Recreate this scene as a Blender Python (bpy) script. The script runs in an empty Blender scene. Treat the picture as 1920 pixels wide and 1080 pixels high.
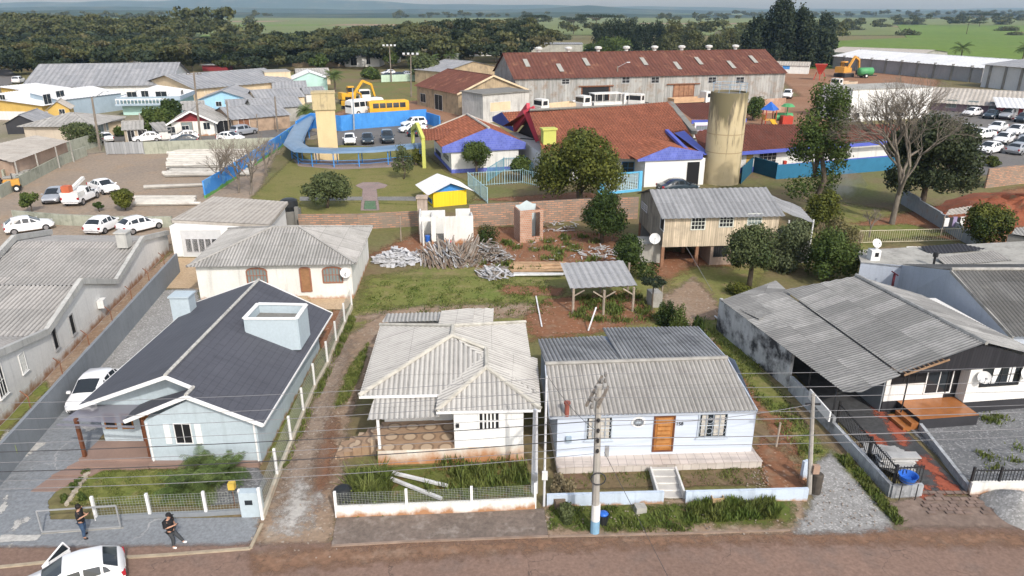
import bpy,bmesh,math,random
import numpy as np
from mathutils import Vector,Matrix
SC=bpy.context.scene
COL=SC.collection
rnd=random.Random(7)
R=math.radians
# ------------------------------------------------------------------ camera, sky, sun
CAMH,FPX=22.0,1356.0
PITCH=math.atan(522/FPX)
cd=bpy.data.cameras.new('camera');cam=bpy.data.objects.new('camera',cd);COL.objects.link(cam)
cd.sensor_width=36;cd.lens=36*FPX/1920;cd.clip_start=.5;cd.clip_end=40000
cam.location=(0,0,CAMH);cam.rotation_euler=(math.pi/2-PITCH,0,0);SC.camera=cam
SUN_EL,SUN_AZ=R(40),math.atan2(.43,-.9)
w=bpy.data.worlds.new('World');SC.world=w;w.use_nodes=True
wn=w.node_tree;bg=wn.nodes['Background']
sky=wn.nodes.new('ShaderNodeTexSky');sky.sky_type='NISHITA';sky.sun_disc=False
sky.sun_elevation=SUN_EL;sky.sun_rotation=SUN_AZ;sky.air_density=1.0;sky.dust_density=2.5;sky.ozone_density=1.0
hs=wn.nodes.new('ShaderNodeHueSaturation');hs.inputs['Saturation'].default_value=.6;wn.links.new(sky.outputs[0],hs.inputs['Color']);wn.links.new(hs.outputs[0],bg.inputs[0]);bg.inputs[1].default_value=.15
sl=bpy.data.lights.new('sun','SUN');sl.energy=2.05;sl.angle=R(1.2);sl.color=(1,.95,.88)
so=bpy.data.objects.new('sun',sl);COL.objects.link(so)
sdir=Vector((math.sin(SUN_AZ)*math.cos(SUN_EL),math.cos(SUN_AZ)*math.cos(SUN_EL),math.sin(SUN_EL)))
so.rotation_euler=sdir.to_track_quat('Z','Y').to_euler()
SC.view_settings.view_transform='Standard';SC.view_settings.look='None'
SC.view_settings.exposure=.66;SC.view_settings.gamma=1
SC.cycles.max_bounces=6;SC.cycles.transparent_max_bounces=24
# ------------------------------------------------------------------ picture point -> place
cp,sp=math.cos(PITCH),math.sin(PITCH)
def ray(px,py):
 u=(px-960)/FPX;v=(540-py)/FPX
 return Vector((u,cp+v*sp,-sp+v*cp))
CAM=Vector((0,0,CAMH))
def W(px,py,z=0.0):
 r=ray(px,py);t=(z-CAMH)/r.z
 return CAM+r*t
def PLN(px,py,a,b,c):
 n=(b-a).cross(c-a);r=ray(px,py)
 return CAM+r*(n.dot(a-CAM)/n.dot(r))
def UZ(px,py,a,b):
 a3=Vector((a[0],a[1],0));d=Vector((b[0]-a[0],b[1]-a[1],0)).normalized()
 n=Vector((d.y,-d.x,0));r=ray(px,py)
 p=CAM+r*(n.dot(a3-CAM)/n.dot(r))
 return(p-a3).dot(d),p.z
def HZ(px,py,base):
 r=ray(px,py);t=base.y/r.y
 return CAMH+r.z*t
 # ------------------------------------------------------------------ objects
def tag(o,label=None,cat=None,group=None,kind=None):
 if label:o['label']=label
 if cat:o['category']=cat
 if group:o['group']=group
 if kind:o['kind']=kind
 return o
def thing(name,label,cat,loc=(0,0,0),group=None,rz=0):
 o=bpy.data.objects.new(name,None);COL.objects.link(o)
 o.empty_display_size=.3
 o.location=loc;o.rotation_euler=(0,0,rz)
 return tag(o,label,cat,group)
def copy_tree(o,parent=None):
 c=o.copy();COL.objects.link(c)
 if parent is not None:c.parent=parent
 for ch in o.children:copy_tree(ch,c)
 return c
def place(o,loc,rz=0,s=1,label=None,group=None,cat=None):
 o.location=loc;o.rotation_euler=(0,0,rz);o.scale=(s,s,s)if not hasattr(s,'__len__')else s
 return tag(o,label,cat,group)
def V3(p,z=None):
 return Vector((p[0],p[1],(p[2]if len(p)>2 else 0)if z is None else z))
class MB:
 def __init__(s):s.v=[];s.f=[];s.u=[];s.g={}
 def poly(s,pts,uv=None):
  i=len(s.v);s.v+=[tuple(p)for p in pts];s.f.append(tuple(range(i,i+len(pts))));s.u.append(uv)
  return s
 def add(s,verts,faces):
  i=len(s.v);s.v+=[tuple(p)for p in verts]
  for f in faces:s.f.append(tuple(i+k for k in f));s.u.append(None)
  return s
 def prism(s,pts,z0,z1,bottom=True):
  n=len(pts);a=sum(pts[i][0]*pts[(i+1)%n][1]-pts[(i+1)%n][0]*pts[i][1]for i in range(n))
  if a<0:pts=pts[::-1]
  zt=z1 if hasattr(z1,'__len__')else[z1]*n
  if a<0:zt=list(zt)[::-1]
  vs=[(p[0],p[1],z0)for p in pts]+[(p[0],p[1],z)for p,z in zip(pts,zt)]
  fs=[(i,(i+1)%n,n+(i+1)%n,n+i)for i in range(n)]+[tuple(range(n,2*n))]
  if bottom:fs.append(tuple(range(n-1,-1,-1)))
  return s.add(vs,fs)
 def box(s,c,d,rz=0,M=None):
  x,y,z=d[0]/2,d[1]/2,d[2]/2;cs,sn=math.cos(rz),math.sin(rz)
  vs=[]
  for k in(-1,1):
   for(i,j)in((-1,-1),(1,-1),(1,1),(-1,1)):
    p=(i*x*cs-j*y*sn,i*x*sn+j*y*cs,k*z)
    if M is not None:p=M@Vector((i*x,j*y,k*z))
    vs.append((c[0]+p[0],c[1]+p[1],c[2]+p[2]))
  return s.add(vs,[(3,2,1,0),(4,5,6,7),(0,1,5,4),(1,2,6,5),(2,3,7,6),(3,0,4,7)])
 def bar(s,a,b,w,h=None):
  a,b=V3(a),V3(b);d=b-a;L=d.length
  if L<1e-6:return s
  M=d.to_track_quat('X','Z').to_matrix()
  return s.box((a+b)/2,(L,w,h or w),M=M)
 def wall(s,a,b,t,z0,z1,off=0):
  d=Vector((b[0]-a[0],b[1]-a[1]));d.normalize();n=Vector((d.y,-d.x))
  o=n*off;h=n*(t/2)
  pts=[(a[0]+o.x+h.x,a[1]+o.y+h.y),(b[0]+o.x+h.x,b[1]+o.y+h.y),(b[0]+o.x-h.x,b[1]+o.y-h.y),(a[0]+o.x-h.x,a[1]+o.y-h.y)]
  return s.prism(pts,z0,z1)
 def tube(s,pts,r,n=6,cap=True):
  pts=[V3(p)for p in pts];m=len(pts);rs=r if hasattr(r,'__len__')else[r]*m
  base=len(s.v);prev=None
  for i,p in enumerate(pts):
   d=(pts[min(i+1,m-1)]-pts[max(i-1,0)])
   if d.length<1e-9:d=Vector((0,0,1))
   d.normalize()
   x=(prev-d*prev.dot(d))if prev is not None else(Vector((1,0,0))if abs(d.x)<.8 else Vector((0,1,0)))
   x=x-d*x.dot(d);x.normalize();prev=x;y=d.cross(x)
   for k in range(n):
    t=2*math.pi*k/n;q=p+(x*math.cos(t)+y*math.sin(t))*rs[i];s.v.append(tuple(q))
  for i in range(m-1):
   for k in range(n):
    a=base+i*n+k;b=base+i*n+(k+1)%n
    s.f.append((a,b,b+n,a+n));s.u.append(None)
  if cap:
   s.f.append(tuple(base+k for k in range(n-1,-1,-1)));s.u.append(None)
   s.f.append(tuple(base+(m-1)*n+k for k in range(n)));s.u.append(None)
  return s
 def lathe(s,c,prof,n=16):
  base=len(s.v)
  for(r,z)in prof:
   for k in range(n):
    t=2*math.pi*k/n;s.v.append((c[0]+r*math.cos(t),c[1]+r*math.sin(t),c[2]+z))
  for i in range(len(prof)-1):
   for k in range(n):
    a=base+i*n+k;b=base+i*n+(k+1)%n
    s.f.append((a,b,b+n,a+n));s.u.append(None)
  s.f.append(tuple(base+(len(prof)-1)*n+k for k in range(n)));s.u.append(None)
  s.f.append(tuple(base+k for k in range(n-1,-1,-1)));s.u.append(None)
  return s
 def corr(s,pts,pitch=.2,amp=.025,down=None,n=4,lift=0):
  pts=[V3(p)for p in pts];c=sum(pts,Vector())/len(pts);N=Vector()
  for i in range(len(pts)):N+=(pts[i]-c).cross(pts[(i+1)%len(pts)]-c)
  N.normalize()
  if N.z<0:N=-N
  d=Vector(down)if down is not None else Vector((0,0,-1))
  d=d-N*d.dot(N)
  if d.length<.03:d=Vector((0,-1,0))
  d.normalize();a=N.cross(d)
  q=[((p-c).dot(a),(p-c).dot(d))for p in pts]
  lo,hi=min(p[0]for p in q),max(p[0]for p in q)
  st=pitch/n;xs=[lo+1e-4]+[x for x in np.arange(math.ceil(lo/st)*st,hi,st)if lo+1e-3<x<hi-1e-3]+[hi-1e-4]
  prev=None
  for x in xs:
   ys=[]
   for i in range(len(q)):
    (x0,y0),(x1,y1)=q[i],q[(i+1)%len(q)]
    if(x0-x)*(x1-x)<=0 and abs(x1-x0)>1e-9:ys.append(y0+(y1-y0)*(x-x0)/(x1-x0))
   if len(ys)<2:continue
   y0,y1=min(ys),max(ys);h=N*(amp*math.sin(2*math.pi*x/pitch)+lift)
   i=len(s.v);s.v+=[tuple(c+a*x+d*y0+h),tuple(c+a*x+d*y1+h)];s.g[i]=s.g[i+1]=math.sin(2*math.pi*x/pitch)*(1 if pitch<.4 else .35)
   if prev is not None:
    pi,px_,py0,py1=prev
    s.f.append((pi,pi+1,i+1,i));s.u.append(((px_,py0),(px_,py1),(x,y1),(x,y0)))
   prev=(i,x,y0,y1)
  return s
 def build(s,name,mat,parent=None,smooth=False):
  if parent is not None:
   r=parent
   while r.parent:r=r.parent
   l=r.location if not r.get('_local')else Vector((0,0,0))
  else:l=Vector((0,0,0))
  me=bpy.data.meshes.new(name)
  me.from_pydata([(v[0]-l[0],v[1]-l[1],v[2]-l[2])for v in s.v],[],s.f)
  if any(u is not None for u in s.u):
   uv=me.uv_layers.new(name='uv');k=0
   for f,u in zip(s.f,s.u):
    for j in range(len(f)):
     if u is not None:uv.data[k].uv=u[j]
     k+=1
  if s.g:
   at=me.attributes.new('g','FLOAT','POINT')
   at.data.foreach_set('value',[s.g.get(k,0)for k in range(len(s.v))])
  me.materials.append(mat)
  if smooth:me.polygons.foreach_set('use_smooth',[True]*len(me.polygons))
  me.update()
  o=bpy.data.objects.new(name,me);COL.objects.link(o)
  if parent is not None:o.parent=parent
  return o
 def solo(s,name,mat,label,cat,group=None,smooth=False,kind=None):
  c=Vector((sum(v[0]for v in s.v)/len(s.v),sum(v[1]for v in s.v)/len(s.v),min(v[2]for v in s.v)))
  s.v=[(v[0]-c.x,v[1]-c.y,v[2]-c.z)for v in s.v]
  o=s.build(name,mat,None,smooth);o.location=c
  return tag(o,label,cat,group,kind)
def struct(mb,name,mat):
 return tag(mb.build(name,mat),kind='structure')
def local(t):t['_local']=1;return t
def quads(name,mat,cen,nrm,size,parent=None,asp=1.0,loc=None):
 n=len(cen);rg=np.random.default_rng(n+len(name))
 nrm=nrm/np.maximum(np.linalg.norm(nrm,axis=1,keepdims=True),1e-6)
 t=rg.normal(size=(n,3));t-=nrm*np.sum(t*nrm,1,keepdims=True);t/=np.maximum(np.linalg.norm(t,axis=1,keepdims=True),1e-6)
 b=np.cross(nrm,t);sz=np.asarray(size).reshape(-1,1)*.5
 v=np.stack([cen-t*sz*asp*.9,cen-b*sz,cen+t*sz*asp*1.1,cen+b*sz],1).reshape(-1,3)
 if loc is not None:v=v-np.array(loc)
 return rawquads(name,mat,v,parent)
def rawquads(name,mat,v,parent=None):
 me=bpy.data.meshes.new(name);n=len(v)//4
 me.vertices.add(4*n);me.vertices.foreach_set('co',v.astype(np.float32).ravel())
 me.loops.add(4*n);me.loops.foreach_set('vertex_index',np.arange(4*n,dtype=np.int32))
 me.polygons.add(n);me.polygons.foreach_set('loop_start',np.arange(0,4*n,4,dtype=np.int32))
 me.polygons.foreach_set('loop_total',np.full(n,4,dtype=np.int32))
 me.update(calc_edges=True);me.materials.append(mat)
 o=bpy.data.objects.new(name,me);COL.objects.link(o)
 if parent is not None:o.parent=parent
 return o
 # ------------------------------------------------------------------ materials
MATS={}
class NT:
 def __init__(s,name):
  s.m=bpy.data.materials.new(name);s.m.use_nodes=True;s.t=s.m.node_tree
  s.b=s.t.nodes['Principled BSDF'];s.out=s.t.nodes['Material Output']
 def n(s,ty,**k):
  x=s.t.nodes.new(ty)
  for a,b in k.items():setattr(x,a,b)
  return x
 def l(s,a,b):s.t.links.new(a,b)
 def pos(s,scale=(1,1,1),uv=False,obj=False):
  if uv:o=s.n('ShaderNodeUVMap').outputs[0]
  elif obj:o=s.n('ShaderNodeTexCoord').outputs['Object']
  else:o=s.n('ShaderNodeNewGeometry').outputs['Position']
  if tuple(scale)==(1,1,1):return o
  mp=s.n('ShaderNodeMapping');mp.inputs['Scale'].default_value=scale;s.l(o,mp.inputs[0]);return mp.outputs[0]
 def noise(s,sc,vec,det=4,rough=.6,dist=0):
  x=s.n('ShaderNodeTexNoise');x.inputs['Scale'].default_value=sc;x.inputs['Detail'].default_value=det
  x.inputs['Roughness'].default_value=rough;x.inputs['Distortion'].default_value=dist
  s.l(vec,x.inputs['Vector']);return x.outputs['Fac']
 def ramp(s,fac,lo,hi):
  x=s.n('ShaderNodeMapRange');x.inputs[1].default_value=lo;x.inputs[2].default_value=hi;s.l(fac,x.inputs[0]);return x.outputs[0]
 def mix(s,fac,a,b,bt='MIX'):
  x=s.n('ShaderNodeMix',data_type='RGBA',blend_type=bt)
  for k,q in((0,fac),(6,a),(7,b)):
   if hasattr(q,'is_output'):s.l(q,x.inputs[k])
   elif k==0:x.inputs[0].default_value=q
   else:x.inputs[k].default_value=(*q[:3],1)
  return x.outputs[2]
 def math(s,op,a,b=None):
  x=s.n('ShaderNodeMath',operation=op)
  for k,q in((0,a),(1,b)):
   if q is None:continue
   if hasattr(q,'is_output'):s.l(q,x.inputs[k])
   else:x.inputs[k].default_value=q
  return x.outputs[0]
 def col(s,c):s.l(c,s.b.inputs['Base Color'])
 def bump(s,h,st=.3,dist=.03):
  x=s.n('ShaderNodeBump');x.inputs['Strength'].default_value=st;x.inputs['Distance'].default_value=dist
  s.l(h,x.inputs['Height']);s.l(x.outputs[0],s.b.inputs['Normal'])
 def set(s,rough=.8,spec=.3,metal=0):
  s.b.inputs['Roughness'].default_value=rough;s.b.inputs['Specular IOR Level'].default_value=spec;s.b.inputs['Metallic'].default_value=metal
def sc3(c,k):return tuple(min(1,x*k)for x in c)
def M(key,col,var=.12,scale=.8,rough=.8,streak=0,dirt=None,dlo=.55,dhi=.75,dsc=.6,bump=0,metal=0,spec=.3,splash=None,fine=.06,objrand=0):
 if key in MATS:return MATS[key]
 s=NT(key);p=s.pos();f=s.noise(scale,p,5)
 c=s.mix(s.ramp(f,.3,.7),sc3(col,1-var),sc3(col,1+var))
 if fine:c=s.mix(s.ramp(s.noise(scale*14,p,3),.25,.75),c,s.mix(1.0,c,(1-fine*2,)*3,'MULTIPLY'))
 if streak:
  g=s.noise(1.0,s.pos((3.2,3.2,.22)),4);c=s.mix(s.ramp(g,.52,.75),c,s.mix(1.0,c,(1-streak,)*3,'MULTIPLY'))
 if dirt:c=s.mix(s.ramp(s.noise(dsc,p,6,.65),dlo,dhi),c,dirt)
 if splash:
  sep=s.n('ShaderNodeSeparateXYZ');s.l(p,sep.inputs[0])
  k=s.math('SUBTRACT',s.noise(1.6,s.pos((1,1,.6)),5),s.math('MULTIPLY',sep.outputs[2],splash[1]))
  c=s.mix(s.ramp(k,splash[2]if len(splash)>2 else .12,.42),c,splash[0])
 if objrand:
  oi=s.n('ShaderNodeObjectInfo');hsv=s.n('ShaderNodeHueSaturation');s.l(s.math('ADD',s.math('MULTIPLY',oi.outputs['Random'],objrand*2),1-objrand),hsv.inputs['Value']);s.l(c,hsv.inputs['Color']);c=hsv.outputs[0]
 s.col(c);s.set(rough,spec,metal)
 if bump:s.bump(s.noise(scale*12,p,4),bump,.02)
 MATS[key]=s.m;return s.m
def M_roof(key,c1,c2,bw=1.1,rh=1.8,var=.18,vd=.42,moss=None,seam=(.5,.5,.5),rough=.9,msc=.7,off=.0,speck=.1,mlo=.5,mhi=.75,gap=.012):
 """sheet roofing: patches of single sheets, seams, lichen"""
 if key in MATS:return MATS[key]
 s=NT(key);uv=s.pos(uv=True)
 br=s.n('ShaderNodeTexBrick');br.offset=off;br.inputs['Scale'].default_value=1;br.inputs['Brick Width'].default_value=bw;br.inputs['Row Height'].default_value=rh
 br.inputs['Mortar Size'].default_value=gap;br.inputs['Mortar Smooth'].default_value=.3;br.inputs['Bias'].default_value=0
 br.inputs['Color1'].default_value=(*c1,1);br.inputs['Color2'].default_value=(*c2,1);br.inputs['Mortar'].default_value=(c1[0]*seam[0],c1[1]*seam[1],c1[2]*seam[2],1)
 s.l(uv,br.inputs['Vector']);p=s.pos()
 c=s.mix(s.ramp(s.noise(.5,p,5),.3,.7),s.mix(1.,br.outputs[0],(1-var,)*3,'MULTIPLY'),br.outputs[0])
 c=s.mix(s.ramp(s.noise(9,p,3,.7),.35,.75),c,s.mix(1.,c,(1-speck*2,)*3,'MULTIPLY'))
 st=s.n('ShaderNodeMapping');st.inputs['Scale'].default_value=(3.5,.25,1);s.l(uv,st.inputs[0])
 c=s.mix(s.ramp(s.noise(1,st.outputs[0],4),.5,.8),c,s.mix(1.,c,(.72,.72,.72),'MULTIPLY'))
 if moss:c=s.mix(s.ramp(s.noise(msc,p,6,.7),mlo,mhi),c,moss)
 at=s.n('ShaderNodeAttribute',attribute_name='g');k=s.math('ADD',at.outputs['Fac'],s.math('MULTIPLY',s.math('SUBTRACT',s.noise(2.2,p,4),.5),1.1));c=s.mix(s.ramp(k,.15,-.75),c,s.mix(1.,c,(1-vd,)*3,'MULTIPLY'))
 s.col(c);s.set(rough,.2);MATS[key]=s.m;return s.m
def M_brickwall(key,c1,c2,mortar,bw=.3,rh=.2,ms=.02,rough=.9,dirt=None,zs=1.0,dlo=.5,dhi=.7,fresh=None):
 if key in MATS:return MATS[key]
 s=NT(key);p=s.pos();sep=s.n('ShaderNodeSeparateXYZ');s.l(p,sep.inputs[0])
 cb=s.n('ShaderNodeCombineXYZ');s.l(s.math('ADD',sep.outputs[0],sep.outputs[1]),cb.inputs[0]);s.l(sep.outputs[2],cb.inputs[1])
 br=s.n('ShaderNodeTexBrick');br.inputs['Scale'].default_value=1;br.inputs['Brick Width'].default_value=bw;br.inputs['Row Height'].default_value=rh
 br.inputs['Mortar Size'].default_value=ms;br.inputs['Color1'].default_value=(*c1,1);br.inputs['Color2'].default_value=(*c2,1);br.inputs['Mortar'].default_value=(*mortar,1)
 s.l(cb.outputs[0],br.inputs['Vector'])
 c=s.mix(s.ramp(s.noise(.9,p,5),.3,.7),s.mix(1.,br.outputs[0],(.72,)*3,'MULTIPLY'),br.outputs[0])
 if dirt:c=s.mix(s.ramp(s.noise(.45,p,6,.65),dlo,dhi),c,dirt)
 s.col(c);s.set(rough,.2);s.bump(br.outputs[1],-.4,.02);MATS[key]=s.m;return s.m
def M_boards(key,col,pitch=.2,axis='xy',gapcol=.55,streak=.35,var=.2,dirt=None,horiz=False):
 if key in MATS:return MATS[key]
 s=NT(key);p=s.pos();sep=s.n('ShaderNodeSeparateXYZ');s.l(p,sep.inputs[0])
 q=sep.outputs[2]if horiz else s.math('ADD',sep.outputs[0],s.math('MULTIPLY',sep.outputs[1],.97))
 fr=s.math('FRACT',s.math('DIVIDE',q,pitch));cell=s.math('FLOOR',s.math('DIVIDE',q,pitch))
 wn_=s.n('ShaderNodeTexWhiteNoise',noise_dimensions='1D');s.l(cell,wn_.inputs['W'])
 c=s.mix(wn_.outputs[0],sc3(col,1-var),sc3(col,1+var*.6))
 g=s.noise(1.0,s.pos((4,4,.25)if not horiz else(.3,.3,4)),5);c=s.mix(s.ramp(g,.45,.75),c,s.mix(1.,c,(1-streak,)*3,'MULTIPLY'))
 if dirt:c=s.mix(s.ramp(s.noise(.7,p,6),.5,.72),c,dirt)
 c=s.mix(s.math('LESS_THAN',fr,.1),c,s.mix(1.,c,(gapcol,)*3,'MULTIPLY'))
 s.col(c);s.set(.85,.2);MATS[key]=s.m;return s.m
def M_leaf(key,c1,c2,sc=.5,trans=.25,c3=None):
 if key in MATS:return MATS[key]
 s=NT(key);p=s.pos()
 c=s.mix(s.ramp(s.noise(sc,p,3),.35,.65),c1,c2)
 g=s.n('ShaderNodeNewGeometry');c=s.mix(s.ramp(g.outputs['Random Per Island'],0,1),s.mix(1.,c,(.55,)*3,'MULTIPLY'),s.mix(1.,c,(1.35,)*3,'MULTIPLY'))
 oi=s.n('ShaderNodeObjectInfo');c=s.mix(s.math('MULTIPLY',oi.outputs['Random'],.35),c,c3 or c2)
 s.col(c);s.set(.7,.25)
 tr=s.n('ShaderNodeBsdfTranslucent');s.l(c,tr.inputs[0]);mx=s.n('ShaderNodeMixShader');mx.inputs[0].default_value=trans
 s.l(s.b.outputs[0],mx.inputs[1]);s.l(tr.outputs[0],mx.inputs[2]);s.l(mx.outputs[0],s.out.inputs[0]);MATS[key]=s.m;return s.m
def M_ground(key,cols,sc=(.15,.6,3),thr=(.45,.6),rough=.95,bump=.25,grit=None,feather=True,noise_k=.7,soft=.2,cracks=None,spec=.15):
 """ground cover in two or three tones; feather: ragged rim from the mesh's 'a' attribute"""
 if key in MATS:return MATS[key]
 s=NT(key);p=s.pos()
 n1=s.noise(sc[0],p,6,.65,.4);n2=s.noise(sc[1],p,6,.65);n3=s.noise(sc[2],p,4,.7)
 c=s.mix(s.ramp(n1,thr[0]-.08,thr[1]+.05),cols[0],cols[1])
 if len(cols)>2:c=s.mix(s.ramp(n2,.52,.68),c,cols[2])
 c=s.mix(s.ramp(n3,.3,.75),s.mix(1.,c,(.7,)*3,'MULTIPLY'),s.mix(1.,c,(1.18,)*3,'MULTIPLY'))
 if grit:
  vo=s.n('ShaderNodeTexVoronoi');vo.inputs['Scale'].default_value=grit[0];s.l(p,vo.inputs['Vector'])
  g=s.n('ShaderNodeSeparateColor');s.l(vo.outputs['Color'],g.inputs[0]);c=s.mix(s.ramp(g.outputs[0],grit[1],1),c,grit[2])
 if cracks:
  vo=s.n('ShaderNodeTexVoronoi',feature='DISTANCE_TO_EDGE');vo.inputs['Scale'].default_value=cracks[0]
  ad=s.n('ShaderNodeVectorMath',operation='ADD');nz=s.n('ShaderNodeTexNoise');nz.inputs['Scale'].default_value=.8;nz.inputs['Detail'].default_value=5
  s.l(p,nz.inputs['Vector']);s.l(p,ad.inputs[0]);sv=s.n('ShaderNodeVectorMath',operation='SCALE');sv.inputs['Scale'].default_value=2.2;s.l(nz.outputs['Color'],sv.inputs[0]);s.l(sv.outputs[0],ad.inputs[1])
  s.l(ad.outputs[0],vo.inputs['Vector'])
  k=s.math('MULTIPLY',s.math('LESS_THAN',vo.outputs[0],cracks[1]),s.ramp(n1,.42,.55));c=s.mix(k,c,cracks[2])
 s.col(c);s.set(rough,spec)
 if bump:s.bump(s.noise(sc[2]*4,p,4,.7),bump,.03)
 if feather:
  at=s.n('ShaderNodeAttribute',attribute_name='a')
  f=s.math('ADD',at.outputs['Fac'],s.math('MULTIPLY',s.math('SUBTRACT',s.noise(1.3,p,8,.8),.5),noise_k*1.5))
  f=s.ramp(f,.5-soft,.5+soft)
  tr=s.n('ShaderNodeBsdfTransparent');mx=s.n('ShaderNodeMixShader');s.l(f,mx.inputs[0]);s.l(tr.outputs[0],mx.inputs[1]);s.l(s.b.outputs[0],mx.inputs[2]);s.l(mx.outputs[0],s.out.inputs[0])
 MATS[key]=s.m;return s.m
LEVEL=[1]
def patch(name,mat,pts,feather=.8,res=None,z=None,kind='structure'):
 """a ground cover sheet over the polygon pts (world xy), its rim fading raggedly"""
 P2=np.array([(p[0],p[1])for p in pts],float);n=len(P2)
 lo=P2.min(0)-feather;hi=P2.max(0)+feather
 if res is None:res=max(.25,min(4,feather*.5,),max(hi-lo)/160)
 nx,ny=int((hi[0]-lo[0])/res)+2,int((hi[1]-lo[1])/res)+2
 X,Y=np.meshgrid(lo[0]+np.arange(nx)*res,lo[1]+np.arange(ny)*res);Q=np.stack([X.ravel(),Y.ravel()],1)
 dist=np.full(len(Q),1e9);ins=np.zeros(len(Q),bool)
 for i in range(n):
  a,b=P2[i],P2[(i+1)%n];d=b-a;t=np.clip(((Q-a)@d)/max(d@d,1e-9),0,1)
  dist=np.minimum(dist,np.linalg.norm(Q-(a+t[:,None]*d),axis=1))
  with np.errstate(divide='ignore',invalid='ignore'):
   c=((a[1]>Q[:,1])!=(b[1]>Q[:,1]))&(Q[:,0]<(b[0]-a[0])*(Q[:,1]-a[1])/(b[1]-a[1]+1e-12)+a[0])
  ins^=c
 al=np.clip(.5+np.where(ins,dist,-dist)/(2*feather),0,1)
 idx=np.arange(nx*ny).reshape(ny,nx)
 q=np.stack([idx[:-1,:-1],idx[:-1,1:],idx[1:,1:],idx[1:,:-1]],-1).reshape(-1,4)
 q=q[(al[q].max(1)>.02)]
 if z is None:z=.002*LEVEL[0];LEVEL[0]+=1
 us=np.unique(q);mp=np.full(nx*ny,-1);mp[us]=np.arange(len(us))
 me=bpy.data.meshes.new(name);me.from_pydata([(x,y,z)for x,y in Q[us]],[],mp[q].tolist())
 at=me.attributes.new('a','FLOAT','POINT');at.data.foreach_set('value',al[us].astype(np.float32))
 me.materials.append(mat);o=bpy.data.objects.new(name,me);COL.objects.link(o)
 return tag(o,kind=kind)
def PP(*pts):return[W(p[0],p[1],p[2]if len(p)>2 else 0)for p in pts]
# ------------------------------------------------------------------ palette
WHITE=M('white_paint',(.68,.68,.66),.07,.7,.7,streak=.2)
WHITEB=M('white_bright',(.74,.74,.73),.03,1,.6,fine=.02)
WHITEDIRT=M('white_wall_aged',(.72,.71,.67),.08,.6,.85,streak=.25,splash=((.36,.19,.1),.9,.16))
CREAM=M('cream_wall',(.62,.5,.34),.1,.5,.85,streak=.2)
GREYWALL=M('grey_render',(.22,.24,.26),.1,.5,.85,streak=.15)
CONC=M('concrete',(.36,.35,.32),.18,.7,.9,streak=.3,dirt=(.14,.13,.11),dlo=.55,dhi=.8)
CONCG=M('mossy_concrete',(.36,.37,.30),.2,.6,.92,streak=.4,dirt=(.12,.13,.1),dlo=.52,dhi=.78)
CONCD=M('dark_concrete',(.2,.195,.18),.2,.7,.9,streak=.3)
BLUEGREY=M('blue_grey_paint',(.43,.505,.55),.04,.5,.75,streak=.08)
BLUEGREYS=M('blue_grey_side',(.43,.505,.55),.05,.5,.75,streak=.15,splash=((.3,.2,.13),1.2,.2))
ICE=M('ice_blue_paint',(.6,.67,.77),.05,.5,.75,streak=.15)
ICEB=M_boards('ice_blue_boards',(.53,.59,.685),.18,gapcol=.9,streak=.1,var=.04,horiz=True)
DARK=M('dark_interior',(.012,.012,.014),.1,1,.6)
BLACKM=M('black_metal',(.02,.02,.022),.1,1,.5,spec=.5)
BLACKP=M('black_paint',(.035,.035,.04),.15,1,.6)
GALV=M('galvanised_steel',(.42,.43,.44),.15,2,.5,metal=.4)
WOODBR=M('brown_wood',(.13,.05,.025),.25,3,.5)
WOODOR=M('orange_wood',(.36,.15,.04),.25,4,.45,streak=.3)
WOODDOOR=M('tan_wood',(.30,.16,.08),.2,3,.6)
WOODOLD=M('weathered_wood',(.30,.25,.2),.3,2,.9,objrand=.25)
PLANKW=M('whitewashed_board',(.6,.6,.6),.2,2,.85,objrand=.2)
PLANKT=M('raw_plank',(.42,.28,.17),.25,2,.85,objrand=.3)
RUSTM=M('rusty_metal',(.2,.09,.05),.35,2,.9)
BLUEP=M('bright_blue_paint',(.055,.25,.62),.12,.6,.7,streak=.15,dirt=(.1,.3,.6))
BLUEV=M_brickwall('violet_blue_mosaic',(.11,.14,.5),(.15,.19,.58),(.2,.24,.55),.3,.3,.02)
BLUEFLAT=M('deep_blue_fascia',(.09,.12,.47),.1,.8,.6)
BLUETRANS=M('blue_polycarbonate',(.12,.2,.31),.15,.4,.35,spec=.5)
LIME=M('lime_paint',(.5,.52,.13),.06,.6,.7)
REDP=M('pinkish_red_paint',(.5,.055,.085),.06,.6,.65)
YEL=M('bright_yellow_boards',(.78,.58,.02),.06,.8,.7)
YELHOUSE=M('ochre_paint',(.56,.38,.11),.08,.5,.8,streak=.12)
AQUA=M('pale_aqua_paint',(.42,.62,.57),.08,.5,.8,streak=.1)
SKYB=M('sky_blue_paint',(.32,.55,.74),.08,.5,.8,streak=.12)
STEELB=M('steel_blue_render',(.32,.4,.47),.08,.5,.8,streak=.15)
DKRED=M('dark_red_paint',(.22,.03,.035),.1,.6,.7)
TAN=M('stained_tan_render',(.40,.31,.2),.2,.5,.9,streak=.4,dirt=(.16,.13,.1),dlo=.5,dhi=.75)
GLASS=NT('window_glass');GLASS.b.inputs['Base Color'].default_value=(.02,.025,.03,1);GLASS.set(.08,.6);GLASS=GLASS.m
GLASSL=NT('pale_window_glass');GLASSL.b.inputs['Base Color'].default_value=(.2,.24,.24,1);GLASSL.set(.12,.6);GLASSL=GLASSL.m
CARW=NT('white_car_paint');CARW.b.inputs['Base Color'].default_value=(.78,.78,.79,1);CARW.set(.25,.5);CARW.b.inputs['Coat Weight'].default_value=.5;CARW=CARW.m
CARS=NT('silver_car_paint');CARS.b.inputs['Base Color'].default_value=(.45,.47,.5,1);CARS.set(.3,.5,.5);CARS=CARS.m
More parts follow.
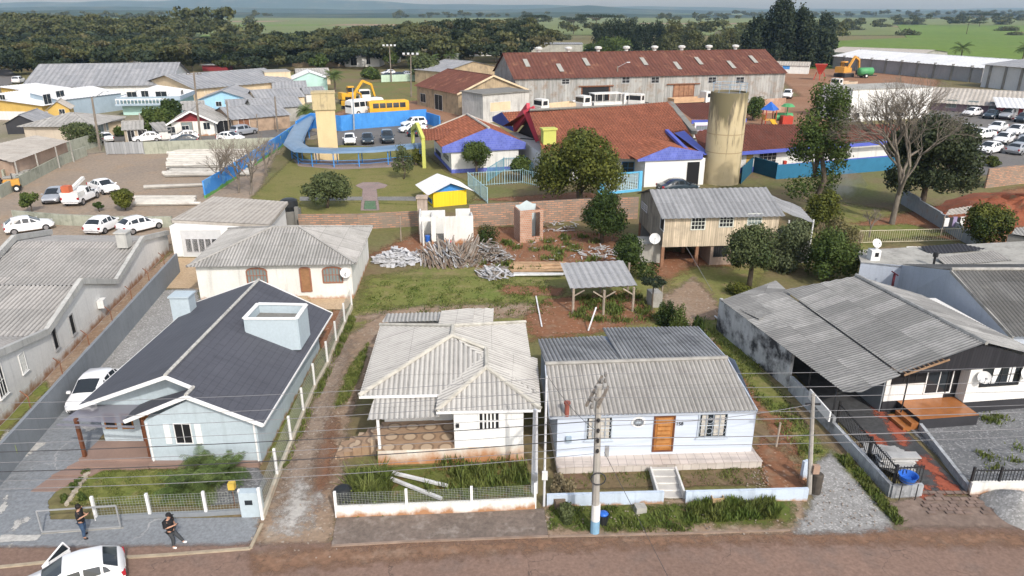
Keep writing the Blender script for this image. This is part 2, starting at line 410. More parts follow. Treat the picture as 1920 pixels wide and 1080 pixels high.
CARD=NT('dark_car_paint');CARD.b.inputs['Base Color'].default_value=(.025,.04,.055,1);CARD.set(.2,.5);CARD.b.inputs['Coat Weight'].default_value=.5;CARD=CARD.m
TYRE=M('tyre_rubber',(.02,.02,.02),.2,5,.9)
RIM=M('alloy_rim',(.4,.4,.42),.1,5,.35,metal=.7)
REDL=M('red_lamp_lens',(.35,.02,.03),.1,5,.25)
LAMPW=M('clear_lamp_lens',(.6,.62,.65),.1,5,.15)
MACHY=M('machine_yellow',(.65,.36,.03),.12,1,.5)
MACHO=M('machine_orange',(.6,.3,.06),.12,1,.5)
MACHR=M('machine_red',(.45,.05,.03),.15,1,.5)
MACHG=M('machine_green',(.08,.3,.12),.15,1,.5)
BLUEPL=M('blue_plastic',(.03,.13,.5),.05,2,.35)
BLACKPL=M('black_plastic',(.022,.024,.026),.1,2,.45)
GREYPAINT=M('cool_grey_paving',(.235,.25,.265),.12,.35,.8,dirt=(.16,.17,.18),dlo=.5,dhi=.75,bump=.1)
R_LIGHT=M_roof('pale_fibre_cement',(.46,.445,.42),(.51,.495,.465),2.2,2.4,.12,speck=.06)
R_GREY=M_roof('grey_fibre_cement',(.38,.37,.35),(.45,.435,.415),1.1,1.8,.2,moss=(.22,.21,.19),mlo=.55,mhi=.8)
R_DARK=M_roof('shaded_fibre_cement',(.32,.325,.335),(.42,.425,.43),1.1,2.0,.3,vd=.6,moss=(.14,.14,.145),mlo=.5,mhi=.75)  # back slope away from the sun: its shade is put into these tones
R_WARM=M_roof('weathered_fibre_cement',(.4,.385,.36),(.45,.43,.4),1.1,3.0,.2,moss=(.25,.235,.22),mlo=.5,mhi=.75)
R_PATCH=M_roof('patched_fibre_cement',(.24,.238,.232),(.42,.415,.4),1.1,2.3,.25,moss=(.19,.19,.185),mlo=.48,mhi=.7,off=.5,gap=.012,msc=.45)
R_BEIGE=M_roof('beige_fibre_cement',(.47,.43,.38),(.52,.48,.43),2.5,3.0,.15,speck=.08)
R_WHITE=M_roof('white_sheet_metal',(.68,.69,.71),(.74,.75,.76),3,6,.08,speck=.03)
R_TILE=M_roof('red_clay_tile',(.43,.155,.09),(.34,.12,.07),.5,.4,.3,moss=(.13,.07,.055),mlo=.56,mhi=.76,seam=(.45,.45,.45),off=.5,speck=.22,msc=.9,gap=.045)
R_TILED=M_roof('dark_clay_tile',(.24,.085,.06),(.19,.07,.05),.5,.4,.3,moss=(.1,.055,.045),mlo=.5,mhi=.75,seam=(.45,.45,.45),off=.5,speck=.24,msc=.9,gap=.045)
R_SLATE=M_roof('charcoal_tile',(.085,.088,.105),(.092,.095,.113),4,.36,.12,vd=0,seam=(.84,.84,.84),off=.5,speck=.06,gap=.03,rough=.6)
R_RUST=M_roof('rusted_sheet',(.15,.062,.047),(.19,.078,.055),.8,5,.25,moss=(.34,.18,.11),mlo=.56,mhi=.8,msc=.35,seam=(.7,.7,.7))
R_GREYB=M_roof('bluish_fibre_cement',(.31,.32,.34),(.38,.385,.4),1.2,4,.2,moss=(.22,.22,.23),mlo=.55,mhi=.8)
W_SHEET=M_boards('aged_corrugated_sheet',(.36,.36,.345),.9,gapcol=.7,streak=.45,var=.22,dirt=(.25,.2,.16))
W_BOARDT=M_boards('tan_weathered_boards',(.6,.5,.37),.22,gapcol=.5,streak=.45,var=.14,dirt=(.34,.29,.22))
W_BOARDG=M_boards('shaded_weathered_boards',(.31,.275,.225),.22,gapcol=.5,streak=.5,var=.2,dirt=(.15,.13,.11))  # darker copy of the tan boards: the gable side's shade is in the colour
W_BOARDW=M_boards('white_boards',(.72,.71,.68),.12,gapcol=.78,streak=.1,var=.05)
W_BRICK=M_brickwall('old_orange_brick',(.56,.29,.18),(.27,.2,.15),(.24,.2,.165),.8,.23,.055,dirt=(.2,.17,.14),dlo=.52,dhi=.75)
W_BRICKN=M_brickwall('orange_hollow_brick',(.5,.24,.15),(.42,.2,.12),(.42,.36,.3),.3,.2,.03,dirt=(.5,.4,.33),dlo=.55,dhi=.75)
W_STAIN=M('black_stained_render',(.5,.51,.52),.15,.8,.9,streak=.3,dirt=(.045,.045,.05),dlo=.44,dhi=.62,dsc=.75)
G_BASE=M_ground('mixed_soil_and_grass',[(.15,.155,.055),(.19,.135,.085),(.17,.165,.07)],(.09,.35,2.5),feather=False)
G_GRASS=M_ground('rough_grass',[(.215,.2,.075),(.15,.165,.048),(.25,.185,.105)],(.25,.7,3.5),noise_k=1.1)
G_GRASSG=M_ground('green_grass',[(.14,.17,.042),(.185,.185,.058),(.23,.19,.09)],(.35,1.0,4),noise_k=1.0)
G_LAWN=M_ground('worn_lawn',[(.165,.165,.05),(.205,.18,.07),(.13,.14,.038)],(.2,.6,4),noise_k=.8)
G_SOIL=M_ground('red_soil',[(.25,.115,.062),(.21,.105,.06),(.24,.155,.1)],(.3,.9,4),noise_k=1.3,grit=(9,.94,(.36,.27,.2)))
G_DIRT=M_ground('trodden_dirt',[(.29,.215,.155),(.25,.17,.115),(.32,.26,.2)],(.2,.8,4),noise_k=1.1,grit=(9,.95,(.4,.36,.31)))
G_YARD=M_ground('gravelly_yard',[(.32,.255,.195),(.27,.22,.175),(.33,.245,.17)],(.08,.3,2.5),noise_k=.9)
G_GRAVEL=M_ground('grey_gravel',[(.3,.295,.285),(.25,.245,.235),(.34,.335,.325)],(.3,1,8),noise_k=.9,grit=(14,.75,(.45,.44,.43)),bump=.8)
G_GRAVELD=M_ground('dark_gravel',[(.17,.175,.18),(.15,.155,.16),(.2,.205,.21)],(.3,1,8),noise_k=.5,grit=(12,.75,(.3,.3,.31)),bump=.8)
G_ROAD=M_ground('reddish_asphalt',[(.205,.138,.108),(.24,.16,.125),(.195,.14,.115)],(.12,.5,7),noise_k=.5,cracks=(.2,.0035,(.11,.08,.066)),rough=.85)
G_RDIRT=M_ground('road_edge_dirt',[(.24,.145,.095),(.22,.13,.085),(.27,.19,.14)],(.3,.9,4),noise_k=1.5,soft=.35)
G_ASPH=M_ground('grey_asphalt',[(.15,.145,.14),(.18,.17,.16),(.13,.125,.12)],(.1,.5,5),noise_k=.6)
G_PAVE=M_ground('cool_grey_pavement',[(.215,.23,.245),(.245,.26,.275),(.2,.21,.22)],(.15,.5,6),noise_k=.25,soft=.05,cracks=(.16,.006,(.33,.33,.33)),rough=.8)
G_CONCW=M_ground('old_pavement_concrete',[(.2,.16,.135),(.16,.13,.11),(.28,.24,.21)],(.5,1.3,5),noise_k=.3,soft=.06)
G_PATCHW=M_ground('bare_concrete_patch',[(.42,.41,.39),(.48,.47,.44)],(.5,1,6),noise_k=1.6,soft=.05)
G_LIME=M_ground('spilled_lime',[(.42,.4,.37),(.48,.46,.43)],(.5,1,6),noise_k=1.8,soft=.3)
G_FIELD=M_ground('spring_green_field',[(.13,.2,.035),(.115,.185,.035),(.15,.2,.05)],(.004,.02,.2),noise_k=.2,soft=.05,bump=0)
G_FIELD2=M_ground('dull_green_field',[(.16,.195,.075),(.14,.17,.06),(.2,.2,.1)],(.004,.02,.2),noise_k=.3,bump=0)
G_FIELDB=M_ground('ploughed_field',[(.25,.17,.12),(.3,.22,.15),(.22,.2,.1)],(.004,.02,.2),noise_k=.3,bump=0)
G_PITCH=M_ground('worn_pitch',[(.14,.155,.05),(.17,.15,.06),(.24,.14,.075)],(.06,.2,2),noise_k=.9)
G_BEIGE=M_ground('beige_tile_paving',[(.45,.33,.21),(.49,.37,.25)],(.3,1,8),noise_k=.1,soft=.05,bump=0)
L_DK=M_leaf('dark_leaves',(.028,.05,.012),(.055,.085,.018),.6)
L_MD=M_leaf('mid_leaves',(.05,.085,.018),(.09,.12,.028),.5)
L_YG=M_leaf('sunlit_yellow_leaves',(.035,.058,.012),(.13,.14,.025),.45)
L_FOR=M_leaf('forest_leaves',(.042,.06,.021),(.128,.13,.05),.11,c3=(.08,.085,.035))
L_GR=M_leaf('grey_green_leaves',(.06,.085,.03),(.105,.125,.05),.5)
L_EUC=M_leaf('eucalypt_leaves',(.018,.03,.016),(.04,.055,.026),.35)
L_PALM=M_leaf('palm_leaves',(.07,.12,.03),(.12,.16,.05),.6)
L_GRASS=M_leaf('grass_blades',(.085,.13,.025),(.16,.18,.05),.9)
L_DRY=M_leaf('dry_blades',(.2,.16,.09),(.3,.25,.15),.9)
BARK=M('bark',(.12,.095,.07),.3,2,.95,streak=.3)
BARKP=M('pale_bark',(.175,.15,.122),.25,1.5,.95,streak=.25)
# ------------------------------------------------------------------ building helpers
def frame2(a,b):
 a=Vector((a[0],a[1],0));d=Vector((b[0]-a[0],b[1]-a[1],0));L=d.length;d.normalize()
 return a,d,Vector((d.y,-d.x,0)),L
def opening(parent,a,b,u0,u1,z0,z1,name='window',frame=WHITE,fill=GLASS,bars=(2,1),fw=.06,proud=.05,fillname=None,label=None,sill=False,bw=None):
 """a window or door on the upright plane a->b (a left, b right seen from outside)"""
 a,d,n,L=frame2(a,b);P=lambda u,z,o=0:a+d*u+n*o+Vector((0,0,z))
 bw=bw or fw*.6
 m=MB()
 def strip(ua,ub,za,zb,pr):
  q=[P(ua,za,.001),P(ub,za,.001),P(ub,zb,.001),P(ua,zb,.001)];r=[x+n*pr for x in q]
  m.add(q+r,[(4,5,6,7),(0,1,5,4),(1,2,6,5),(2,3,7,6),(3,0,4,7)])
 strip(u0-fw,u0,z0-fw,z1+fw,proud);strip(u1,u1+fw,z0-fw,z1+fw,proud)
 strip(u0,u1,z1,z1+fw,proud-.002);strip(u0,u1,z0-fw,z0,proud-.002)
 for i in range(1,bars[0]):
  c=u0+(u1-u0)*i/bars[0];strip(c-bw/2,c+bw/2,z0,z1,proud*.7)
 for i in range(1,bars[1]):
  c=z0+(z1-z0)*i/bars[1];strip(u0,u1,c-bw/2,c+bw/2,proud*.62)
 if sill:strip(u0-fw*2,u1+fw*2,z0-fw*1.8,z0-fw,proud*2)
 fo=m.build(name,frame,parent)
 if label:fo['label']=label
 g=MB();g.poly([P(u0,z0,.012),P(u1,z0,.012),P(u1,z1,.012),P(u0,z1,.012)])
 g.build(fillname or('pane' if name=='window' else 'panel'),fill,fo)
 return fo
def opx(parent,a,b,x0,y0,x1,y1,**k):
 """the same, given by two picture corners (left top, right bottom)"""
 u0,z1=UZ(x0,y0,a,b);u1,z0=UZ(x1,y1,a,b)
 return opening(parent,a,b,u0,u1,z0,z1,**k)
def building(name,label,cat,L,Rr,depth,h,roof='gx',rise=1.2,wm=WHITE,rm=R_GREY,over=.35,pitch=.5,amp=.045,wins=(),group=None,base=0,ridge=.5,fascia=None,gm=None,under=None,hd=0):
 """box-plan building; L, Rr = front corners on the ground; gx ridge along the front, gy ridge away from it, hip, mono (high at back), flat"""
 a,d,n,Wd=frame2(L,Rr);v=-n
 P=lambda u,w_,z=0:a+d*u+v*w_+Vector((0,0,z))
 root=thing(name,label,cat,tuple(P(Wd/2,depth/2,base)),group)
 m=MB();D=depth;o=over;r=ridge
 cor=[(0,0),(Wd,0),(Wd,D),(0,D)]
 rf=MB();g=MB()
 if roof=='gx':
  zf=h-rise/(D*r)*o;zb=h-rise/(D*(1-r))*o
  for(x0,y0,z0)in():pass
  rf.corr([P(-o,-o,zf),P(Wd+o,-o,zf),P(Wd+o,D*r,h+rise),P(-o,D*r,h+rise)],pitch,amp,lift=.06)
  rf.corr([P(-o,D+o,zb),P(Wd+o,D+o,zb),P(Wd+o,D*r,h+rise),P(-o,D*r,h+rise)],pitch,amp,lift=.06)
  for u in(0,Wd):m.poly([P(u,0,h),P(u,D,h),P(u,D*r,h+rise)])
  rf.tube([P(-o,D*r,h+rise+.08),P(Wd+o,D*r,h+rise+.08)],.12,6)
 elif roof=='gy':
  zl=h-rise/(Wd*r)*o;zr=h-rise/(Wd*(1-r))*o
  rf.corr([P(-o,-o,zl),P(-o,D+o,zl),P(Wd*r,D+o,h+rise),P(Wd*r,-o,h+rise)],pitch,amp,lift=.06)
  rf.corr([P(Wd+o,-o,zr),P(Wd+o,D+o,zr),P(Wd*r,D+o,h+rise),P(Wd*r,-o,h+rise)],pitch,amp,lift=.06)
  for w_ in(0,D):(g if gm else m).poly([P(0,w_,h),P(Wd,w_,h),P(Wd*r,w_,h+rise)])
  rf.tube([P(Wd*r,-o,h+rise+.08),P(Wd*r,D+o,h+rise+.08)],.12,6)
 elif roof=='hip':
  e=h-.12;hd_=hd or min(Wd,D)/2
  if Wd>=D:A,B=(hd_,D/2),(Wd-hd_,D/2)
  else:A,B=(Wd/2,hd_),(Wd/2,D-hd_)
  c4=[P(-o,-o,e),P(Wd+o,-o,e),P(Wd+o,D+o,e),P(-o,D+o,e)];ra,rb=P(*A,h+rise),P(*B,h+rise)
  if Wd>=D:fs=[[c4[0],c4[1],rb,ra],[c4[1],c4[2],rb],[c4[2],c4[3],ra,rb],[c4[3],c4[0],ra]]
  else:fs=[[c4[0],c4[1],ra],[c4[1],c4[2],rb,ra],[c4[2],c4[3],rb],[c4[3],c4[0],ra,rb]]
  for q in fs:rf.corr(q,pitch,amp,lift=.06)
  for q in((c4[0],ra),(c4[1],rb if Wd>=D else ra),(c4[2],rb),(c4[3],ra if Wd>=D else rb),(ra,rb)):rf.tube([x+Vector((0,0,.1))for x in q],.11,5)
 elif roof=='mono':
  k=rise/D
  rf.corr([P(-o,-o,h-k*o),P(Wd+o,-o,h-k*o),P(Wd+o,D+o,h+rise+k*o),P(-o,D+o,h+rise+k*o)],pitch,amp,lift=.06)
  for u in(0,Wd):m.poly([P(u,0,h),P(u,D,h),P(u,D,h+rise)])
  m.poly([P(0,D,h),P(Wd,D,h),P(Wd,D,h+rise),P(0,D,h+rise)])
 elif roof=='monox':
  k=rise/Wd
  rf.corr([P(-o,-o,h-k*o),P(Wd+o,-o,h+rise+k*o),P(Wd+o,D+o,h+rise+k*o),P(-o,D+o,h-k*o)],pitch,amp,lift=.06)
  lo,hi,uh=min(h,h+rise),max(h,h+rise),(Wd if rise>0 else 0)
  for w_ in(0,D):m.poly([P(0,w_,lo),P(Wd,w_,lo),P(uh,w_,hi)])
  m.poly([P(uh,0,lo),P(uh,D,lo),P(uh,D,hi),P(uh,0,hi)]);h=lo
 elif roof=='flat':
  rf.prism([P(-o,-o,0),P(Wd+o,-o,0),P(Wd+o,D+o,0),P(-o,D+o,0)],h+.002,h+.2)
 m.prism([P(*c,0)for c in cor],base,h)
 wall=m.build('wall',wm,root)
 if under:MB().prism([P(-.03,-.03,0),P(Wd+.03,-.03,0),P(Wd+.03,D+.03,0),P(-.03,D+.03,0)],base,base+under[0]).build('plinth',under[1],root)
 if gm:g.build('gable',gm,root)
 rf.build('roof',rm,root)
 if fascia:
  fm=MB()
  if roof in('gx','mono'):
   z=h-.02;fm.bar(P(-o,-o-.03,z-rise/(D*(r if roof=='gx' else 1))*o),P(Wd+o,-o-.03,z-rise/(D*(r if roof=='gx' else 1))*o),.05,fascia[0])
  if roof=='gy':
   zl=h-rise/(Wd*r)*o
   fm.bar(P(-o,-o-.03,zl),P(Wd*r,-o-.03,h+rise),.05,fascia[0]);fm.bar(P(Wd+o,-o-.03,h-rise/(Wd*(1-r))*o),P(Wd*r,-o-.03,h+rise),.05,fascia[0])
  if roof=='hip':
   for q in((-o,-o,Wd+o,-o),(Wd+o,-o,Wd+o,D+o),(-o,D+o,-o,-o)):fm.bar(P(q[0],q[1],h-.15),P(q[2],q[3],h-.15),.05,fascia[0])
  if fm.f:fm.build('fascia',fascia[1],root)
 SIDE={'f':((0,0),(Wd,0)),'l':((0,D),(0,0)),'r':((Wd,0),(Wd,D)),'b':((Wd,D),(0,D))}
 for wd in wins:
  kw=wd[5]if len(wd)>5 else {}
  s0,s1=SIDE[wd[0]]
  opening(root,P(*s0,0),P(*s1,0),wd[1],wd[2],wd[3],wd[4],**kw)
 root['_P']=0;del root['_P']
 return root,P,Wd
def DOORK(**k):return dict(name='door',bars=(1,1),**k)
# ------------------------------------------------------------------ ground, roads, fields, hills
gm=MB();gm.poly([(-16000,-200,0),(16000,-200,0),(16000,16000,0),(-16000,16000,0)])
struct(gm,'ground',G_BASE)
def field(name,mat,y0,y1,xs0,xs1,f=6):
 patch(name,mat,[(xs0[0],y0),(xs0[1],y0),(xs1[1],y1),(xs1[0],y1)],f)
LEVEL[0]=1
patch('field',G_FIELD2,[(-6000,700),(6000,700),(9000,9000),(-9000,9000)],60,res=90)
for i in range(46):
 x=rnd.uniform(-2600,3000);y=rnd.uniform(800,4200);wx=rnd.uniform(120,420);wy=rnd.uniform(90,420)
 m=rnd.choice([G_FIELD,G_FIELDB,G_FIELD2,G_FIELD,G_FIELDB])
 a=rnd.uniform(-.3,.3)
 patch('field',m,[(x+math.cos(a)*u*wx-math.sin(a)*v*wy,y+math.sin(a)*u*wx+math.cos(a)*v*wy)for u,v in((-.5,-.5),(.5,-.5),(.5,.5),(-.5,.5))],8,res=14)
patch('field',G_FIELD,[(118,300),(420,285),(900,560),(330,640),(170,520)],5,res=4)
patch('field',G_FIELD,[(330,640),(900,560),(1500,900),(600,1200)],8,res=9)
patch('field',G_FIELDB,[(500,780),(900,740),(1300,860),(700,900)],9,res=9)
patch('field',G_FIELD2,[(10,330),(60,330),(110,520),(0,520)],6,res=4)
patch('field',G_FIELD,[(-330,620),(-130,620),(-100,720),(-330,700)],6,res=6)
LEVEL[0]=1
patch('yard',M_ground('town_yard',[(.27,.23,.19),(.2,.19,.11),(.3,.25,.2)],(.05,.2,2),noise_k=.9),PP((-60,290),(-60,190),(200,160),(560,160),(640,190),(600,260),(400,282),(150,290)),2,res=1)
patch('yard',G_YARD,PP((-20,480),(-20,315),(60,300),(200,285),(310,275),(520,275),(470,400),(330,420),(320,470),(200,470)),1.2,res=.5)
patch('street',G_ASPH,PP((150,266),(560,262),(600,250),(560,240),(120,250)),1.2,res=.6)
patch('street',G_ASPH,PP((-60,190),(40,150),(10,125),(-200,130)),2,res=1)
patch('playing_field',G_PITCH,PP((600,215),(690,155),(860,150),(850,185),(840,215),(700,230)),3,res=1)
patch('dirt_yard',M_ground('red_dirt_yard',[(.27,.145,.085),(.3,.18,.115),(.22,.12,.075)],(.06,.25,2),noise_k=.9),PP((620,215),(680,195),(830,186),(960,210),(1300,205),(1500,180),(1440,130),(1560,125),(1760,150),(1750,175),(1500,240),(900,225),(800,235)),3,res=1)
patch('parking_lot',G_ASPH,PP((1720,215),(1780,200),(1960,205),(2200,330),(1960,325),(1790,330)),2,res=.7)
patch('parking_lot',G_ASPH,PP((620,275),(790,275),(830,225),(640,228)),.8,res=.4)
patch('lawn',G_LAWN,PP((470,372),(545,300),(640,272),(790,280),(840,325),(900,352),(880,380),(700,395),(562,395)),.8,res=.35)
patch('lawn',G_LAWN,PP((565,420),(560,375),(800,385),(790,400),(700,420)),.6,res=.35)
patch('path',M_ground('mauve_paving',[(.25,.2,.185),(.29,.235,.22),(.22,.18,.17)],(.3,1,5),noise_k=.2,soft=.05),PP((550,300),(560,312),(640,318),(770,312),(790,300),(760,296),(640,302),(590,300)),.3)
tp=PP((666,348),(680,342),(710,342),(727,347),(722,352),(706,355),(712,395),(676,395),(680,355))
patch('path',M_ground('pinkish_paving',[(.27,.2,.19),(.31,.24,.22),(.22,.2,.18)],(.3,1,5),noise_k=.2,soft=.05),tp,.25)
patch('path',M_ground('painted_green_paving',[(.12,.2,.11),(.1,.17,.1),(.2,.22,.18)],(.5,1.5,5),noise_k=.6),PP((684,377),(704,377),(706,393),(682,393)),.2)
patch('path',M_ground('faded_game_court',[(.2,.2,.19),(.24,.23,.22),(.15,.15,.14)],(.3,1,5),noise_k=.2,soft=.05),PP((562,369),(680,369),(680,376),(562,377)),.2)
patch('path',M_ground('faded_game_court',[(.2,.2,.19)]*2,feather=True),PP((708,369),(780,369),(780,377),(708,376)),.2)
patch('garden_soil',G_SOIL,PP((890,375),(1090,360),(1180,372),(1050,380)),.8)
LEVEL[0]=1
patch('grass',G_GRASS,PP((640,600),(700,520),(960,470),(1220,480),(1250,620),(1000,640),(700,640)),1.5,res=.4)
patch('dirt',G_DIRT,PP((650,600),(760,572),(1000,566),(1050,588),(820,606)),1.2,res=.3)
patch('grass',G_GRASSG,PP((690,520),(900,520),(1050,545),(1030,565),(800,572),(680,580)),1.6,res=.35)
patch('soil',G_SOIL,PP((690,480),(800,430),(1000,425),(1160,440),(1190,500),(1040,505),(900,500)),1.6,res=.4)
patch('soil',G_SOIL,PP((985,592),(1030,560),(1190,545),(1230,600),(1110,625),(1000,635)),1.0,res=.3)
patch('soil',G_SOIL,PP((940,535),(1060,540),(1050,555),(945,552)),.6,res=.25)
patch('soil',G_SOIL,PP((1220,505),(1250,470),(1380,490),(1400,515),(1320,540),(1270,540)),1.2,res=.3)
patch('grass',G_GRASS,PP((1250,530),(1300,500),(1500,500),(1640,470),(1700,400),(1580,380),(1480,440),(1400,560),(1320,600)),1.5,res=.4)
patch('soil',G_SOIL,PP((1600,420),(1700,400),(1920,350),(2060,420),(1960,480),(1800,450),(1700,440)),1.2,res=.4)
patch('grass',G_GRASSG,PP((1610,425),(1700,420),(1790,440),(1650,450)),.8,res=.3)
patch('path',G_DIRT,PP((1240,560),(1300,520),(1340,560),(1400,680),(1540,830),(1610,890),(1540,900),(1440,760),(1310,640)),.9,res=.25)
patch('grass',G_GRASSG,PP((1420,770),(1450,750),(1560,850),(1530,880),(1490,850)),.7,res=.2)
patch('soil',G_SOIL,PP((1330,640),(1370,640),(1480,790),(1500,860),(1460,830),(1400,740)),.7,res=.25)
patch('grass',G_GRASSG,PP((1310,600),(1350,600),(1480,760),(1450,780)),.6,res=.25)
patch('soil',G_SOIL,PP((1415,850),(1430,820),(1500,880),(1515,925),(1440,925)),.6,res=.2)
patch('lane',G_DIRT,PP((470,1055),(505,900),(560,790),(640,640),(720,585),(760,600),(690,700),(650,800),(640,940),(620,1030)),.7,res=.25)
patch('lane_soil',M_ground('lane_red_tracks',[(.24,.12,.07),(.2,.105,.065)],(.5,1.2,5),noise_k=1.6,soft=.3),PP((585,860),(600,780),(630,780),(622,880),(590,960)),.6,res=.2)
patch('lane_gravel',M_ground('lane_grey_gravel',[(.28,.22,.175),(.25,.19,.145)],(.5,1.5,6),noise_k=1.7,soft=.35,grit=(14,.9,(.36,.34,.31))),PP((515,960),(540,850),(575,800),(600,700),(660,640),(625,760),(590,880),(570,985)),.7,res=.2)
patch('lane_grass',G_GRASSG,PP((628,760),(655,690),(690,645),(680,690),(650,750)),.5,res=.2)
patch('lane_grass',G_GRASSG,PP((500,860),(525,800),(600,670),(625,660),(560,800),(535,860)),.5,res=.2)
patch('lane_lime',G_LIME,PP((525,985),(545,930),(560,905),(570,935),(600,930),(575,975),(550,1000)),.8,res=.2)
patch('road',G_ROAD,[(-90,9),(90,9),(90,27.9),(20,27.25),(12.6,26.75),(0,26.3),(-8,25.75),(-18,25.5),(-90,25)],.35,res=.5)
patch('road_edge_dirt',G_RDIRT,PP((470,1040),(640,1028),(1000,1012),(1400,1000),(1920,1000),(1920,1022),(1400,1016),(1000,1032),(620,1062),(480,1075)),.6,res=.2)
patch('verge',G_DIRT,PP((1020,1008),(1015,945),(1150,938),(1500,930),(1520,1000)),.4,res=.2)
patch('verge_grass',M_ground('weedy_verge',[(.08,.115,.022),(.12,.135,.035),(.15,.1,.055)],(.4,1.2,5),noise_k=1.4),PP((1030,990),(1030,950),(1230,950),(1480,935),(1490,985),(1300,985),(1200,995)),.7,res=.2)
patch('gravel_drive',G_GRAVEL,PP((1490,1000),(1525,940),(1530,870),(1560,850),(1620,900),(1690,985),(1600,1000)),.6,res=.2)
patch('verge_grass',G_GRASSG,PP((1560,850),(1590,860),(1670,950),(1700,990),(1680,990),(1610,910)),.4,res=.2)
patch('brick_paving',None or M_ground('brown_block_paving',[(.22,.165,.135),(.18,.135,.11),(.26,.2,.165)],(.4,1.5,4),noise_k=.6,bump=.5),PP((1680,990),(1660,945),(1720,930),(2000,940),(2000,992)),.5,res=.2)
bp=MB()
random.seed(3)
for i in range(34):
 for j in range(7):
  x=19.6+i*.42+(j%2)*.2;y=27.75+j*.25
  if random.random()<.8 and x-19.3>(j)*.1:bp.box((x,y,.1),(.38,.21,.02),.04)
tag(bp.build('paving_blocks',M('brown_paver',(.2,.145,.12),.3,3,.9,dirt=(.13,.1,.085))),kind='stuff')
LEVEL[0]=12
patch('paved_yard',G_PAVE,PP((-120,1060),(-120,800),(0,845),(200,660),(300,560),(380,560),(330,640),(150,870),(90,940),(95,975),(490,970),(470,1030),(250,1040)),.12,res=.2)
patch('side_gravel',G_GRAVEL,PP((175,700),(210,640),(300,545),(372,540),(372,580),(240,720)),.4,res=.25)
for q in(((0,800),(10,780),(20,800),(5,850)),((40,848),(62,832),(85,830),(70,845),(45,860)),((0,950),(12,930),(16,938),(4,965)),((22,992),(35,975),(38,985),(28,995)),((0,1060),(5,1030),(22,1022),(22,1040)),((45,978),(52,970),(56,975),(48,984)),((155,800),(175,798),(178,806),(160,810))):
 patch('bare_concrete',G_PATCHW,PP(*q),.25,res=.08)
patch('bare_concrete',G_PATCHW,PP((0,1004),(78,1004),(70,1014),(0,1018)),.05,res=.08)
kb=MB();kp=PP((-20,1068),(40,1062),(85,1057),(250,1047),(300,1044),(470,1031),(492,985))
for p,q in zip(kp,kp[1:]):kb.wall(p,q,.14,-.05,.12)
struct(kb,'kerb',M('worn_kerb',(.36,.30,.22),.25,1.5,.9,dirt=(.2,.13,.09)))
patch('front_lawn',G_GRASSG,PP((125,945),(170,886),(395,880),(390,950)),.25,res=.15)
patch('bed_gravel',G_GRAVELD,PP((395,950),(395,880),(480,872),(500,905),(485,940)),.2,res=.15)
patch('neighbour_strip',G_DIRT,PP((-80,800),(60,680),(330,470),(335,478),(90,735),(-40,860)),.3,res=.3)
patch('neighbour_grass',G_GRASSG,PP((-80,830),(50,745),(85,715),(95,730),(-40,860)),.4,res=.2)
patch('patio',G_BEIGE,PP((333,484),(420,484),(420,545),(290,540)),.05,res=.3)
patch('patio',G_BEIGE,PP((520,545),(662,556),(652,580),(540,585)),.05,res=.3)
patch('side_soil',G_SOIL,PP((596,640),(625,582),(650,582),(610,660)),.3,res=.2)
patch('pavement',G_CONCW,PP((622,1024),(632,968),(1020,955),(1028,1005),(900,1012)),.12,res=.12)
k2=MB();kp=PP((622,1026),(760,1018),(1028,1008))
for p,q in zip(kp,kp[1:]):k2.wall(p,q,.12,-.05,.1)
struct(k2,'kerb',M('earthy_kerb',(.27,.2,.155),.25,1.5,.9,dirt=(.2,.13,.09)))
k3=MB();kp=PP((1030,1008),(1250,1003),(1480,996))
for p,q in zip(kp,kp[1:]):k3.wall(p,q,.12,-.05,.09)
struct(k3,'kerb',MATS['earthy_kerb'])
patch('front_bed',M_ground('weedy_bed',[(.085,.12,.025),(.13,.14,.04),(.2,.1,.055)],(.4,1.1,5),noise_k=.6),PP((640,945),(655,880),(985,868),(1000,930)),.3,res=.15)
patch('front_bed',M_ground('dry_bed',[(.17,.11,.075),(.15,.125,.06),(.2,.14,.095)],(.4,1.1,5),noise_k=.6),PP((1040,920),(1040,885),(1235,880),(1240,915)),.3,res=.15)
patch('front_bed',M_ground('dry_bed',[(.17,.11,.075)]*3),PP((1275,915),(1275,880),(1420,872),(1430,910)),.3,res=.15)
TILEDK=M_ground('black_painted_tiles',[(.06,.062,.066),(.085,.088,.09),(.05,.05,.053)],(.25,1,4),noise_k=.1,soft=.05,bump=.1)
patch('tiled_drive',TILEDK,PP((1470,680),(1560,640),(1680,790),(1815,928),(1715,930),(1570,790)),.1,res=.2)
TRED=M_ground('worn_red_tiles',[(.33,.095,.055),(.28,.08,.05)],(.6,2,6),noise_k=1.7,soft=.12)
for q in(((1655,790),(1690,790),(1705,830),(1690,840)),((1620,810),(1650,820),(1665,845),(1640,835)),((1710,850),(1745,865),(1800,925),(1770,930)),((1725,910),(1745,925),(1730,932),(1715,925)),((1635,760),(1660,765),(1668,790),(1650,785))):
 patch('worn_tiles',TRED,PP(*q),.5,res=.12)
patch('forecourt_gravel',G_GRAVELD,PP((1690,792),(1800,780),(1925,762),(2080,790),(2080,905),(1850,905),(1800,900)),.2,res=.2)
gp=MB()
for i in range(5):
 gp.v+=[]
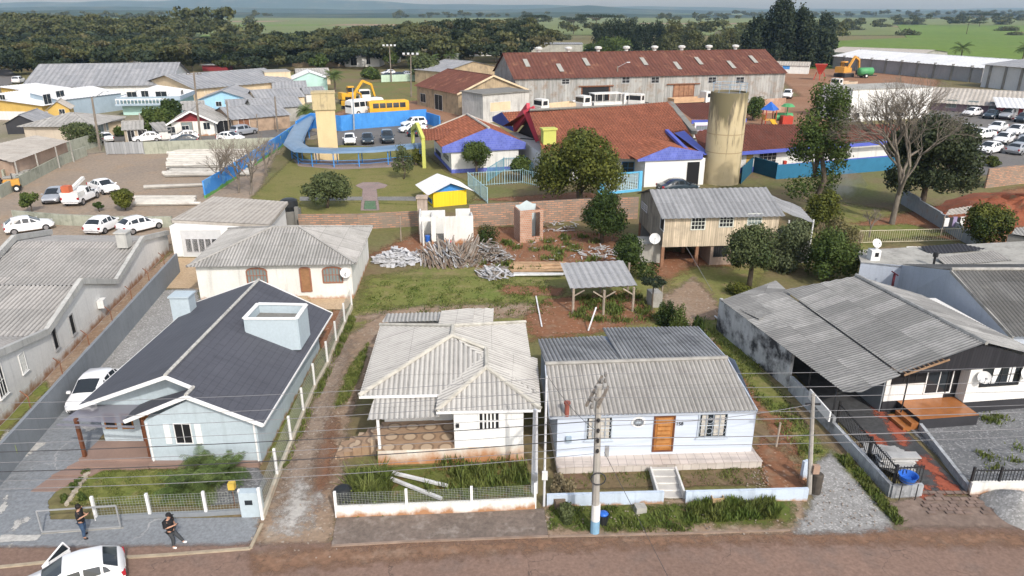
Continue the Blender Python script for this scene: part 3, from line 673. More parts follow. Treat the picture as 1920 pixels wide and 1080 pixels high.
def mound(c,r,h,n=22,seed=1,rough=.03):
 rr=random.Random(seed);m=MB();rings=8;vs=[(c[0],c[1],h)]
 for i in range(1,rings+1):
  t=i/rings
  for k in range(n):
   a=2*math.pi*k/n;q=r*t*(1+.12*math.sin(3*a+seed)+rr.uniform(-.05,.05))
   vs.append((c[0]+q*math.cos(a),c[1]+q*math.sin(a),h*(1-t**1.3)+rr.uniform(-rough,rough)*(1.05-t)))
 fs=[(0,1+k,1+(k+1)%n)for k in range(n)]
 for i in range(rings-1):
  for k in range(n):
   a=1+i*n+k;b=1+i*n+(k+1)%n;fs.append((a,a+n,b+n,b))
 m.add(vs,fs);return m
SOLIDGRAV=M_ground('heaped_gravel',[(.3,.295,.285),(.25,.245,.235),(.34,.335,.325)],(.3,1,8),feather=False,grit=(14,.7,(.45,.44,.43)),bump=.9)
mound(W(1905,955),1.5,1.0).solo('gravel_heap',SOLIDGRAV,'heap of grey gravel on the block paving by the black gate','gravel heap',kind='stuff',smooth=True)
def hills(name,mat,y,x0,x1,prof,depth,seed):
 rr=np.random.default_rng(seed);nx,ny=160,8;m=MB();vs=[]
 ph=rr.uniform(0,6,8)
 for j in range(ny+1):
  t=j/ny
  for i in range(nx+1):
   x=x0+(x1-x0)*i/nx;u=i/nx
   h=np.interp(u,[p[0]for p in prof],[p[1]for p in prof])
   h*=1+.12*math.sin(u*23+ph[0])+.07*math.sin(u*51+ph[1]+t*2)+.05*math.sin(u*97+ph[2]-t*3)
   vs.append((x,y+depth*(t-.5)+60*math.sin(u*31+ph[3]),max(-2,h*math.sin(math.pi*t)**.8-1)))
 fs=[(j*(nx+1)+i,j*(nx+1)+i+1,(j+1)*(nx+1)+i+1,(j+1)*(nx+1)+i)for j in range(ny)for i in range(nx)]
 m.add(vs,fs);o=m.build(name,mat,smooth=True);return tag(o,kind='structure')
HILLM=M_ground('hill_cover',[(.03,.055,.045),(.05,.08,.055),(.1,.11,.075)],(.0016,.005,.03),feather=False,bump=0)
hills('hills',HILLM,7600,-6200,7000,[(0,50),(.08,66),(.13,95),(.17,125),(.22,110),(.27,128),(.3,115),(.36,90),(.42,84),(.5,66),(.55,50),(.65,34),(.8,30),(1,48)],1400,3)
hills('hills',HILLM,4800,-4000,4600,[(0,30),(.12,34),(.25,40),(.35,24),(.45,20),(.52,48),(.56,30),(.62,18),(.75,14),(.9,34),(1,32)],900,5)
hills('hills',HILLM,2500,-2400,2600,[(0,16),(.2,22),(.35,12),(.5,14),(.6,8),(.75,8),(.86,18),(1,28)],600,8)
hills('hill',M_ground('wooded_slope',[(.06,.08,.035),(.09,.11,.045),(.05,.065,.03)],(.01,.04,.3),feather=False,bump=0),560,-700,-90,[(0,12),(.4,10),(.7,7),(.9,4),(1,0)],260,4)
# ================================================================== near houses
def ridge(m,*ps,r=.1,lift=.05):
 for p,q in zip(ps,ps[1:]):m.tube([V3(p)+Vector((0,0,lift)),V3(q)+Vector((0,0,lift))],r,6)
def verge(m,p,q,h=.2,t=.06,drop=.06):
 m.bar(V3(p)-Vector((0,0,drop)),V3(q)-Vector((0,0,drop)),t,h)
 # ---- left house: blue-grey, charcoal roof
t=thing('house','blue-grey bungalow with charcoal tiled roof and white bargeboards on the left','house',(-17,40,0))
T1,T2,FA=W(493,796,2.65),W(622.6,587,2.65),W(348,742.6,4.26)
T2.y=T2.y;RP=lambda x,y:PLN(x,y,T1,T2,FA)
Rf,Rb=RP(309.6,705.5),RP(485.6,525)
FR=RP(363,727);L1=W(143,763,2.8);L2=W(365,568,2.8)
rf=MB();S=dict(pitch=.3,amp=.012,n=2)
rf.corr([T1,T2,Rb,FR],**S);rf.corr([FR,Rb,Rf],**S);rf.corr([T1,FR,FA],**S)
Lc=Vector((L2.x,L1.y,2.8));lf=Rf+Vector((0,.1,0))
rf.corr([L1,L2,Rb,Rf],**S)
LT=W(232,789,2.65);LB=PLN(258,757,FA,FR,LT)
rf.corr([FA,FR,LB,LT],**S)
o=rf.build('roof',R_SLATE,t)
rc=MB();ridge(rc,Rf,Rb,r=.09);ridge(rc,FA,FR,r=.09);rc.build('ridge_cap',M('pale_ridge',(.45,.44,.41),.3,5,.9,dirt=(.2,.19,.17)),o)
for p_,q_ in((FA,T1),(FA,LT),(Rf,L1),(Rf,FR),(Rb,T2),(Rb,L2)):fb=MB();verge(fb,p_,q_);fb.build('bargeboard',WHITEB,t)
for p_,q_ in((T1,T2),(L1,L2)):gt=MB();verge(gt,p_,q_,.1,.1);gt.build('gutter',WHITEB,t)
a,b=(-18.57,31.63),(-12.95,31.68)
w1=MB();w1.prism([(-18.57,31.63),(-12.95,31.68),(-13.3,45.2),(-21.9,45.2),(-21.9,33.4),(-18.57,33.4)],.0,2.62)
w1.poly([(-18.57,31.632,2.6),(-12.95,31.682,2.6),(-15.95,31.65,3.95)])
w1.poly([(-22.2,33.37,2.6),(-15.0,33.37,2.6),(-15.0,33.37,3.7),(-17.2,33.37,4.6)])
w1.poly([(-21.6,45.2,2.6),(-13.3,45.2,2.6),(-17.2,45.2,4.55)])
w1.build('wall',BLUEGREYS,t)
opx(t,a,b,326,795,362,830,frame=WHITEB,fill=DARK,bars=(2,1),fw=.04)
sh=MB();ush,zs1=UZ(308,795,a,b);ush2,zs0=UZ(342,831,a,b);A_,D_,N_,_=frame2(a,b)
for(xa,xb)in((306,324),(364,382)):
 ua,z1=UZ(xa,795,a,b);ub,z0=UZ(xb,831,a,b)
 s_=MB();P=lambda u,z:A_+D_*u+N_*.03+Vector((0,0,z));c=(P(ua,z0)+P(ub,z1))/2
 s_.box(c,(ub-ua,.04,z1-z0),math.atan2(D_.y,D_.x));s_.build('shutter',WHITEB,t)
bs=MB();bs.prism([(-22.4,31.7),(-18.6,31.7),(-18.6,33.39),(-22.3,33.39)],0,.32);bs.prism([(-18.59,31.3),(-13.0,31.35),(-13.0,31.62),(-18.59,31.62)],0,.3)
bs.prism([(-22.75,31.2),(-18.6,31.2),(-18.6,31.69),(-22.45,31.69)],0,.2);bs.prism([(-23.2,30.6),(-21.2,30.6),(-20.9,31.19),(-22.8,31.19)],0,.12)
bs.prism([(-23.5,29.4),(-22.3,29.4),(-21.6,30.59),(-23.2,30.59)],0,.06)
bs.build('porch_floor',M('brown_porch_tile',(.27,.185,.15),.1,.8,.6),t)
opening(t,(-21.9,33.4),(-18.57,33.4),2.15,3.1,.35,2.35,name='door',frame=WOODBR,fill=WOODOR,bars=(3,1),fillname='door_panel',bw=.02)
opening(t,(-21.9,33.4),(-18.57,33.4),.25,.75,1.15,1.95,frame=WOODOR,fill=DARK,bars=(1,1))
opening(t,(-21.9,33.4),(-18.57,33.4),1.15,1.65,1.15,1.95,frame=WOODOR,fill=DARK,bars=(1,1))
for q in((-22.2,31.95),(-18.75,31.9)):
 m=MB();m.box((q[0],q[1],1.45),(.16,.16,2.26));m.build('post',WOODBR,t)
cn=MB();cn.poly([(-22.9,31.9,2.5),(-19.6,31.7,2.45),(-19.6,33.35,2.57),(-22.5,33.35,2.57)]);cn.box((-20.9,31.4,2.5),(4,.08,.08),-.05)
cmat=NT('smoked_canopy');cmat.b.inputs['Base Color'].default_value=(.2,.2,.24,1);cmat.set(.3,.5);cmat.b.inputs['Alpha'].default_value=.75;cn.build('canopy',cmat.m,t)
m=MB();m.box((-22.05,44.9,2.1),(1.25,1.0,4.2));m.prism([(-22.75,44.3),(-21.35,44.3),(-21.35,45.5),(-22.75,45.5)],4.202,4.3);m.build('chimney',BLUEGREY,t)
q=[W(458,598,5.0),W(556,598,5.0),W(574,572,5.0),W(484,570,5.0)]
m=MB()
for i in range(4):m.wall(q[i],q[(i+1)%4],.12,3.0,5.0+.002*i)
m.build('tank_enclosure',BLUEGREY,t);m=MB();m.prism(q,4.3,4.45);fl=m.build('tank_floor',CONCD,t)
m=MB()
for i in range(4):m.wall(q[i],q[(i+1)%4],.26,5.01,5.06+.003*i)
m.build('coping',WHITEB,t)
for x_ in(-13.05,-18.45):m=MB();m.tube([(x_,31.58,.1),(x_,31.58,2.5)],.05);m.build('downpipe',WHITEB,t)
# ---- middle white house with hip roofs
t=thing('house','white bungalow with pale hipped fibre-cement roof and tiled front porch','house',(-3.4,36,0))
S=dict(pitch=.26,amp=.035)
FL,BL,BR=W(673,743,3.3),W(713,610,3.3),W(985,605,3.3);FRc=FL+(BR-BL)
ap0=Vector(((FL.x+BR.x)/2+.15,37.0,4.85));ap1=ap0+Vector((-.03,1.3,.02))
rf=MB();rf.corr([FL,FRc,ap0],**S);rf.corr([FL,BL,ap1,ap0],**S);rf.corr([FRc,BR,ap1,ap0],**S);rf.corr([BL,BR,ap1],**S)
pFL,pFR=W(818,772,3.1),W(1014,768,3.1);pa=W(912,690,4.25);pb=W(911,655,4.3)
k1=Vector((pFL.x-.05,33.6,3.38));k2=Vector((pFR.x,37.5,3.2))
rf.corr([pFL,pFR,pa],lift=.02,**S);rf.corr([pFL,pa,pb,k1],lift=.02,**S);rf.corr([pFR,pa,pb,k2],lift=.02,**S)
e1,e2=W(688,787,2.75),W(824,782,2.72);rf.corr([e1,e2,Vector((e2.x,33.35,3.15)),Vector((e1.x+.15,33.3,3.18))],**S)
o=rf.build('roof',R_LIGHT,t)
rc=MB();S2=dict(r=.12,lift=.06);ridge(rc,FL,ap0,**S2);ridge(rc,ap0,ap1,BL,**S2);ridge(rc,ap1,BR,**S2);ridge(rc,pFL,pa,pb,**S2);ridge(rc,pFR,pa,**S2);ridge(rc,ap0,pb,**S2)
rc.build('ridge_cap',M('pale_ridge_tile',(.45,.43,.38),.2,3,.9,dirt=(.3,.28,.24)),o)
m=MB();verge(m,FL,W(826,740,3.3),.14);verge(m,pFL,pFR,.14);m.build('fascia',WHITEB,t)
a,b=(-6.9,31.62),(.6,32.1)
W_FRONT=M_boards('white_tongue_boards',(.76,.76,.74),.14,gapcol=.86,streak=.1,var=.03)
A_,D_,N_,L_=frame2(a,b);P=lambda u,v:(A_+D_*u-N_*v)
m=MB();m.prism([P(3.95,.02),P(7.5,.02),P(7.35,9.2),P(.1,9.2),P(.1,2.7),P(3.95,2.7)],.0,3.12);m.build('wall',W_FRONT,t)
BST=M('orange_stained_base',(.7,.67,.6),.08,.8,.85,splash=((.42,.2,.09),.55,-.05))
m=MB();m.prism([P(0,0),P(7.53,-.015),P(7.53,.01),P(3.93,.01),P(3.93,2.69),P(0,2.69)],0,.9);m.build('base_wall',BST,t)
ft=NT('round_pattern_porch_tiles');p=ft.pos();mp=ft.n('ShaderNodeMapping');mp.inputs['Scale'].default_value=(1.02,1.02,1);ft.l(p,mp.inputs[0])
sv=ft.n('ShaderNodeVectorMath',operation='FRACTION');ft.l(mp.outputs[0],sv.inputs[0]);su=ft.n('ShaderNodeVectorMath',operation='SUBTRACT');su.inputs[1].default_value=(.5,.5,0);ft.l(sv.outputs[0],su.inputs[0])
mu=ft.n('ShaderNodeVectorMath',operation='MULTIPLY');mu.inputs[1].default_value=(1,1,0);ft.l(su.outputs[0],mu.inputs[0]);ln=ft.n('ShaderNodeVectorMath',operation='LENGTH');ft.l(mu.outputs[0],ln.inputs[0])
rg=ft.math('LESS_THAN',ft.math('ABSOLUTE',ft.math('SUBTRACT',ln.outputs['Value'],.36)),.06)
c=ft.mix(ft.ramp(ft.noise(3,p),.35,.65),(.3,.2,.13),(.36,.25,.165));c=ft.mix(ft.math('LESS_THAN',ln.outputs['Value'],.3),c,(.45,.34,.24));c=ft.mix(rg,c,(.22,.15,.1));ft.col(c);ft.set(.5)
m=MB();m.prism([P(-.05,-.05),P(3.93,-.05),P(3.93,2.69),P(-.05,2.69)],.901,.94);m.build('porch_floor',ft.m,t)
m=MB();m.box(P(.12,.1)+Vector((0,0,1.83)),(.13,.13,1.76));m.build('porch_post',WHITEB,t)
opening(t,P(.1,2.7),P(3.95,2.7),2.75,3.6,.96,2.95,name='door',frame=WHITEB,fill=WHITE,bars=(1,1),fillname='door_panel')
opx(t,P(3.95,.02),P(7.5,.02),899,775,935,803,frame=WHITEB,fill=DARK,bars=(5,2),bw=.09,fw=.08,label='white barred front window')
u,z=UZ(858,797,a,b);m=MB();m.box(A_+D_*u+N_*.06+Vector((0,0,z)),(.16,.1,.2));m.build('wall_lamp',BLACKM,t)
rr_=MB();c4=PP((725,588,3.0),(828,585,3.0));rr_.corr([c4[0],c4[1],c4[1]+Vector((0,-1.8,.15)),c4[0]+Vector((0,-1.8,.15))],**S)
q=PP((828,582,3.5),(890,578,3.75),(926,578,3.5));dn=Vector((0,-2.6,0));rr_.corr([q[0],q[1],q[1]+dn,q[0]+dn],**S);rr_.corr([q[1],q[2],q[2]+dn,q[1]+dn],**S);rr_.build('rear_roof',R_LIGHT,t)
m=MB();m.prism([(c4[0].x+.3,41),(q[2].x-.2,41),(q[2].x-.2,q[0].y-.3),(c4[0].x+.3,c4[0].y-.4)],0,2.8);m.build('rear_wall',WHITE,t)
m=MB()
for i in range(5):m.prism([(-7.0-.45*(i+1),32.6-.12*i),(-7.0-.45*i-.003,32.6-.12*i),(-6.95-.45*i-.003,34.1-.12*i),(-6.95-.45*(i+1),34.1-.12*i)],0,.9-.17*i)
m.build('side_steps',ft.m,t)
# ---- right-centre ice-blue house, number 158
t=thing('house','ice-blue wooden house with grey corrugated gable roof and orange door','house',(7.4,37,0))
El,Er,Rl,Rr_=W(1030,781,2.95),W(1420,769,2.95),W(1025,686,4.0),W(1364,672,4.0)
Rl=Vector((1.8,35.1,4.05));Rr_=W(1364,672,4.05);B1=W(1008,636,2.6);B2=W(1131,629,2.6);B3=W(1129,614,2.3);B4=W(1308,612,2.3)
S=dict(pitch=.24,amp=.036)
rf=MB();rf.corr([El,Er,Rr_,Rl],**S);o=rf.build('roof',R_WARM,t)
rb=MB();f=(B2.x-B1.x)/(B4.x-B1.x);Rm=Rl+(Rr_-Rl)*.42;rb.corr([Rl,Rm,B2,B1],down=(-.06,1,-.2),**S);rb.corr([Rm,Rr_,B4,B3],down=(.0,1,-.2),**S);o2=rb.build('back_roof',R_DARK,t)
m=MB();ridge(m,Rl,Rr_,r=.12);m.build('ridge_cap',M('grey_ridge',(.3,.29,.27),.25,2,.9),o)
m=MB();verge(m,Rr_,Er,.16);verge(m,Rl,El,.16);verge(m,Rr_,B4,.16);verge(m,El,Er,.1,.05,.1);m.build('bargeboard',M('grey_blue_trim',(.4,.44,.5),.1,1,.7),t)
a,b=(2.3,31.68),(12.5,32.22);A_,D_,N_,L_=frame2(a,b);P=lambda u,v:(A_+D_*u-N_*v)
m=MB();m.prism([P(0,0),P(L_,0),P(L_,10.4),P(3.6,10.4),P(3.6,9.0),P(0,9.0)],.42,2.4);m.prism([P(0,0),P(L_,0),P(L_,5.5),P(0,5.5)],2.402,2.9)
for u in(0,L_):m.poly([P(u,0)+Vector((0,0,2.9)),P(u,3.6)+Vector((0,0,3.95)),P(u,9)+Vector((0,0,2.4)),P(u,0)+Vector((0,0,2.4))])
m.build('wall',ICEB,t)
m=MB();m.prism([P(-.05,-.9),P(L_+.25,-.9),P(L_+.1,10.4),P(-.05,9)],0,.42)
TILEP=M_brickwall('pale_patio_tiles',(.6,.55,.5),(.56,.5,.45),(.42,.37,.33),.45,.45,.02,dirt=(.45,.38,.32),dlo=.6,dhi=.85)
m.build('base',TILEP,t);m=MB()
tt=NT('patio_floor_tiles');p=tt.pos();br=tt.n('ShaderNodeTexBrick');br.offset=0;br.inputs['Scale'].default_value=1;br.inputs['Brick Width'].default_value=.45;br.inputs['Row Height'].default_value=.45;br.inputs['Mortar Size'].default_value=.018
br.inputs['Color1'].default_value=(.55,.48,.43,1);br.inputs['Color2'].default_value=(.5,.44,.39,1);br.inputs['Mortar'].default_value=(.33,.28,.25,1);tt.l(p,br.inputs[0]);tt.col(tt.mix(tt.ramp(tt.noise(1.2,p,5),.5,.8),br.outputs[0],(.36,.31,.28)));tt.set(.6)
m.prism([P(-.08,-.93),P(L_+.28,-.93),P(L_+.2,-.003),P(-.08,-.003)],.421,.46);m.build('patio_floor',tt.m,t)
GRILLE=M('grey_window_grille',(.42,.47,.52),.1,1,.6)
def grille(par,a,b,u0,u1,z0,z1,nx,mat=GRILLE,pr=.07):
 A,D,N,_=frame2(a,b);g=MB();Q=lambda u,z:A+D*u+N*pr+Vector((0,0,z))
 for i in range(nx+1):g.tube([Q(u0+(u1-u0)*i/nx,z0),Q(u0+(u1-u0)*i/nx,z1)],.012,4)
 for k in range(nx):
  uc=u0+(u1-u0)*(k+.5)/nx
  for zc in(z0+(z1-z0)*.27,z0+(z1-z0)*.73):
   r=(u1-u0)/nx*.45;g.tube([Q(uc+r*math.cos(t_*.7854),zc+r*1.1*math.sin(t_*.7854))for t_ in range(9)],.012,4)
 return g.build('grille',mat,par)
CURT=M('curtain',(.5,.47,.42),.15,3,.9)
for(x0,y0,x1,y1)in((1101,783,1145,822),(1313,777,1359,817)):
 w_=opx(t,a,b,x0,y0,x1,y1,frame=M('grey_blue_frame',(.5,.56,.63),.08,1,.6),fill=GLASS,bars=(4,2),fw=.07,bw=.04,sill=True)
 u0,z1=UZ(x0,y0,a,b);u1,z0=UZ(x1,y1,a,b);grille(w_,a,b,u0,u1,z0,z1,4)
 m=MB()
 for(s0,s1)in((.08,.3),(.55,.92)):
  q=[A_+D_*(u0+(u1-u0)*s)+N_*.018+Vector((0,0,z))for s,z in((s0,z0+.05),(s1,z0+.05),(s1,z1-.05),(s0,z1-.05))];m.poly(q)
 m.build('curtain',CURT,w_)
d_=opx(t,a,b,1230,782,1258,843,name='door',frame=WOODBR,fill=WOODOR,bars=(1,1),fillname='door_panel',fw=.09)
u0,z1=UZ(1230,782,a,b);u1,z0=UZ(1258,843,a,b);m=MB()
for i in range(7):m.box(A_+D_*((u0+u1)/2)+N_*.03+Vector((0,0,z0+.25+i*.26)),(u1-u0-.25,.03,.17),math.atan2(D_.y,D_.x))
m.build('door_slats',M('light_orange_wood',(.45,.21,.07),.2,4,.45),d_)
uo,zo=UZ(1197,791,a,b);m=MB();c=A_+D_*uo+Vector((0,0,zo))
def disc(c,r,nrm,th,n=20,ell=1):
 M_=Vector(nrm).to_track_quat('Z','Y').to_matrix();vs=[]
 for k in(0,th):
  for i in range(n):
   an=2*math.pi*i/n;vs.append(c+M_@Vector((r*math.cos(an),r*ell*math.sin(an),k)))
 return vs,[tuple(range(n,2*n))]+[(i,(i+1)%n,n+(i+1)%n,n+i)for i in range(n)]
m.add(*disc(c,.37,N_,.05,24,.82));ow=m.build('oval_window',WHITEB,t);m=MB();m.add(*disc(c,.27,N_,.06,24,.82));m.build('pane',DARK,ow)
m=MB()
for i in range(8):an=i*math.pi/8;m.tube([c+N_*.07+D_*.27*math.cos(an)+Vector((0,0,.22*math.sin(an))),c+N_*.07-D_*.27*math.cos(an)-Vector((0,0,.22*math.sin(an)))],.012,4)
m.build('grille',GRILLE,ow)
def text(s,p,size,nrm_dir,mat,parent,name='number'):
 cu=bpy.data.curves.new(name,'FONT');cu.body=s;cu.size=size;cu.extrude=.01;cu.align_x='CENTER'
 o=bpy.data.objects.new(name,cu);COL.objects.link(o);dg=bpy.context.evaluated_depsgraph_get();me=bpy.data.meshes.new_from_object(o.evaluated_get(dg));bpy.data.objects.remove(o)
 me.materials.clear();me.materials.append(mat);o=bpy.data.objects.new(name,me);COL.objects.link(o)
 rz=math.atan2(nrm_dir.x,-nrm_dir.y);o.rotation_euler=(math.pi/2,0,rz);o.location=p
 if parent:o.parent=parent;o.location=p-parent.location
 return o
u,z=UZ(1274,797,a,b);text('158',A_+D_*u+N_*.03+Vector((0,0,z)),.26,N_,BLACKM,t,'house_number')
u,z=UZ(1066,822,a,b);m=MB();m.box(A_+D_*u+N_*.08+Vector((0,0,z)),(.28,.16,.3));m.build('meter_box',M('blue_grey_box',(.3,.38,.45),.1,2,.6),t)
m=MB();c=W(1063,770,3.2);m.lathe((c.x,c.y,2.9),[(.12,0),(.12,.7),(.17,.7),(.17,.8)],10);m.build('flue',M('dull_red_pipe',(.25,.08,.06),.2,2,.8),t)
m=MB();tf=W(1262,945);
for i in range(5):
 y0=28.9+i*.44;m.prism([(7.05,y0),(8.2,y0),(8.2,30.8),(7.05,30.8)]if i<4 else[(7.05,y0),(8.2,y0),(8.2,30.8),(7.05,30.8)],.0+.092*i+(.001 if i else 0),.092*(i+1))
m.prism([(6.95,28.8),(7.045,28.8),(7.045,30.8),(6.95,30.8)],0,.5);m.prism([(8.205,28.8),(8.3,28.8),(8.3,30.8),(8.205,30.8)],0,.5)
m.build('steps',M_brickwall('white_step_tiles',(.72,.71,.68),(.68,.67,.64),(.5,.48,.45),.4,.092,.008),t)
# ---- right house: black gable, white boards, patched roof
t=thing('house','white and black boarded house with sprawling patched grey roof on the right','house',(24,41,0))
S=dict(pitch=.22,amp=.02)
rl0,rl1=W(1605,517,4.7),W(1850,645,4.7)
g1=W(1690,700,3.35);eA=W(1350,560,2.6);eB=W(1582,737,2.55);gz=W(1615,735,2.75)
mA=W(1470,545,3.35)
rf=MB()
rf.corr([rl0,rl1,g1,mA],lift=.03,**S)
rf.corr([mA+Vector((0,0,-.08)),g1+Vector((0,0,-.08)),gz,eB,eA],**S)
rt=W(1455,527,2.75);rf.corr([eA,rt,W(1484,548,3.1),W(1425,600,2.75)],lift=-.05,**S)
rr0=W(1614,514,4.7);re0=Vector((29.0,47.6,3.1));re1=Vector((31.4,37.6,3.1))
rf.corr([rl1,re1,re0,rl0],lift=.03,**S)
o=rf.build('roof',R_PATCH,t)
m=MB();ridge(m,rl0,rl1,r=.13);m.build('ridge_cap',M('old_grey_ridge',(.27,.27,.26),.3,3,.9),o)
gp_=lambda s:g1+(rl1-g1)*s
m=MB()
for i in range(9):
 s0=.05+i*.055;p=gp_(s0)+Vector((0,-.12,-.04));m.bar(p,p+Vector((-.1,.45,.0)),.05,.06)
m.bar(gp_(.02)+Vector((0,-.15,-.08)),gp_(.55)+Vector((0,-.15,-.08)),.05,.1);m.build('exposed_rafters',M('bare_rafter',(.27,.17,.1),.2,3,.9),t)
a,b=(21.55,36.85),(31.2,38.1);A_,D_,N_,L_=frame2(a,b);P=lambda u,v:(A_+D_*u-N_*v)
fu0,_=UZ(1802,700,a,b)
m=MB();m.prism([P(0,0),P(L_,0),P(L_,9.5),P(0,10.5)],.75,2.95);m.build('wall',W_BOARDW,t)
m=MB();m.prism([P(fu0-2.0+1.95,-.7),P(L_-.1,-.7),P(L_-.1,-.003),P(fu0-.05,-.003)],.75,2.9);m.build('front_room_wall',W_BOARDW,t)
m=MB();m.prism([P(-.02,-.02),P(fu0-.06,-.02),P(fu0-.06,-.72),P(L_-.08,-.72),P(L_+.02,0),P(L_,9.5),P(-.02,10.5)],.0,.75);m.build('base',BLACKP,t)
gz0=V3(P(.2,-.05),2.95);m=MB();m.poly([P(.4,-.75)+Vector((0,0,2.9)),P(L_,-.75)+Vector((0,0,2.9)),rl1+Vector((0,.35,-.12)),g1+Vector((.35,.4,-.1))]);m.build('gable',M_boards('black_boards',(.03,.03,.035),.2,gapcol=.6,streak=.2,var=.2),t)
m=MB();m.prism([P(.9,-2.05),P(fu0-.1,-2.05),P(fu0-.1,-.025),P(.9,-.025)],0,.72);m.build('porch_base',BLACKP,t)
PORW=M('varnished_porch_tiles',(.33,.13,.045),.15,1.5,.25)
m=MB();m.prism([P(.88,-2.07),P(fu0-.1,-2.07),P(fu0-.1,-.024),P(.88,-.024)],.721,.75);m.prism([P(.45,-2.05),P(.87,-2.05),P(.87,-.6),P(.45,-.6)],0,.5);m.prism([P(.0,-2.05),P(.447,-2.05),P(.447,-.6),P(.0,-.6)],0,.25);m.build('porch_floor',PORW,t)
opx(t,P(0,0),P(L_,0),1677,700,1737,714,frame=BLACKM,fill=DARK,bars=(3,1),fw=.08)
opx(t,P(0,0),P(L_,0),1742,694,1778,734,name='sliding_door',frame=WHITEB,fill=GLASS,bars=(2,1),fw=.07)
opx(t,P(0,0),P(L_,0),1782,692,1808,745,name='door',frame=BLACKM,fill=DARK,bars=(1,1))
fa,fb_=P(0,-.7),P(L_,-.7)
w_=opx(t,fa,fb_,1848,686,1906,718,frame=BLACKM,fill=GLASS,bars=(4,2),fw=.1,bw=.05,label='black framed front window with white curtain')
u0,z1=UZ(1862,688,fa,fb_);u1,z0=UZ(1897,716,fa,fb_);m=MB();A2=V3(fa,0)
m.poly([A2+D_*u0+N_*.02+Vector((0,0,z0)),A2+D_*(u0+.35)+N_*.02+Vector((0,0,z0)),A2+D_*(u0+.55)+N_*.02+Vector((0,0,z1)),A2+D_*(u0+.1)+N_*.02+Vector((0,0,z1))]);m.poly([A2+D_*(u1-.35)+N_*.02+Vector((0,0,z0)),A2+D_*u1+N_*.02+Vector((0,0,z0)),A2+D_*u1+N_*.02+Vector((0,0,z1)),A2+D_*(u1-.4)+N_*.02+Vector((0,0,z1))]);m.build('curtain',WHITEB,w_)
m=MB();q=W(1686,787,0);m.tube([(q.x,q.y,0),(q.x,q.y,3.0)],.045,6);m.build('porch_post',BLACKM,t)
for q in(W(1512,745),W(1557,800)):
 m=MB();m.tube([(q.x,q.y,0),(q.x,q.y,2.55)],.06,6);m.build('carport_post',BLACKM,t)
m=MB();m.wall(P(-.01,0),P(-.01,8),.06,.0,2.95,off=-.1);m.build('side_wall',GREYWALL,t)
def dish(parent_or_none,c,r,nrm,label=None,stand=.4,**k):
 root=thing('satellite_dish',label,'satellite dish',c,**k);local(root)
 n_=Vector(nrm).normalized();M_=n_.to_track_quat('Z','Y').to_matrix();m=MB();prof=[(0.01,0),(.5,.05),(.85,.15),(1,.22)]
 vs=[];fs=[];N2=18
 for(rr,z)in prof:
  for i in range(N2):an=2*math.pi*i/N2;vs.append(M_@Vector((r*rr*math.cos(an),r*rr*math.sin(an),r*z)))
 for i in range(len(prof)-1):
  for k_ in range(N2):fs.append((i*N2+k_,i*N2+(k_+1)%N2,(i+1)*N2+(k_+1)%N2,(i+1)*N2+k_))
 m.add(vs,fs);m.build('reflector',M('dish_white',(.68,.68,.67),.1,3,.6),root,True)
 m=MB();tip=M_@Vector((0,-.2*r,r*1.0));m.tube([M_@Vector((0,-r*.9,r*.2)),tip],.018,4);m.box(tip,(.1,.1,.1));m.tube([Vector((0,0,0)),Vector((0,.12,-stand))],.025,5);m.build('feed_arm',GALV,root)
 return root
def dpx(px,py,a,b,off,r,nrm,label):
 A,D,N,_=frame2(a,b);u,z=UZ(px,py,a,b);return dish(None,A+D*u+N*off+Vector((0,0,z)),r,nrm,label)
dpx(1838,703,fa,fb_,.3,.36,(-.3,-1,.5),'white satellite dish on the boarded wall left of the black window')
dpx(1916,696,fa,fb_,.3,.36,(.1,-1,.5),'white satellite dish on the boarded wall right of the black window')
# ---- periwinkle house behind it
t=thing('house','periwinkle rendered house with dark ribbed roof behind the patched roof','house',(36,48,0))
PERI=M('periwinkle_render',(.43,.475,.555),.05,.5,.8,streak=.12)
x0=30.6;ap=W(1783,507,4.9);fe=W(1892,624,3.05);be=Vector((ap.x+.1,ap.y+6.3,3.1))
m=MB();m.poly([(fe.x,fe.y,0),(be.x,be.y,0),be,ap,fe]);m.poly([(fe.x,fe.y,0),(fe.x+16,fe.y,0),(fe.x+16,fe.y,3),fe]);an=W(1614,492,2.95);m.poly([(be.x,be.y,0),(an.x,an.y,0),an,be]);m.build('wall',PERI,t)
S=dict(pitch=.26,amp=.04);E=Vector((17,0,0));rf=MB();f0=fe+(fe-ap)*.06;rf.corr([ap,ap+E,f0+E,f0],lift=.05,**S);rf.corr([ap,ap+E,be+E,be],lift=.05,**S);rf.build('roof',M_roof('soot_fibre_cement',(.17,.165,.155),(.22,.215,.205),1.1,2.2,.25,moss=(.3,.29,.26),mlo=.55,mhi=.85),t)
m=MB();ridge(m,ap,ap+E,r=.14,lift=.1);verge(m,ap,f0,.2,.1);m.build('ridge_cap',M('old_grey_ridge2',(.3,.29,.27),.3,2,.9),t)
ar=W(1606,470,2.95);m=MB();m.prism([(an.x,an.y),(be.x,be.y),(be.x+17,be.y),(be.x+17,ar.y+3),(ar.x,ar.y)],2.85,3.0);m.build('flat_roof',R_GREY if False else CONC,t)
m=MB();q=PP((1725,463,3.2),(1800,455,3.5),(1850,468,3.2),(1745,477,3.0));m.corr(q,.3,.03);m.build('black_roof',BLACKP,t)
m=MB();q=PP((1755,482,3.3),(1865,470,3.3),(1898,488,3.05),(1775,498,3.05));m.corr(q,.26,.035,down=(0,-1,-.1));m.build('rear_roof',MATS['weathered_fibre_cement'],t)
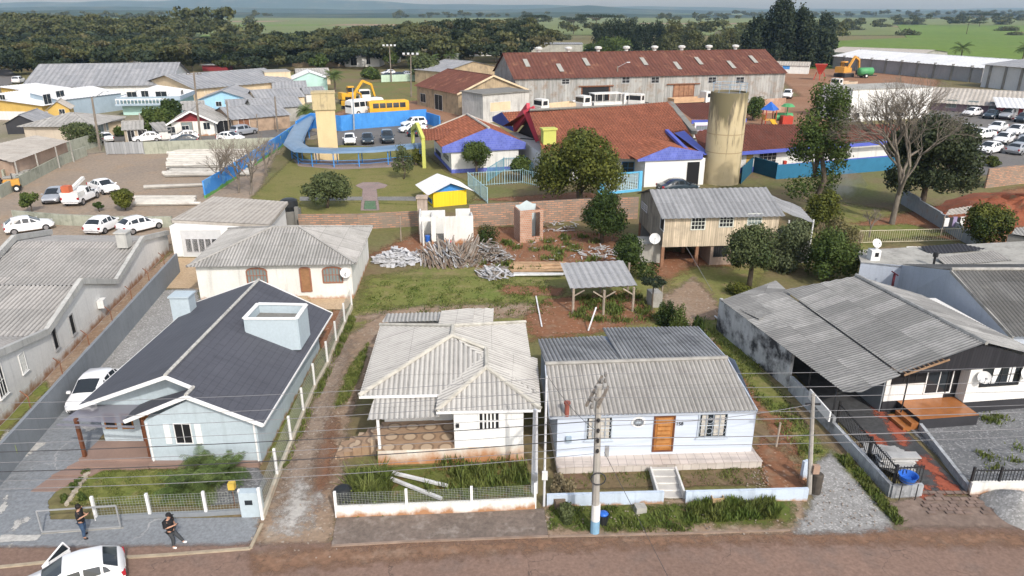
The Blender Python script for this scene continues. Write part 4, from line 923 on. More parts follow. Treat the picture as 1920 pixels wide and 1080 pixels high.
c=W(1637,486,3.0);m=MB();m.box((c.x,c.y,3.42),(.75,.75,.84));ch=m.build('chimney',WHITEB,t);m=MB();m.box((c.x+.05,c.y-.38,3.5),(.3,.03,.35));m.build('vent_opening',DARK,ch)
dish(None,(c.x+.05,c.y,4.35),.38,(.1,-1,.6),'white satellite dish on the chimney of the periwinkle house',.5)
c=W(1750,498,3.0);m=MB();m.lathe((c.x,c.y,2.95),[(.09,0),(.09,.8),(.2,.8),(.2,1.15),(.1,1.2)],10);m.build('flue',BLACKM,t)
m=MB();u=W(1679,525,2.2);m.box((u.x-.15,u.y,2.2),(.15,.12,1.0));m.bar((u.x-.15,u.y-.5,2.75),(u.x-.15,u.y+.5,2.75),.07);m.build('wire_bracket',M('maroon_metal',(.12,.02,.03),.2,2,.7),t)
A_,B_=W(1608,460),W(1800,455);m=MB()
for k in range(48):p=A_+(B_-A_)*(k/47);m.tube([(p.x,p.y,.3),(p.x,p.y,1.5)],.02,4)
m.bar((A_.x,A_.y,1.5),(B_.x,B_.y,1.5),.05);m.bar((A_.x,A_.y,.3),(B_.x,B_.y,.3),.05)
m.solo('railing',M('cream_metal',(.55,.5,.38),.1,2,.6),'cream metal railing behind the periwinkle house and its laundry','railing')
A_,B_=W(1700,462,2.6),W(1810,462,2.6);m=MB()
for(s0,s1,l)in((0,.18,1.2),(.2,.85,.55)):
 n_=8;rows=[]
 for i in range(n_+1):
  s=s0+(s1-s0)*i/n_;p=A_+(B_-A_)*s;rows.append((p,l*(1+.15*math.sin(i*2.1))))
 for(p,l0),(q,l1)in zip(rows,rows[1:]):m.poly([p+Vector((0,.05*math.sin(p.x*9),-l0)),q+Vector((0,.05*math.sin(q.x*9),-l1)),q,p])
m.solo('laundry',WHITEB,'white sheets hung on a clothesline over the periwinkle house','laundry')
# ---- white hipped house behind the left one
t,P,Wd=building('house','white rendered house with hipped grey roof, arched windows and wooden door','house',(-25.1,54.1),(-12.9,54.75),9.6,3.2,'hip',1.5,WHITEDIRT,R_GREY,.5,.25,.036,hd=5)
a,b=P(0,0,0),P(Wd,0,0)
def arch(px0,py0,px1,py1,name,fill,frame,bars):
 u0,z1=UZ(px0,py0,a,b);u1,z0=UZ(px1,py1,a,b);A_,D_,N_,_=frame2(a,b);Q=lambda u,z,o:A_+D_*u+N_*o+Vector((0,0,z))
 uc=(u0+u1)/2;r=(u1-u0)/2;zs=z1-r*.35;pts=[(u0,z0),(u1,z0)]+[(uc+r*math.cos(x*math.pi/8),zs+r*.35*math.sin(x*math.pi/8))for x in range(9)]
 m=MB();m.tube([Q(u,z,.03)for u,z in pts+pts[:1]],.07,5)
 for i in range(1,bars):u=u0+(u1-u0)*i/bars;m.bar(Q(u,z0,.03),Q(u,zs+r*.3,.03),.05)
 if bars>1:m.bar(Q(u0,(z0+z1)/2,.03),Q(u1,(z0+z1)/2,.03),.05)
 f=m.build(name,frame,t);m=MB();m.poly([Q(u,z,.02)for u,z in pts]);m.build('pane' if name=='window' else 'door_panel',fill,f)
WF=M('reddish_brown_frame',(.3,.14,.09),.15,3,.6)
arch(461,503,502,530,'window',GLASSL,WF,6);arch(604,501,643,529,'window',GLASSL,WF,6);arch(561,502,585,546,'door',WOODDOOR,WF,1)
for i in range(3):
 c=W(575,548+i*8);m=MB();m.prism([(c.x-.7,54.1-.35*(i+1)),(c.x+.7,54.1-.35*(i+1)+.06),(c.x+.7,54.1-.35*i+.05),(c.x-.7,54.1-.35*i)],0,.5-.16*i);m.build('step',M('beige_step',(.45,.34,.22),.1,1,.7),t)
dpx(649,509,a,b,.3,.42,(.2,-1,.5),'rust spotted satellite dish on the white wall beside the arched window')
# ---- garage
L=W(331,481);zt=HZ(322,418,L);
t=thing('garage','white garage with flat pale roof and grey panelled door','garage',(L.x+6,L.y+4,0))
rt=[W(320,412,zt),W(505,421,zt),W(540,378,zt),W(400,368,zt)]
m=MB();m.corr([rt[0],rt[1],rt[2],rt[3]],.5,.012,down=(0,-1,-.1));m.prism([(p.x,p.y)for p in rt],zt-.3,zt-.04);m.build('roof',R_BEIGE,t)
i_=[(rt[0].x+.3,L.y),(rt[1].x-.3,rt[1].y+.6),(rt[2].x-.3,rt[2].y-.3),(rt[3].x+.5,rt[3].y-.4)]
m=MB();m.prism(i_,0,zt-.32);m.build('wall',WHITEB,t)
u0,z1=UZ(331,432,i_[0],i_[1]);u1,z0=UZ(415,481,i_[0],i_[1])
d_=opening(t,i_[0],i_[1],u0+.3,u1+.3,.05,z1,name='garage_door',frame=WHITEB,fill=M('ribbed_grey_panel',(.55,.56,.57),.06,3,.6),bars=(1,1),fillname='door_panel')
for k in range(7):opening(t,i_[0],i_[1],u0+.7+k*.62,u0+1.18+k*.62,z1-2.1,z1-.85,name='window',frame=M('grey_sash',(.5,.5,.52),.05,1,.6),fill=GLASS,bars=(1,1),fw=.03,proud=.06)
# ---- left neighbour: long white building with three gables
LW0,LW1=W(88,709),W(321,467)
dv=(LW1-LW0).normalized();A0=LW0-dv*7;A1=LW1+dv*0
t=thing('office_building','long pale grey-white building with ribbed roofs behind gabled parapets at left','building',(-38,48,0))
UZl=lambda x,y:UZ(x,y,A1,A0)
La=V3(A1,0);Dl=(A0-A1).normalized();Q=lambda u,z,o=0:La+Dl*u+Vector((-1,.02,0))*o+Vector((0,0,z))
pr=[UZl(315,452),UZl(266,447),UZl(216,528),UZl(150,527),UZl(86,622),(UZl(86,622)[0]+6.5,UZl(86,622)[1]+1.35),(UZl(86,622)[0]+13,UZl(86,622)[1])]
pr[0]=(.4,pr[2][1])
m=MB();pts=[Q(pr[-1][0],0),Q(0.4,0)]+[Q(u,z)for u,z in pr];m.poly(pts);m.build('wall',M('pale_render',(.68,.67,.645),.06,.4,.85,streak=.15,splash=((.3,.17,.1),.6,.1)),t)
cpg=MB()
for(p,q)in zip(pr,pr[1:]):cpg.bar(Q(p[0],p[1],-.06),Q(q[0],q[1],-.06),.3,.42)
cpg.build('parapet',M('weathered_parapet',(.46,.455,.43),.12,.8,.9,streak=.3),t)
rf=MB();S=dict(pitch=.32,amp=.05)
R_OFF=M_roof('greyish_ribbed_cement',(.37,.36,.345),(.44,.42,.4),3,2.4,.2,moss=(.23,.22,.21),mlo=.55,mhi=.8)
for i,wd in((1,11.2),(3,22),(5,26)):
 (u0,z0),(u1,z1),(u2,z2)=pr[i-1],pr[i],pr[i+1]
 rf.corr([Q(u1,z1-.35,.1),Q(u2,z2-.35,.1),Q(u2,z2-.35,wd),Q(u1,z1-.35,wd)],**S);rf.corr([Q(u1,z1-.35,.1),Q(u0,z0-.35,.1),Q(u0,z0-.35,wd),Q(u1,z1-.35,wd)],**S)
rf.build('roof',R_OFF,t)
m=MB();m.bar(Q(pr[1][0],pr[1][1],11.4),Q(pr[2][0],pr[2][1],11.4),.35,.5);m.bar(Q(pr[1][0],pr[1][1],11.4),Q(pr[0][0],pr[0][1],11.4),.35,.5);m.build('far_parapet',MATS['weathered_parapet'],t)
m=MB();m.poly([Q(pr[0][0],0,11.4),Q(pr[2][0],0,11.4),Q(pr[2][0],pr[2][1],11.4),Q(pr[1][0],pr[1][1],11.4),Q(pr[0][0],pr[0][1],11.4)]);m.build('end_wall',MATS['pale_render'],t)
for(x0,y0,x1,y1,nm)in((128,594,142,622,'w'),(95,620,110,650,'w')):
 opx(t,Q(40,0),Q(0,0),x0,y0,x1,y1,frame=M('grey_frame',(.3,.3,.3),.1,1,.7),fill=DARK,bars=(1,1),sill=True)
opx(t,Q(40,0),Q(0,0),34,668,51,692,frame=WHITE,fill=GLASSL,bars=(5,1),sill=True,label='barred window');opx(t,Q(40,0),Q(0,0),-14,694,14,735,frame=WHITE,fill=GLASS,bars=(3,2),sill=True,label='large barred window')
u,z=UZl(185,568);m=MB();m.box(Q(u,z,-.25),(.45,.75,.6),.2);ac=m.build('air_conditioner',WHITE,t)
c=Q(pr[1][0]+1.0,pr[1][1]+.2,1.2);m=MB();m.box((c.x,c.y,c.z),(.9,.9,1.3));m.box((c.x,c.y,c.z+.7),(1.1,1.1,.12));m.build('chimney',MATS['weathered_parapet'],t)
G0,G1=W(-60,912,0),W(332,490,0)
p0=W(-40,875,1.8);p1=W(330,475,1.8)
m=MB();m.wall(p0,p1,.18,0,1.8);m.solo('boundary_wall',GREYWALL,'long smooth dark grey wall between the white offices and the charcoal-roofed house','wall')
fr_=thing('barbed_wire_fence','rusty barbed wire fence on leaning posts behind the smooth grey wall','fence',(-30,45,0))
tops=[W(x,y,1.9)for x,y in((155,754),(115,675),(60,745),(0,700))]
PST=[]
for k in range(8):
 s=.06+k*.125;p=p0+(p1-p0)*s;p=Vector((p.x-.45,p.y,0));m=MB();m.tube([p,p+Vector((0,0,2.2)),p+Vector((-.35,0,2.55))],.035,5);m.build('post',RUSTM,fr_);PST.append(p)
m=MB()
for zz,oo in((.8,0),(1.5,0),(2.2,0),(2.5,-.3)):
 for p,q in zip(PST,PST[1:]):m.tube([p+Vector((oo,0,zz)),(p+q)/2+Vector((oo,0,zz-.06)),q+Vector((oo,0,zz))],.009,4)
m.build('wire',GALV,fr_)
# ================================================================== back lots: wooden house, ruin, shed, walls
t=thing('wooden_house','weathered board house on stilts with grey roof beside the red-soil lot','house',(18.6,66.7,0))
a,b=(13.6,62.5),(24.2,63.35);A_,D_,N_,L_=frame2(a,b);P=lambda u,v,z=0:(A_+D_*u-N_*v+Vector((0,0,z)))
m=MB();m.prism([P(0,0),P(L_,0),P(L_,8.5),P(0,8.5)],1.9,4.8);wl=m.build('front_wall',W_BOARDT,t)
m=MB();m.poly([P(-.015,0,1.9),P(-.015,8.5,1.9),P(-.015,8.5,4.8),P(-.015,4.25,6.15),P(-.015,0,4.8)]);m.build('gable_wall',W_BOARDG,t)
S=dict(pitch=.5,amp=.035,n=4);R_WOODH=M_roof('silver_fibre_cement',(.27,.275,.285),(.32,.325,.335),1.0,8,.12,moss=(.22,.22,.22),mlo=.6,mhi=.85)
rf=MB();rf.corr([P(-.35,-.5,4.7),P(L_+.3,-.5,4.7),P(L_+.3,4.25,6.25),P(-.35,4.25,6.25)],**S);rf.corr([P(-.35,9,4.7),P(L_+.3,9,4.7),P(L_+.3,4.25,6.25),P(-.35,4.25,6.25)],**S)
rf.corr([P(L_+.3,0,4.72),P(L_+.3,4.25,5.9),P(L_+3.6,3.8,4.2),P(L_+3.4,-.3,4.1)],**S);o=rf.build('roof',R_WOODH,t)
for(x0,y0,x1,y1)in((1298,409,1320,429),(1351,405,1373,424),(1404,402,1426,420)):
 w_=opx(t,a,b,x0,y0,x1,y1,frame=M('pale_green_frame',(.6,.62,.56),.06,1,.6),fill=DARK if x0<1400 else GLASSL,bars=(4,3),fw=.09,bw=.05)
sa,sb=P(-.02,8.5),P(-.02,0);opx(t,sa,sb,1204,378,1213,398,frame=M('grey_sash',(.5,.5,.52),.05,1,.6),fill=GLASSL,bars=(2,3),fw=.08)
opx(t,sa,sb,1240,405,1245,434,name='door',frame=WHITE,fill=DARK,bars=(1,1),fillname='door_panel')
for u,v in((.1,.1),(.1,8.3),(3.3,.15),(3.3,4),(.1,4)):
 m=MB();m.box(P(u,v,.95),(.28,.28,1.9),.08);m.build('stilt',M('red_stained_post',(.28,.15,.09),.25,1.5,.9),t)
m=MB();m.prism([P(4.6,.15),P(L_,.15),P(L_,8),P(4.6,8)],0,1.88);m.build('lower_room',M('pinkish_render',(.32,.24,.19),.15,.7,.9,streak=.3),t);
m=MB();m.prism([P(-.05,7.2),P(4.5,7.2),P(4.5,7.5),P(-.05,7.5)],0,1.88);m.build('back_wall',CONCD,t)
opx(t,P(4.6,.15),P(L_,.15),1340,460,1362,480,frame=BLACKM,fill=DARK,bars=(6,1),fw=.05)
for u in(L_+.9,L_+3.2):m=MB();m.tube([P(u,-.1,0),P(u,-.1,4.2)],.08,6);m.build('porch_post',WHITE,t)
m=MB();m.prism([P(L_+.01,0),P(L_+3.4,0),P(L_+3.4,5),P(L_+.01,5)],0,1.9);m.build('porch_base',CONCD,t)
m=MB();c=W(1235,490);m.prism([(c.x-1.9,c.y-.4),(c.x+.35,c.y-.5),(c.x+.5,c.y+1.6),(c.x-1.8,c.y+1.7)],0,1.75);m.prism([(c.x-2.0,c.y-.5),(c.x+.45,c.y-.6),(c.x+.6,c.y+1.7),(c.x-1.9,c.y+1.8)],1.752,1.9);m.solo('concrete_tank',CONC,'stained concrete tank standing under the gable end of the stilted board house','tank')
dish(None,P(-.6,.4,2.6),.5,(-.2,-1,.5),'white satellite dish at the corner of the stilted board house',1.2)
t=thing('ruined_building','roofless white ruin with open doorways standing behind timber debris','ruin',(-6,70.6,0))
a,b=W(788,458),W(888,455);A_,D_,N_,L_=frame2(a,b);P=lambda u,v,z=0:(A_+D_*u-N_*v+Vector((0,0,z)));zt=HZ(888,405,W(888,455))
m=MB()
for(u0,u1,z0,z1)in((0,.2,0,zt),(.2,1.15,2.35,zt),(1.15,1.6,0,zt),(1.6,2.4,2.75,zt-.1),(2.4,L_,0,zt)):m.prism([P(u0+.001,0),P(u1-.001,0),P(u1-.001,.15),P(u0+.001,.15)],z0,z1)
m.build('front_wall',WHITEDIRT,t);m=MB();m.prism([P(L_-.15,.152),P(L_,.152),P(L_,3.4),P(L_-.15,3.4)],0,[zt,zt,zt-.5,zt-.5]);m.prism([P(0,.152),P(.15,.152),P(.15,3.4),P(0,3.4)],0,zt);m.prism([P(1.2,.152),P(1.35,.152),P(1.35,3.24),P(1.2,3.24)],0,zt-.3);m.build('side_wall',WHITE,t)
m=MB();m.prism([P(.151,3.25),P(2.6,3.25),P(2.6,3.4),P(.151,3.4)],0,zt-.2);m.prism([P(2.6,3.25),P(3.7,3.25),P(3.7,3.4),P(2.6,3.4)],0,zt-1.1);m.prism([P(3.7,3.25),P(L_-.151,3.25),P(L_-.151,3.4),P(3.7,3.4)],0,zt-.1);m.build('rear_wall',WHITE,t)
m=MB();m.prism([P(.16,.16),P(L_-.16,.16),P(L_-.16,3.2),P(.16,3.2)],0,.12);m.build('floor_slab',CONCD,t)
c=P(.3,3.9,0);m=MB();m.box(c+Vector((0,0,1.9)),(1.0,.7,3.8),.0);m.box(c+Vector((0,0,3.9)),(1.2,.9,.25));m.build('chimney',M('grimy_chimney',(.42,.34,.28),.2,1,.9,streak=.4),t)if False else m.build('chimney',M('grimy_chimney',(.42,.34,.28),.2,1,.9,streak=.4),t)
m=MB();c=P(.35,-.6);m.tube([c,c+Vector((0,0,2.6))],.09,8);m.build('pipe',WHITE,t)
m=MB();c=P(.75,.5);m.lathe((c.x,c.y,.13),[(.22,0),(.27,.6),(.25,.62)],12);m.solo('plastic_bin',BLUEPL,'blue plastic bin in the doorway of the white ruin','bin')
m=MB();c=P(3.2,-.4);m.lathe((c.x,c.y,0),[(.12,0),(.25,.15),(.27,.3),(.2,.32)],12);m.solo('bucket',M('pink_red_plastic',(.5,.03,.09),.1,3,.4),'crimson bucket lying at the foot of the white ruin wall','bucket')
t=thing('brick_outhouse','small roofless orange brick outhouse with open pale doorway','outhouse',tuple(W(996,450)))
a,b=W(975,456),W(1018,452);A_,D_,N_,L_=frame2(a,b);P=lambda u,v,z=0:(A_+D_*u-N_*v+Vector((0,0,z)));zt=HZ(975,396,W(975,456))
m=MB();k=L_/43;m.prism([P(0,0),P(22*k,0),P(22*k,.15),P(0,.15)],0,zt);m.prism([P(37*k,0),P(L_,0),P(L_,.15),P(37*k,.15)],0,zt);m.prism([P(22*k+.001,0),P(37*k-.001,0),P(37*k-.001,.15),P(22*k+.001,.15)],zt-.25,zt);m.prism([P(22*k+.001,0),P(37*k-.001,0),P(37*k-.001,.15),P(22*k+.001,.15)],0,.55)
m.prism([P(0,.151),P(.14,.151),P(.14,2.1),P(0,2.1)],0,zt);m.prism([P(L_-.14,.151),P(L_,.151),P(L_,2.1),P(L_-.14,2.1)],0,zt-.05);m.build('wall',W_BRICKN,t)
m=MB();m.prism([P(.15,1.95),P(L_-.15,1.95),P(L_-.15,2.1),P(.15,2.1)],0,zt+.1);m.poly([P(.3,1.94,zt),P(L_-.2,1.94,zt),P(1.3,1.94,zt+.55)]);m.build('back_wall',M('pale_blue_lining',(.5,.58,.6),.08,1,.8),t)
t=thing('open_shed','open lean-to shed of grey sheets on round timber posts','shed',tuple(W(1125,560)))
zf=HZ(1069,541,W(1074,587));rt=[W(1069,541,zf),W(1196,535,zf),W(1168,488,zf+.45),W(1050,493,zf+.45)]
m=MB();m.corr(rt,.55,.03,n=4);m.build('roof',M_roof('lilac_grey_sheets',(.37,.375,.385),(.42,.42,.43),1.1,2.6,.15,moss=(.3,.3,.3)),t)
fp=[W(1074,587),W(1131,590),W(1186,584)];bp_=[p+Vector((.3,4.6,0))for p in fp]
for p in fp+bp_:m=MB();m.tube([p,p+Vector((0,0,zf-.02+(.4 if p in bp_ else 0)))],.1,7);m.build('post',WOODOLD,t)
for p,s in((fp[0],1),(fp[1],-1),(fp[1],1),(fp[2],-1)):m=MB();m.bar(p+Vector((0,0,1.4)),p+Vector((.85*s,0,zf-.12)),.08);m.build('brace',WOODOLD,t)
m=MB();m.bar(rt[0]+Vector((.1,.3,-.1)),rt[1]+Vector((-.1,.3,-.1)),.1);m.bar(rt[3]+Vector((.1,-.3,-.1)),rt[2]+Vector((-.1,-.3,-.1)),.1);m.build('beam',WOODOLD,t)
def wallthing(name,label,cat,pts,tops,mat,th=.2,cap=None):
 m=MB()
 for(p,q,zt)in zip(pts,pts[1:],tops):m.wall(p,q,th,0,zt)
 if cap:
  for(p,q,zt)in zip(pts,pts[1:],tops):m.wall(p,q,th+.1,zt+.002,zt+.1)
 return m.solo(name,mat,label,cat)
hw=HZ(562,402,W(562,431));wallthing('brick_wall','old blotchy brick wall between the playground lawn and the rear lots, its kiosk end','wall',PP((562,431),(672,430),(784,424)),[hw,hw],W_BRICK)
h2=HZ(887,382,W(887,424));wallthing('brick_wall','old blotchy brick wall behind the brick outhouse, running to the board house','wall',PP((880,426),(985,420),(1085,414),(1195,410)),[h2]*3,W_BRICK)
wallthing('brick_pier','narrow mossy concrete pier closing the end of the brick wall','wall',PP((556,425),(563,425)),[hw+.5],CONCD,.4)
wallthing('garden_wall','wavy-topped grey wall descending past the bare tree','wall',PP((1690,382),(1720,400),(1760,425),(1800,450),(1840,470)),[1.8,1.6,1.5,1.4],M('aged_blue_grey_render',(.3,.33,.36),.15,.6,.9,streak=.3,dirt=(.25,.16,.1)))
wallthing('brick_wall','orange brick retaining wall above the red earth bank beside the car park','wall',PP((1846,353),(1900,346),(1990,338)),[2.6,2.6],W_BRICK)
m=mound((59,80,0),10,2.1,34,4,.45);m.solo('earth_bank',M_ground('red_earth_bank',[(.26,.085,.045),(.2,.07,.04),(.15,.1,.06)],(.3,.9,4),feather=False),'cut bank of raw red earth below the orange brick wall','bank',kind='structure')
# ================================================================== school and its yard
t=thing('school_building','white school block with blue mosaic gable and red tiled roof','school',(-4,112,0))
a,b=W(847,325),W(972,318);A_,D_,N_,L_=frame2(a,b);P=lambda u,v,z=0:(A_+D_*u-N_*v+Vector((0,0,z)))
he=HZ(847,281,a);S=dict(pitch=.45,amp=.05,n=4)
m=MB();m.prism([P(0,0),P(L_,0),P(L_,15),P(0,15)],.55,he);m.build('wall',WHITE,t);m=MB();m.prism([P(-.02,-.02),P(L_+.02,-.02),P(L_+.02,15),P(-.02,15)],0,.55);m.build('plinth',BLUEV,t)
gl,ga,gr=PLN(829,276,P(0,-.3),P(L_,-.3),P(0,-.3,3)),PLN(917,240,P(0,-.3),P(L_,-.3),P(0,-.3,3)),PLN(986,267,P(0,-.3),P(L_,-.3),P(0,-.3,3))
zl=PLN(829,287,P(0,-.3),P(L_,-.3),P(0,-.3,3)).z
m=MB();f_=[gl,ga,gr,Vector((gr.x,gr.y,zl)),Vector((gl.x,gl.y,zl))];bk=-N_*.28;m.add(f_+[p+bk for p in f_],[(4,3,2,1,0)[::-1],(5,6,7,8,9)]+[(i,(i+1)%5,5+(i+1)%5,5+i)for i in range(5)]);m.build('gable',BLUEV,t)
D16=-N_*15.5;up=Vector((0,0,-.12));rf=MB();rf.corr([gl+up,gl+up+D16,ga+up+D16,ga+up],**S);rf.corr([gr+up,gr+up+D16,ga+up+D16,ga+up],**S)
eg=[W(786,242,gl.z+1.1),W(850,241,gl.z+1.1),W(826,263,gl.z+.1),W(797,264,gl.z+.1)];rf.corr(eg,lift=.05,**S);o=rf.build('roof',R_TILE,t)
m=MB();ridge(m,ga,ga+D16,r=.18,lift=0);verge(m,gl+D16,ga+D16,.25,.1);verge(m,gr+D16,ga+D16,.25,.1);m.build('ridge_cap',M('pale_mortar',(.5,.47,.42),.2,1,.9),o)
opx(t,P(0,15),P(0,0),831,283,842,304,frame=WHITE,fill=GLASS,bars=(3,3));opx(t,P(0,15),P(0,0),817,278,827,300,name='door',frame=BLUEFLAT,fill=DARK,bars=(1,1),fillname='door_panel')
t2=thing('entrance_portal','lime-green portal frame at the end of the blue covered walkway','portal',tuple(W(795,313)))
q0,q1=W(796,315),W(776,296);zt=HZ(796,262,q0)
m=MB();m.box((q0.x,q0.y,zt/2),(.5,.5,zt));m.box((q1.x,q1.y,(zt+.3)/2),(.5,.5,zt+.3));ap=(q0+q1)/2+Vector((0,0,zt+1.6));m.bar(q0+Vector((0,0,zt)),ap,.5,.7);m.bar(ap,q1+Vector((0,0,zt+.3)),.5,.7);m.build('frame',LIME,t2)
t=thing('school_hall','big school hall with broad red tiled roof and pink gable frame','school',(16,105,0))
r0,r1=W(993,207,8.2),W(1256,194,8.2);e0,e1=W(1020,300,3.4),W(1330,296,3.4)
rf=MB();rf.corr([r0,r1,W(1318,288,3.5),e1,e0],**S);back=(r1-r0).normalized();bn=Vector((-back.y,back.x,0));rf.corr([r0,r1,r1+bn*12+Vector((0,0,-4)),r0+bn*12+Vector((0,0,-4))],**S);o=rf.build('roof',R_TILE,t)
m=MB();m.bar(r1+Vector((0,0,.1)),W(1302,250,5.2)+Vector((0,0,.1)),.9,.5);ridge(m,r0,r1,r=.2);m.build('parapet',CONCD,o)
m=MB();p0,p1,p2,p3=e0+Vector((.6,2.6,0)),e1+Vector((-1,1.2,0)),r1+bn*11.5,r0+bn*11.5+Vector((.8,0,0));m.prism([(p.x,p.y)for p in(p0,p1,p2,p3)],0,3.3);m.build('wall',WHITE,t)
opening(t,p0,p1,10.2,11.8,1.0,2.6,frame=BLUEP,fill=GLASS,bars=(2,2));opening(t,p0,p1,13,15,.9,2.7,frame=WHITE,fill=GLASS,bars=(3,2))
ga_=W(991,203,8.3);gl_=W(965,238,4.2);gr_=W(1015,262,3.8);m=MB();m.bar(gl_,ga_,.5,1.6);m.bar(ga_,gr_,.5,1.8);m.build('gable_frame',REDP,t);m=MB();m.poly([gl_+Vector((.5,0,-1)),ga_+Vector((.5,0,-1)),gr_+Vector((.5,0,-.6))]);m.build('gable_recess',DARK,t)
q=W(1027,336);m=MB();zt=HZ(1028,243,q);m.box((q.x,q.y,zt/2),(1.8,1.2,zt),.25);m.box((q.x,q.y,zt+.12),(2.1,1.5,.24),.25);m.build('pillar',LIME,t)
m=MB();q0_,q1_=W(975,300),W(1010,303);m.wall(q0_,q1_,.3,0,3.4);m.build('end_wall',DARK,t)
m=MB();m.poly([W(923,219,4.6),W(941,210,6.0),W(963,240,3.6),W(963,247,2.9),W(923,227,3.8)]);m.build('side_gable',BLUEFLAT,t);m=MB();m.corr([W(941,210,6.0),W(988,208,6.0),W(988,234,4.0),W(960,236,3.9)],.45,.05);m.build('side_roof',R_TILE,t)
t=thing('school_annex','white annex with blue mosaic gable and dark open doorway beside the round tower','school',tuple(W(1260,340)))
a,b=W(1207,351),W(1318,346);A_,D_,N_,L_=frame2(a,b);P=lambda u,v,z=0:(A_+D_*u-N_*v+Vector((0,0,z)));he=HZ(1207,301,a)
m=MB();m.prism([P(0,0),P(L_,0),P(L_,8),P(0,8)],0,he);m.build('wall',WHITEB,t)
PL3=(P(0,-.25),P(L_,-.25),P(0,-.25,3));gl,ga,gr=PLN(1196,300,*PL3),PLN(1257,275,*PL3),PLN(1319,285,*PL3);lo=he-.05
f_=[gl,ga,gr,Vector((gr.x,gr.y,lo)),Vector((gl.x,gl.y,lo))];m=MB();m.add(f_+[p-N_*.24 for p in f_],[(4,3,2,1,0)[::-1],(5,6,7,8,9)]+[(i,(i+1)%5,5+(i+1)%5,5+i)for i in range(5)]);m.build('gable',BLUEV,t)
rb_=W(1204,263,ga.z+.3);rf=MB();rf.corr([gl,ga,ga-N_*8+Vector((0,0,.1)),gl-N_*8],**S);rf.corr([ga,gr+Vector((0,0,-.2)),gr-N_*7+Vector((0,0,-.2)),ga-N_*7],**S);rf.build('roof',R_TILE,t)
opx(t,a,b,1289,304,1308,349,name='door',frame=WHITEB,fill=DARK,bars=(1,1),fillname='door_opening')
m=MB();m.poly([W(1264,249,5.6),W(1283,245,5.6),W(1330,288,3.9),W(1322,291,3.9)]);m.bar(W(1250,245,5.7),W(1290,284,4.3),.5,.4);m.build('valley_roof',BLUEFLAT,t)
t=thing('school_wing','long classroom wing with dark tiled roof and blue fascia behind the round tower','school',tuple(W(1500,320)))
e0,e1=W(1328,288,3.4),W(1690,262,3.4);r0,r1=W(1345,238,5.6),W(1690,228,5.6)
rf=MB();rf.corr([e0,e1,r1,r0],**S);rf.corr([W(1258,194,7.2),W(1400,190,7.2),W(1400,222,5.8),W(1297,224,5.8)],**S);rf.corr([W(1300,250,4.6),W(1345,236,5.6),W(1345,285,3.5),W(1318,290,3.4)],**S);rf.build('roof',R_TILED,t)
m=MB();verge(m,e0,e1,.5,.12,.3);verge(m,W(1297,225,5.7),W(1400,222,5.7),.6,.12,.3);m.build('fascia',BLUEFLAT,t)
a,b=e0+Vector((.5,1.2,-3.4)),e1+Vector((-.5,1.2,-3.4));A_,D_,N_,L_=frame2(a,b);P=lambda u,v,z=0:(A_+D_*u-N_*v+Vector((0,0,z)))
m=MB();m.prism([P(0,0),P(L_,0),P(L_,10),P(0,10)],0,3.3);m.build('wall',WHITE,t);m=MB();m.prism([P(-.03,-.03),P(L_+.03,-.03),P(L_,9),P(0,9)],0,.8);m.build('plinth',BLUEFLAT,t)
for u0,u1 in((8.5,11.5),(15.5,18),(21,24)):opening(t,a,b,u0,u1,1.0,2.7,frame=WHITE,fill=DARK,bars=(4,3))
opening(t,a,b,6.4,7.4,.1,2.6,name='door',frame=YELHOUSE,fill=YELHOUSE,bars=(1,1),fillname='door_panel')
c0,c1=W(1300,251,4.0),W(1333,250,4.0);m=MB();m.wall((c0.x,c0.y),(c1.x,c1.y),.4,3.4,5.7);cw=m.build('clerestory_wall',WHITEB,t);opx(t,(c0.x,c0.y-.2),(c1.x,c1.y-.2),1306,236,1329,243,frame=M('mauve_panel',(.35,.25,.45),.1,1,.6),fill=GLASSL,bars=(5,1))
t=thing('water_tower','round ochre concrete water tower streaked with black mould','water tower',(28.48,97.5,0))
TOWM=NT('mouldy_ochre_concrete');p=TOWM.pos();sep=TOWM.n('ShaderNodeSeparateXYZ');TOWM.l(p,sep.inputs[0])
c=TOWM.mix(TOWM.ramp(TOWM.noise(.5,p,4),.3,.7),(.45,.37,.225),(.5,.42,.27))
st=TOWM.noise(1,TOWM.pos((1.5,1.5,.16)),5,.7);st2=TOWM.noise(1,TOWM.pos((.45,.45,.12)),3)
k=TOWM.math('ADD',st,TOWM.math('MULTIPLY',TOWM.ramp(sep.outputs[2],4,12.5),.24));c=TOWM.mix(TOWM.ramp(k,.6,.74),c,(.13,.11,.075))
k=TOWM.math('ADD',st2,TOWM.math('MULTIPLY',TOWM.ramp(sep.outputs[2],8.0,12.5),.35));c=TOWM.mix(TOWM.ramp(k,.6,.72),c,(.15,.13,.075))
for zz in(4.3,6.7):c=TOWM.mix(TOWM.math('LESS_THAN',TOWM.math('ABSOLUTE',TOWM.math('SUBTRACT',sep.outputs[2],zz)),.05),c,(.3,.23,.13))
TOWM.col(c);TOWM.set(.9,.2);TOWM=TOWM.m
zt=HZ(1372,172,Vector((28.48,97.5,0)));m=MB();m.lathe((28.48,97.5,0),[(2.42,0),(2.4,zt-.1),(2.36,zt),(2.1,zt),(2.1,zt-.25),(.01,zt-.3)],40);m.build('shaft',TOWM,t,True).data.set_sharp_from_angle(angle=.7)
m=MB();m.lathe((28.48,97.5,0),[(2.05,zt-.28),(2.05,zt-.2),(.02,zt-.15)],40);m.build('lid',M('mouldy_lid',(.15,.14,.12),.2,1,.9),t)
m=MB();
for k in range(10):an=k*math.pi/5;m.tube([(28.48+2.2*math.cos(an),97.5+2.2*math.sin(an),zt),(28.48+2.2*math.cos(an),97.5+2.2*math.sin(an),zt+1.1)],.03,4)
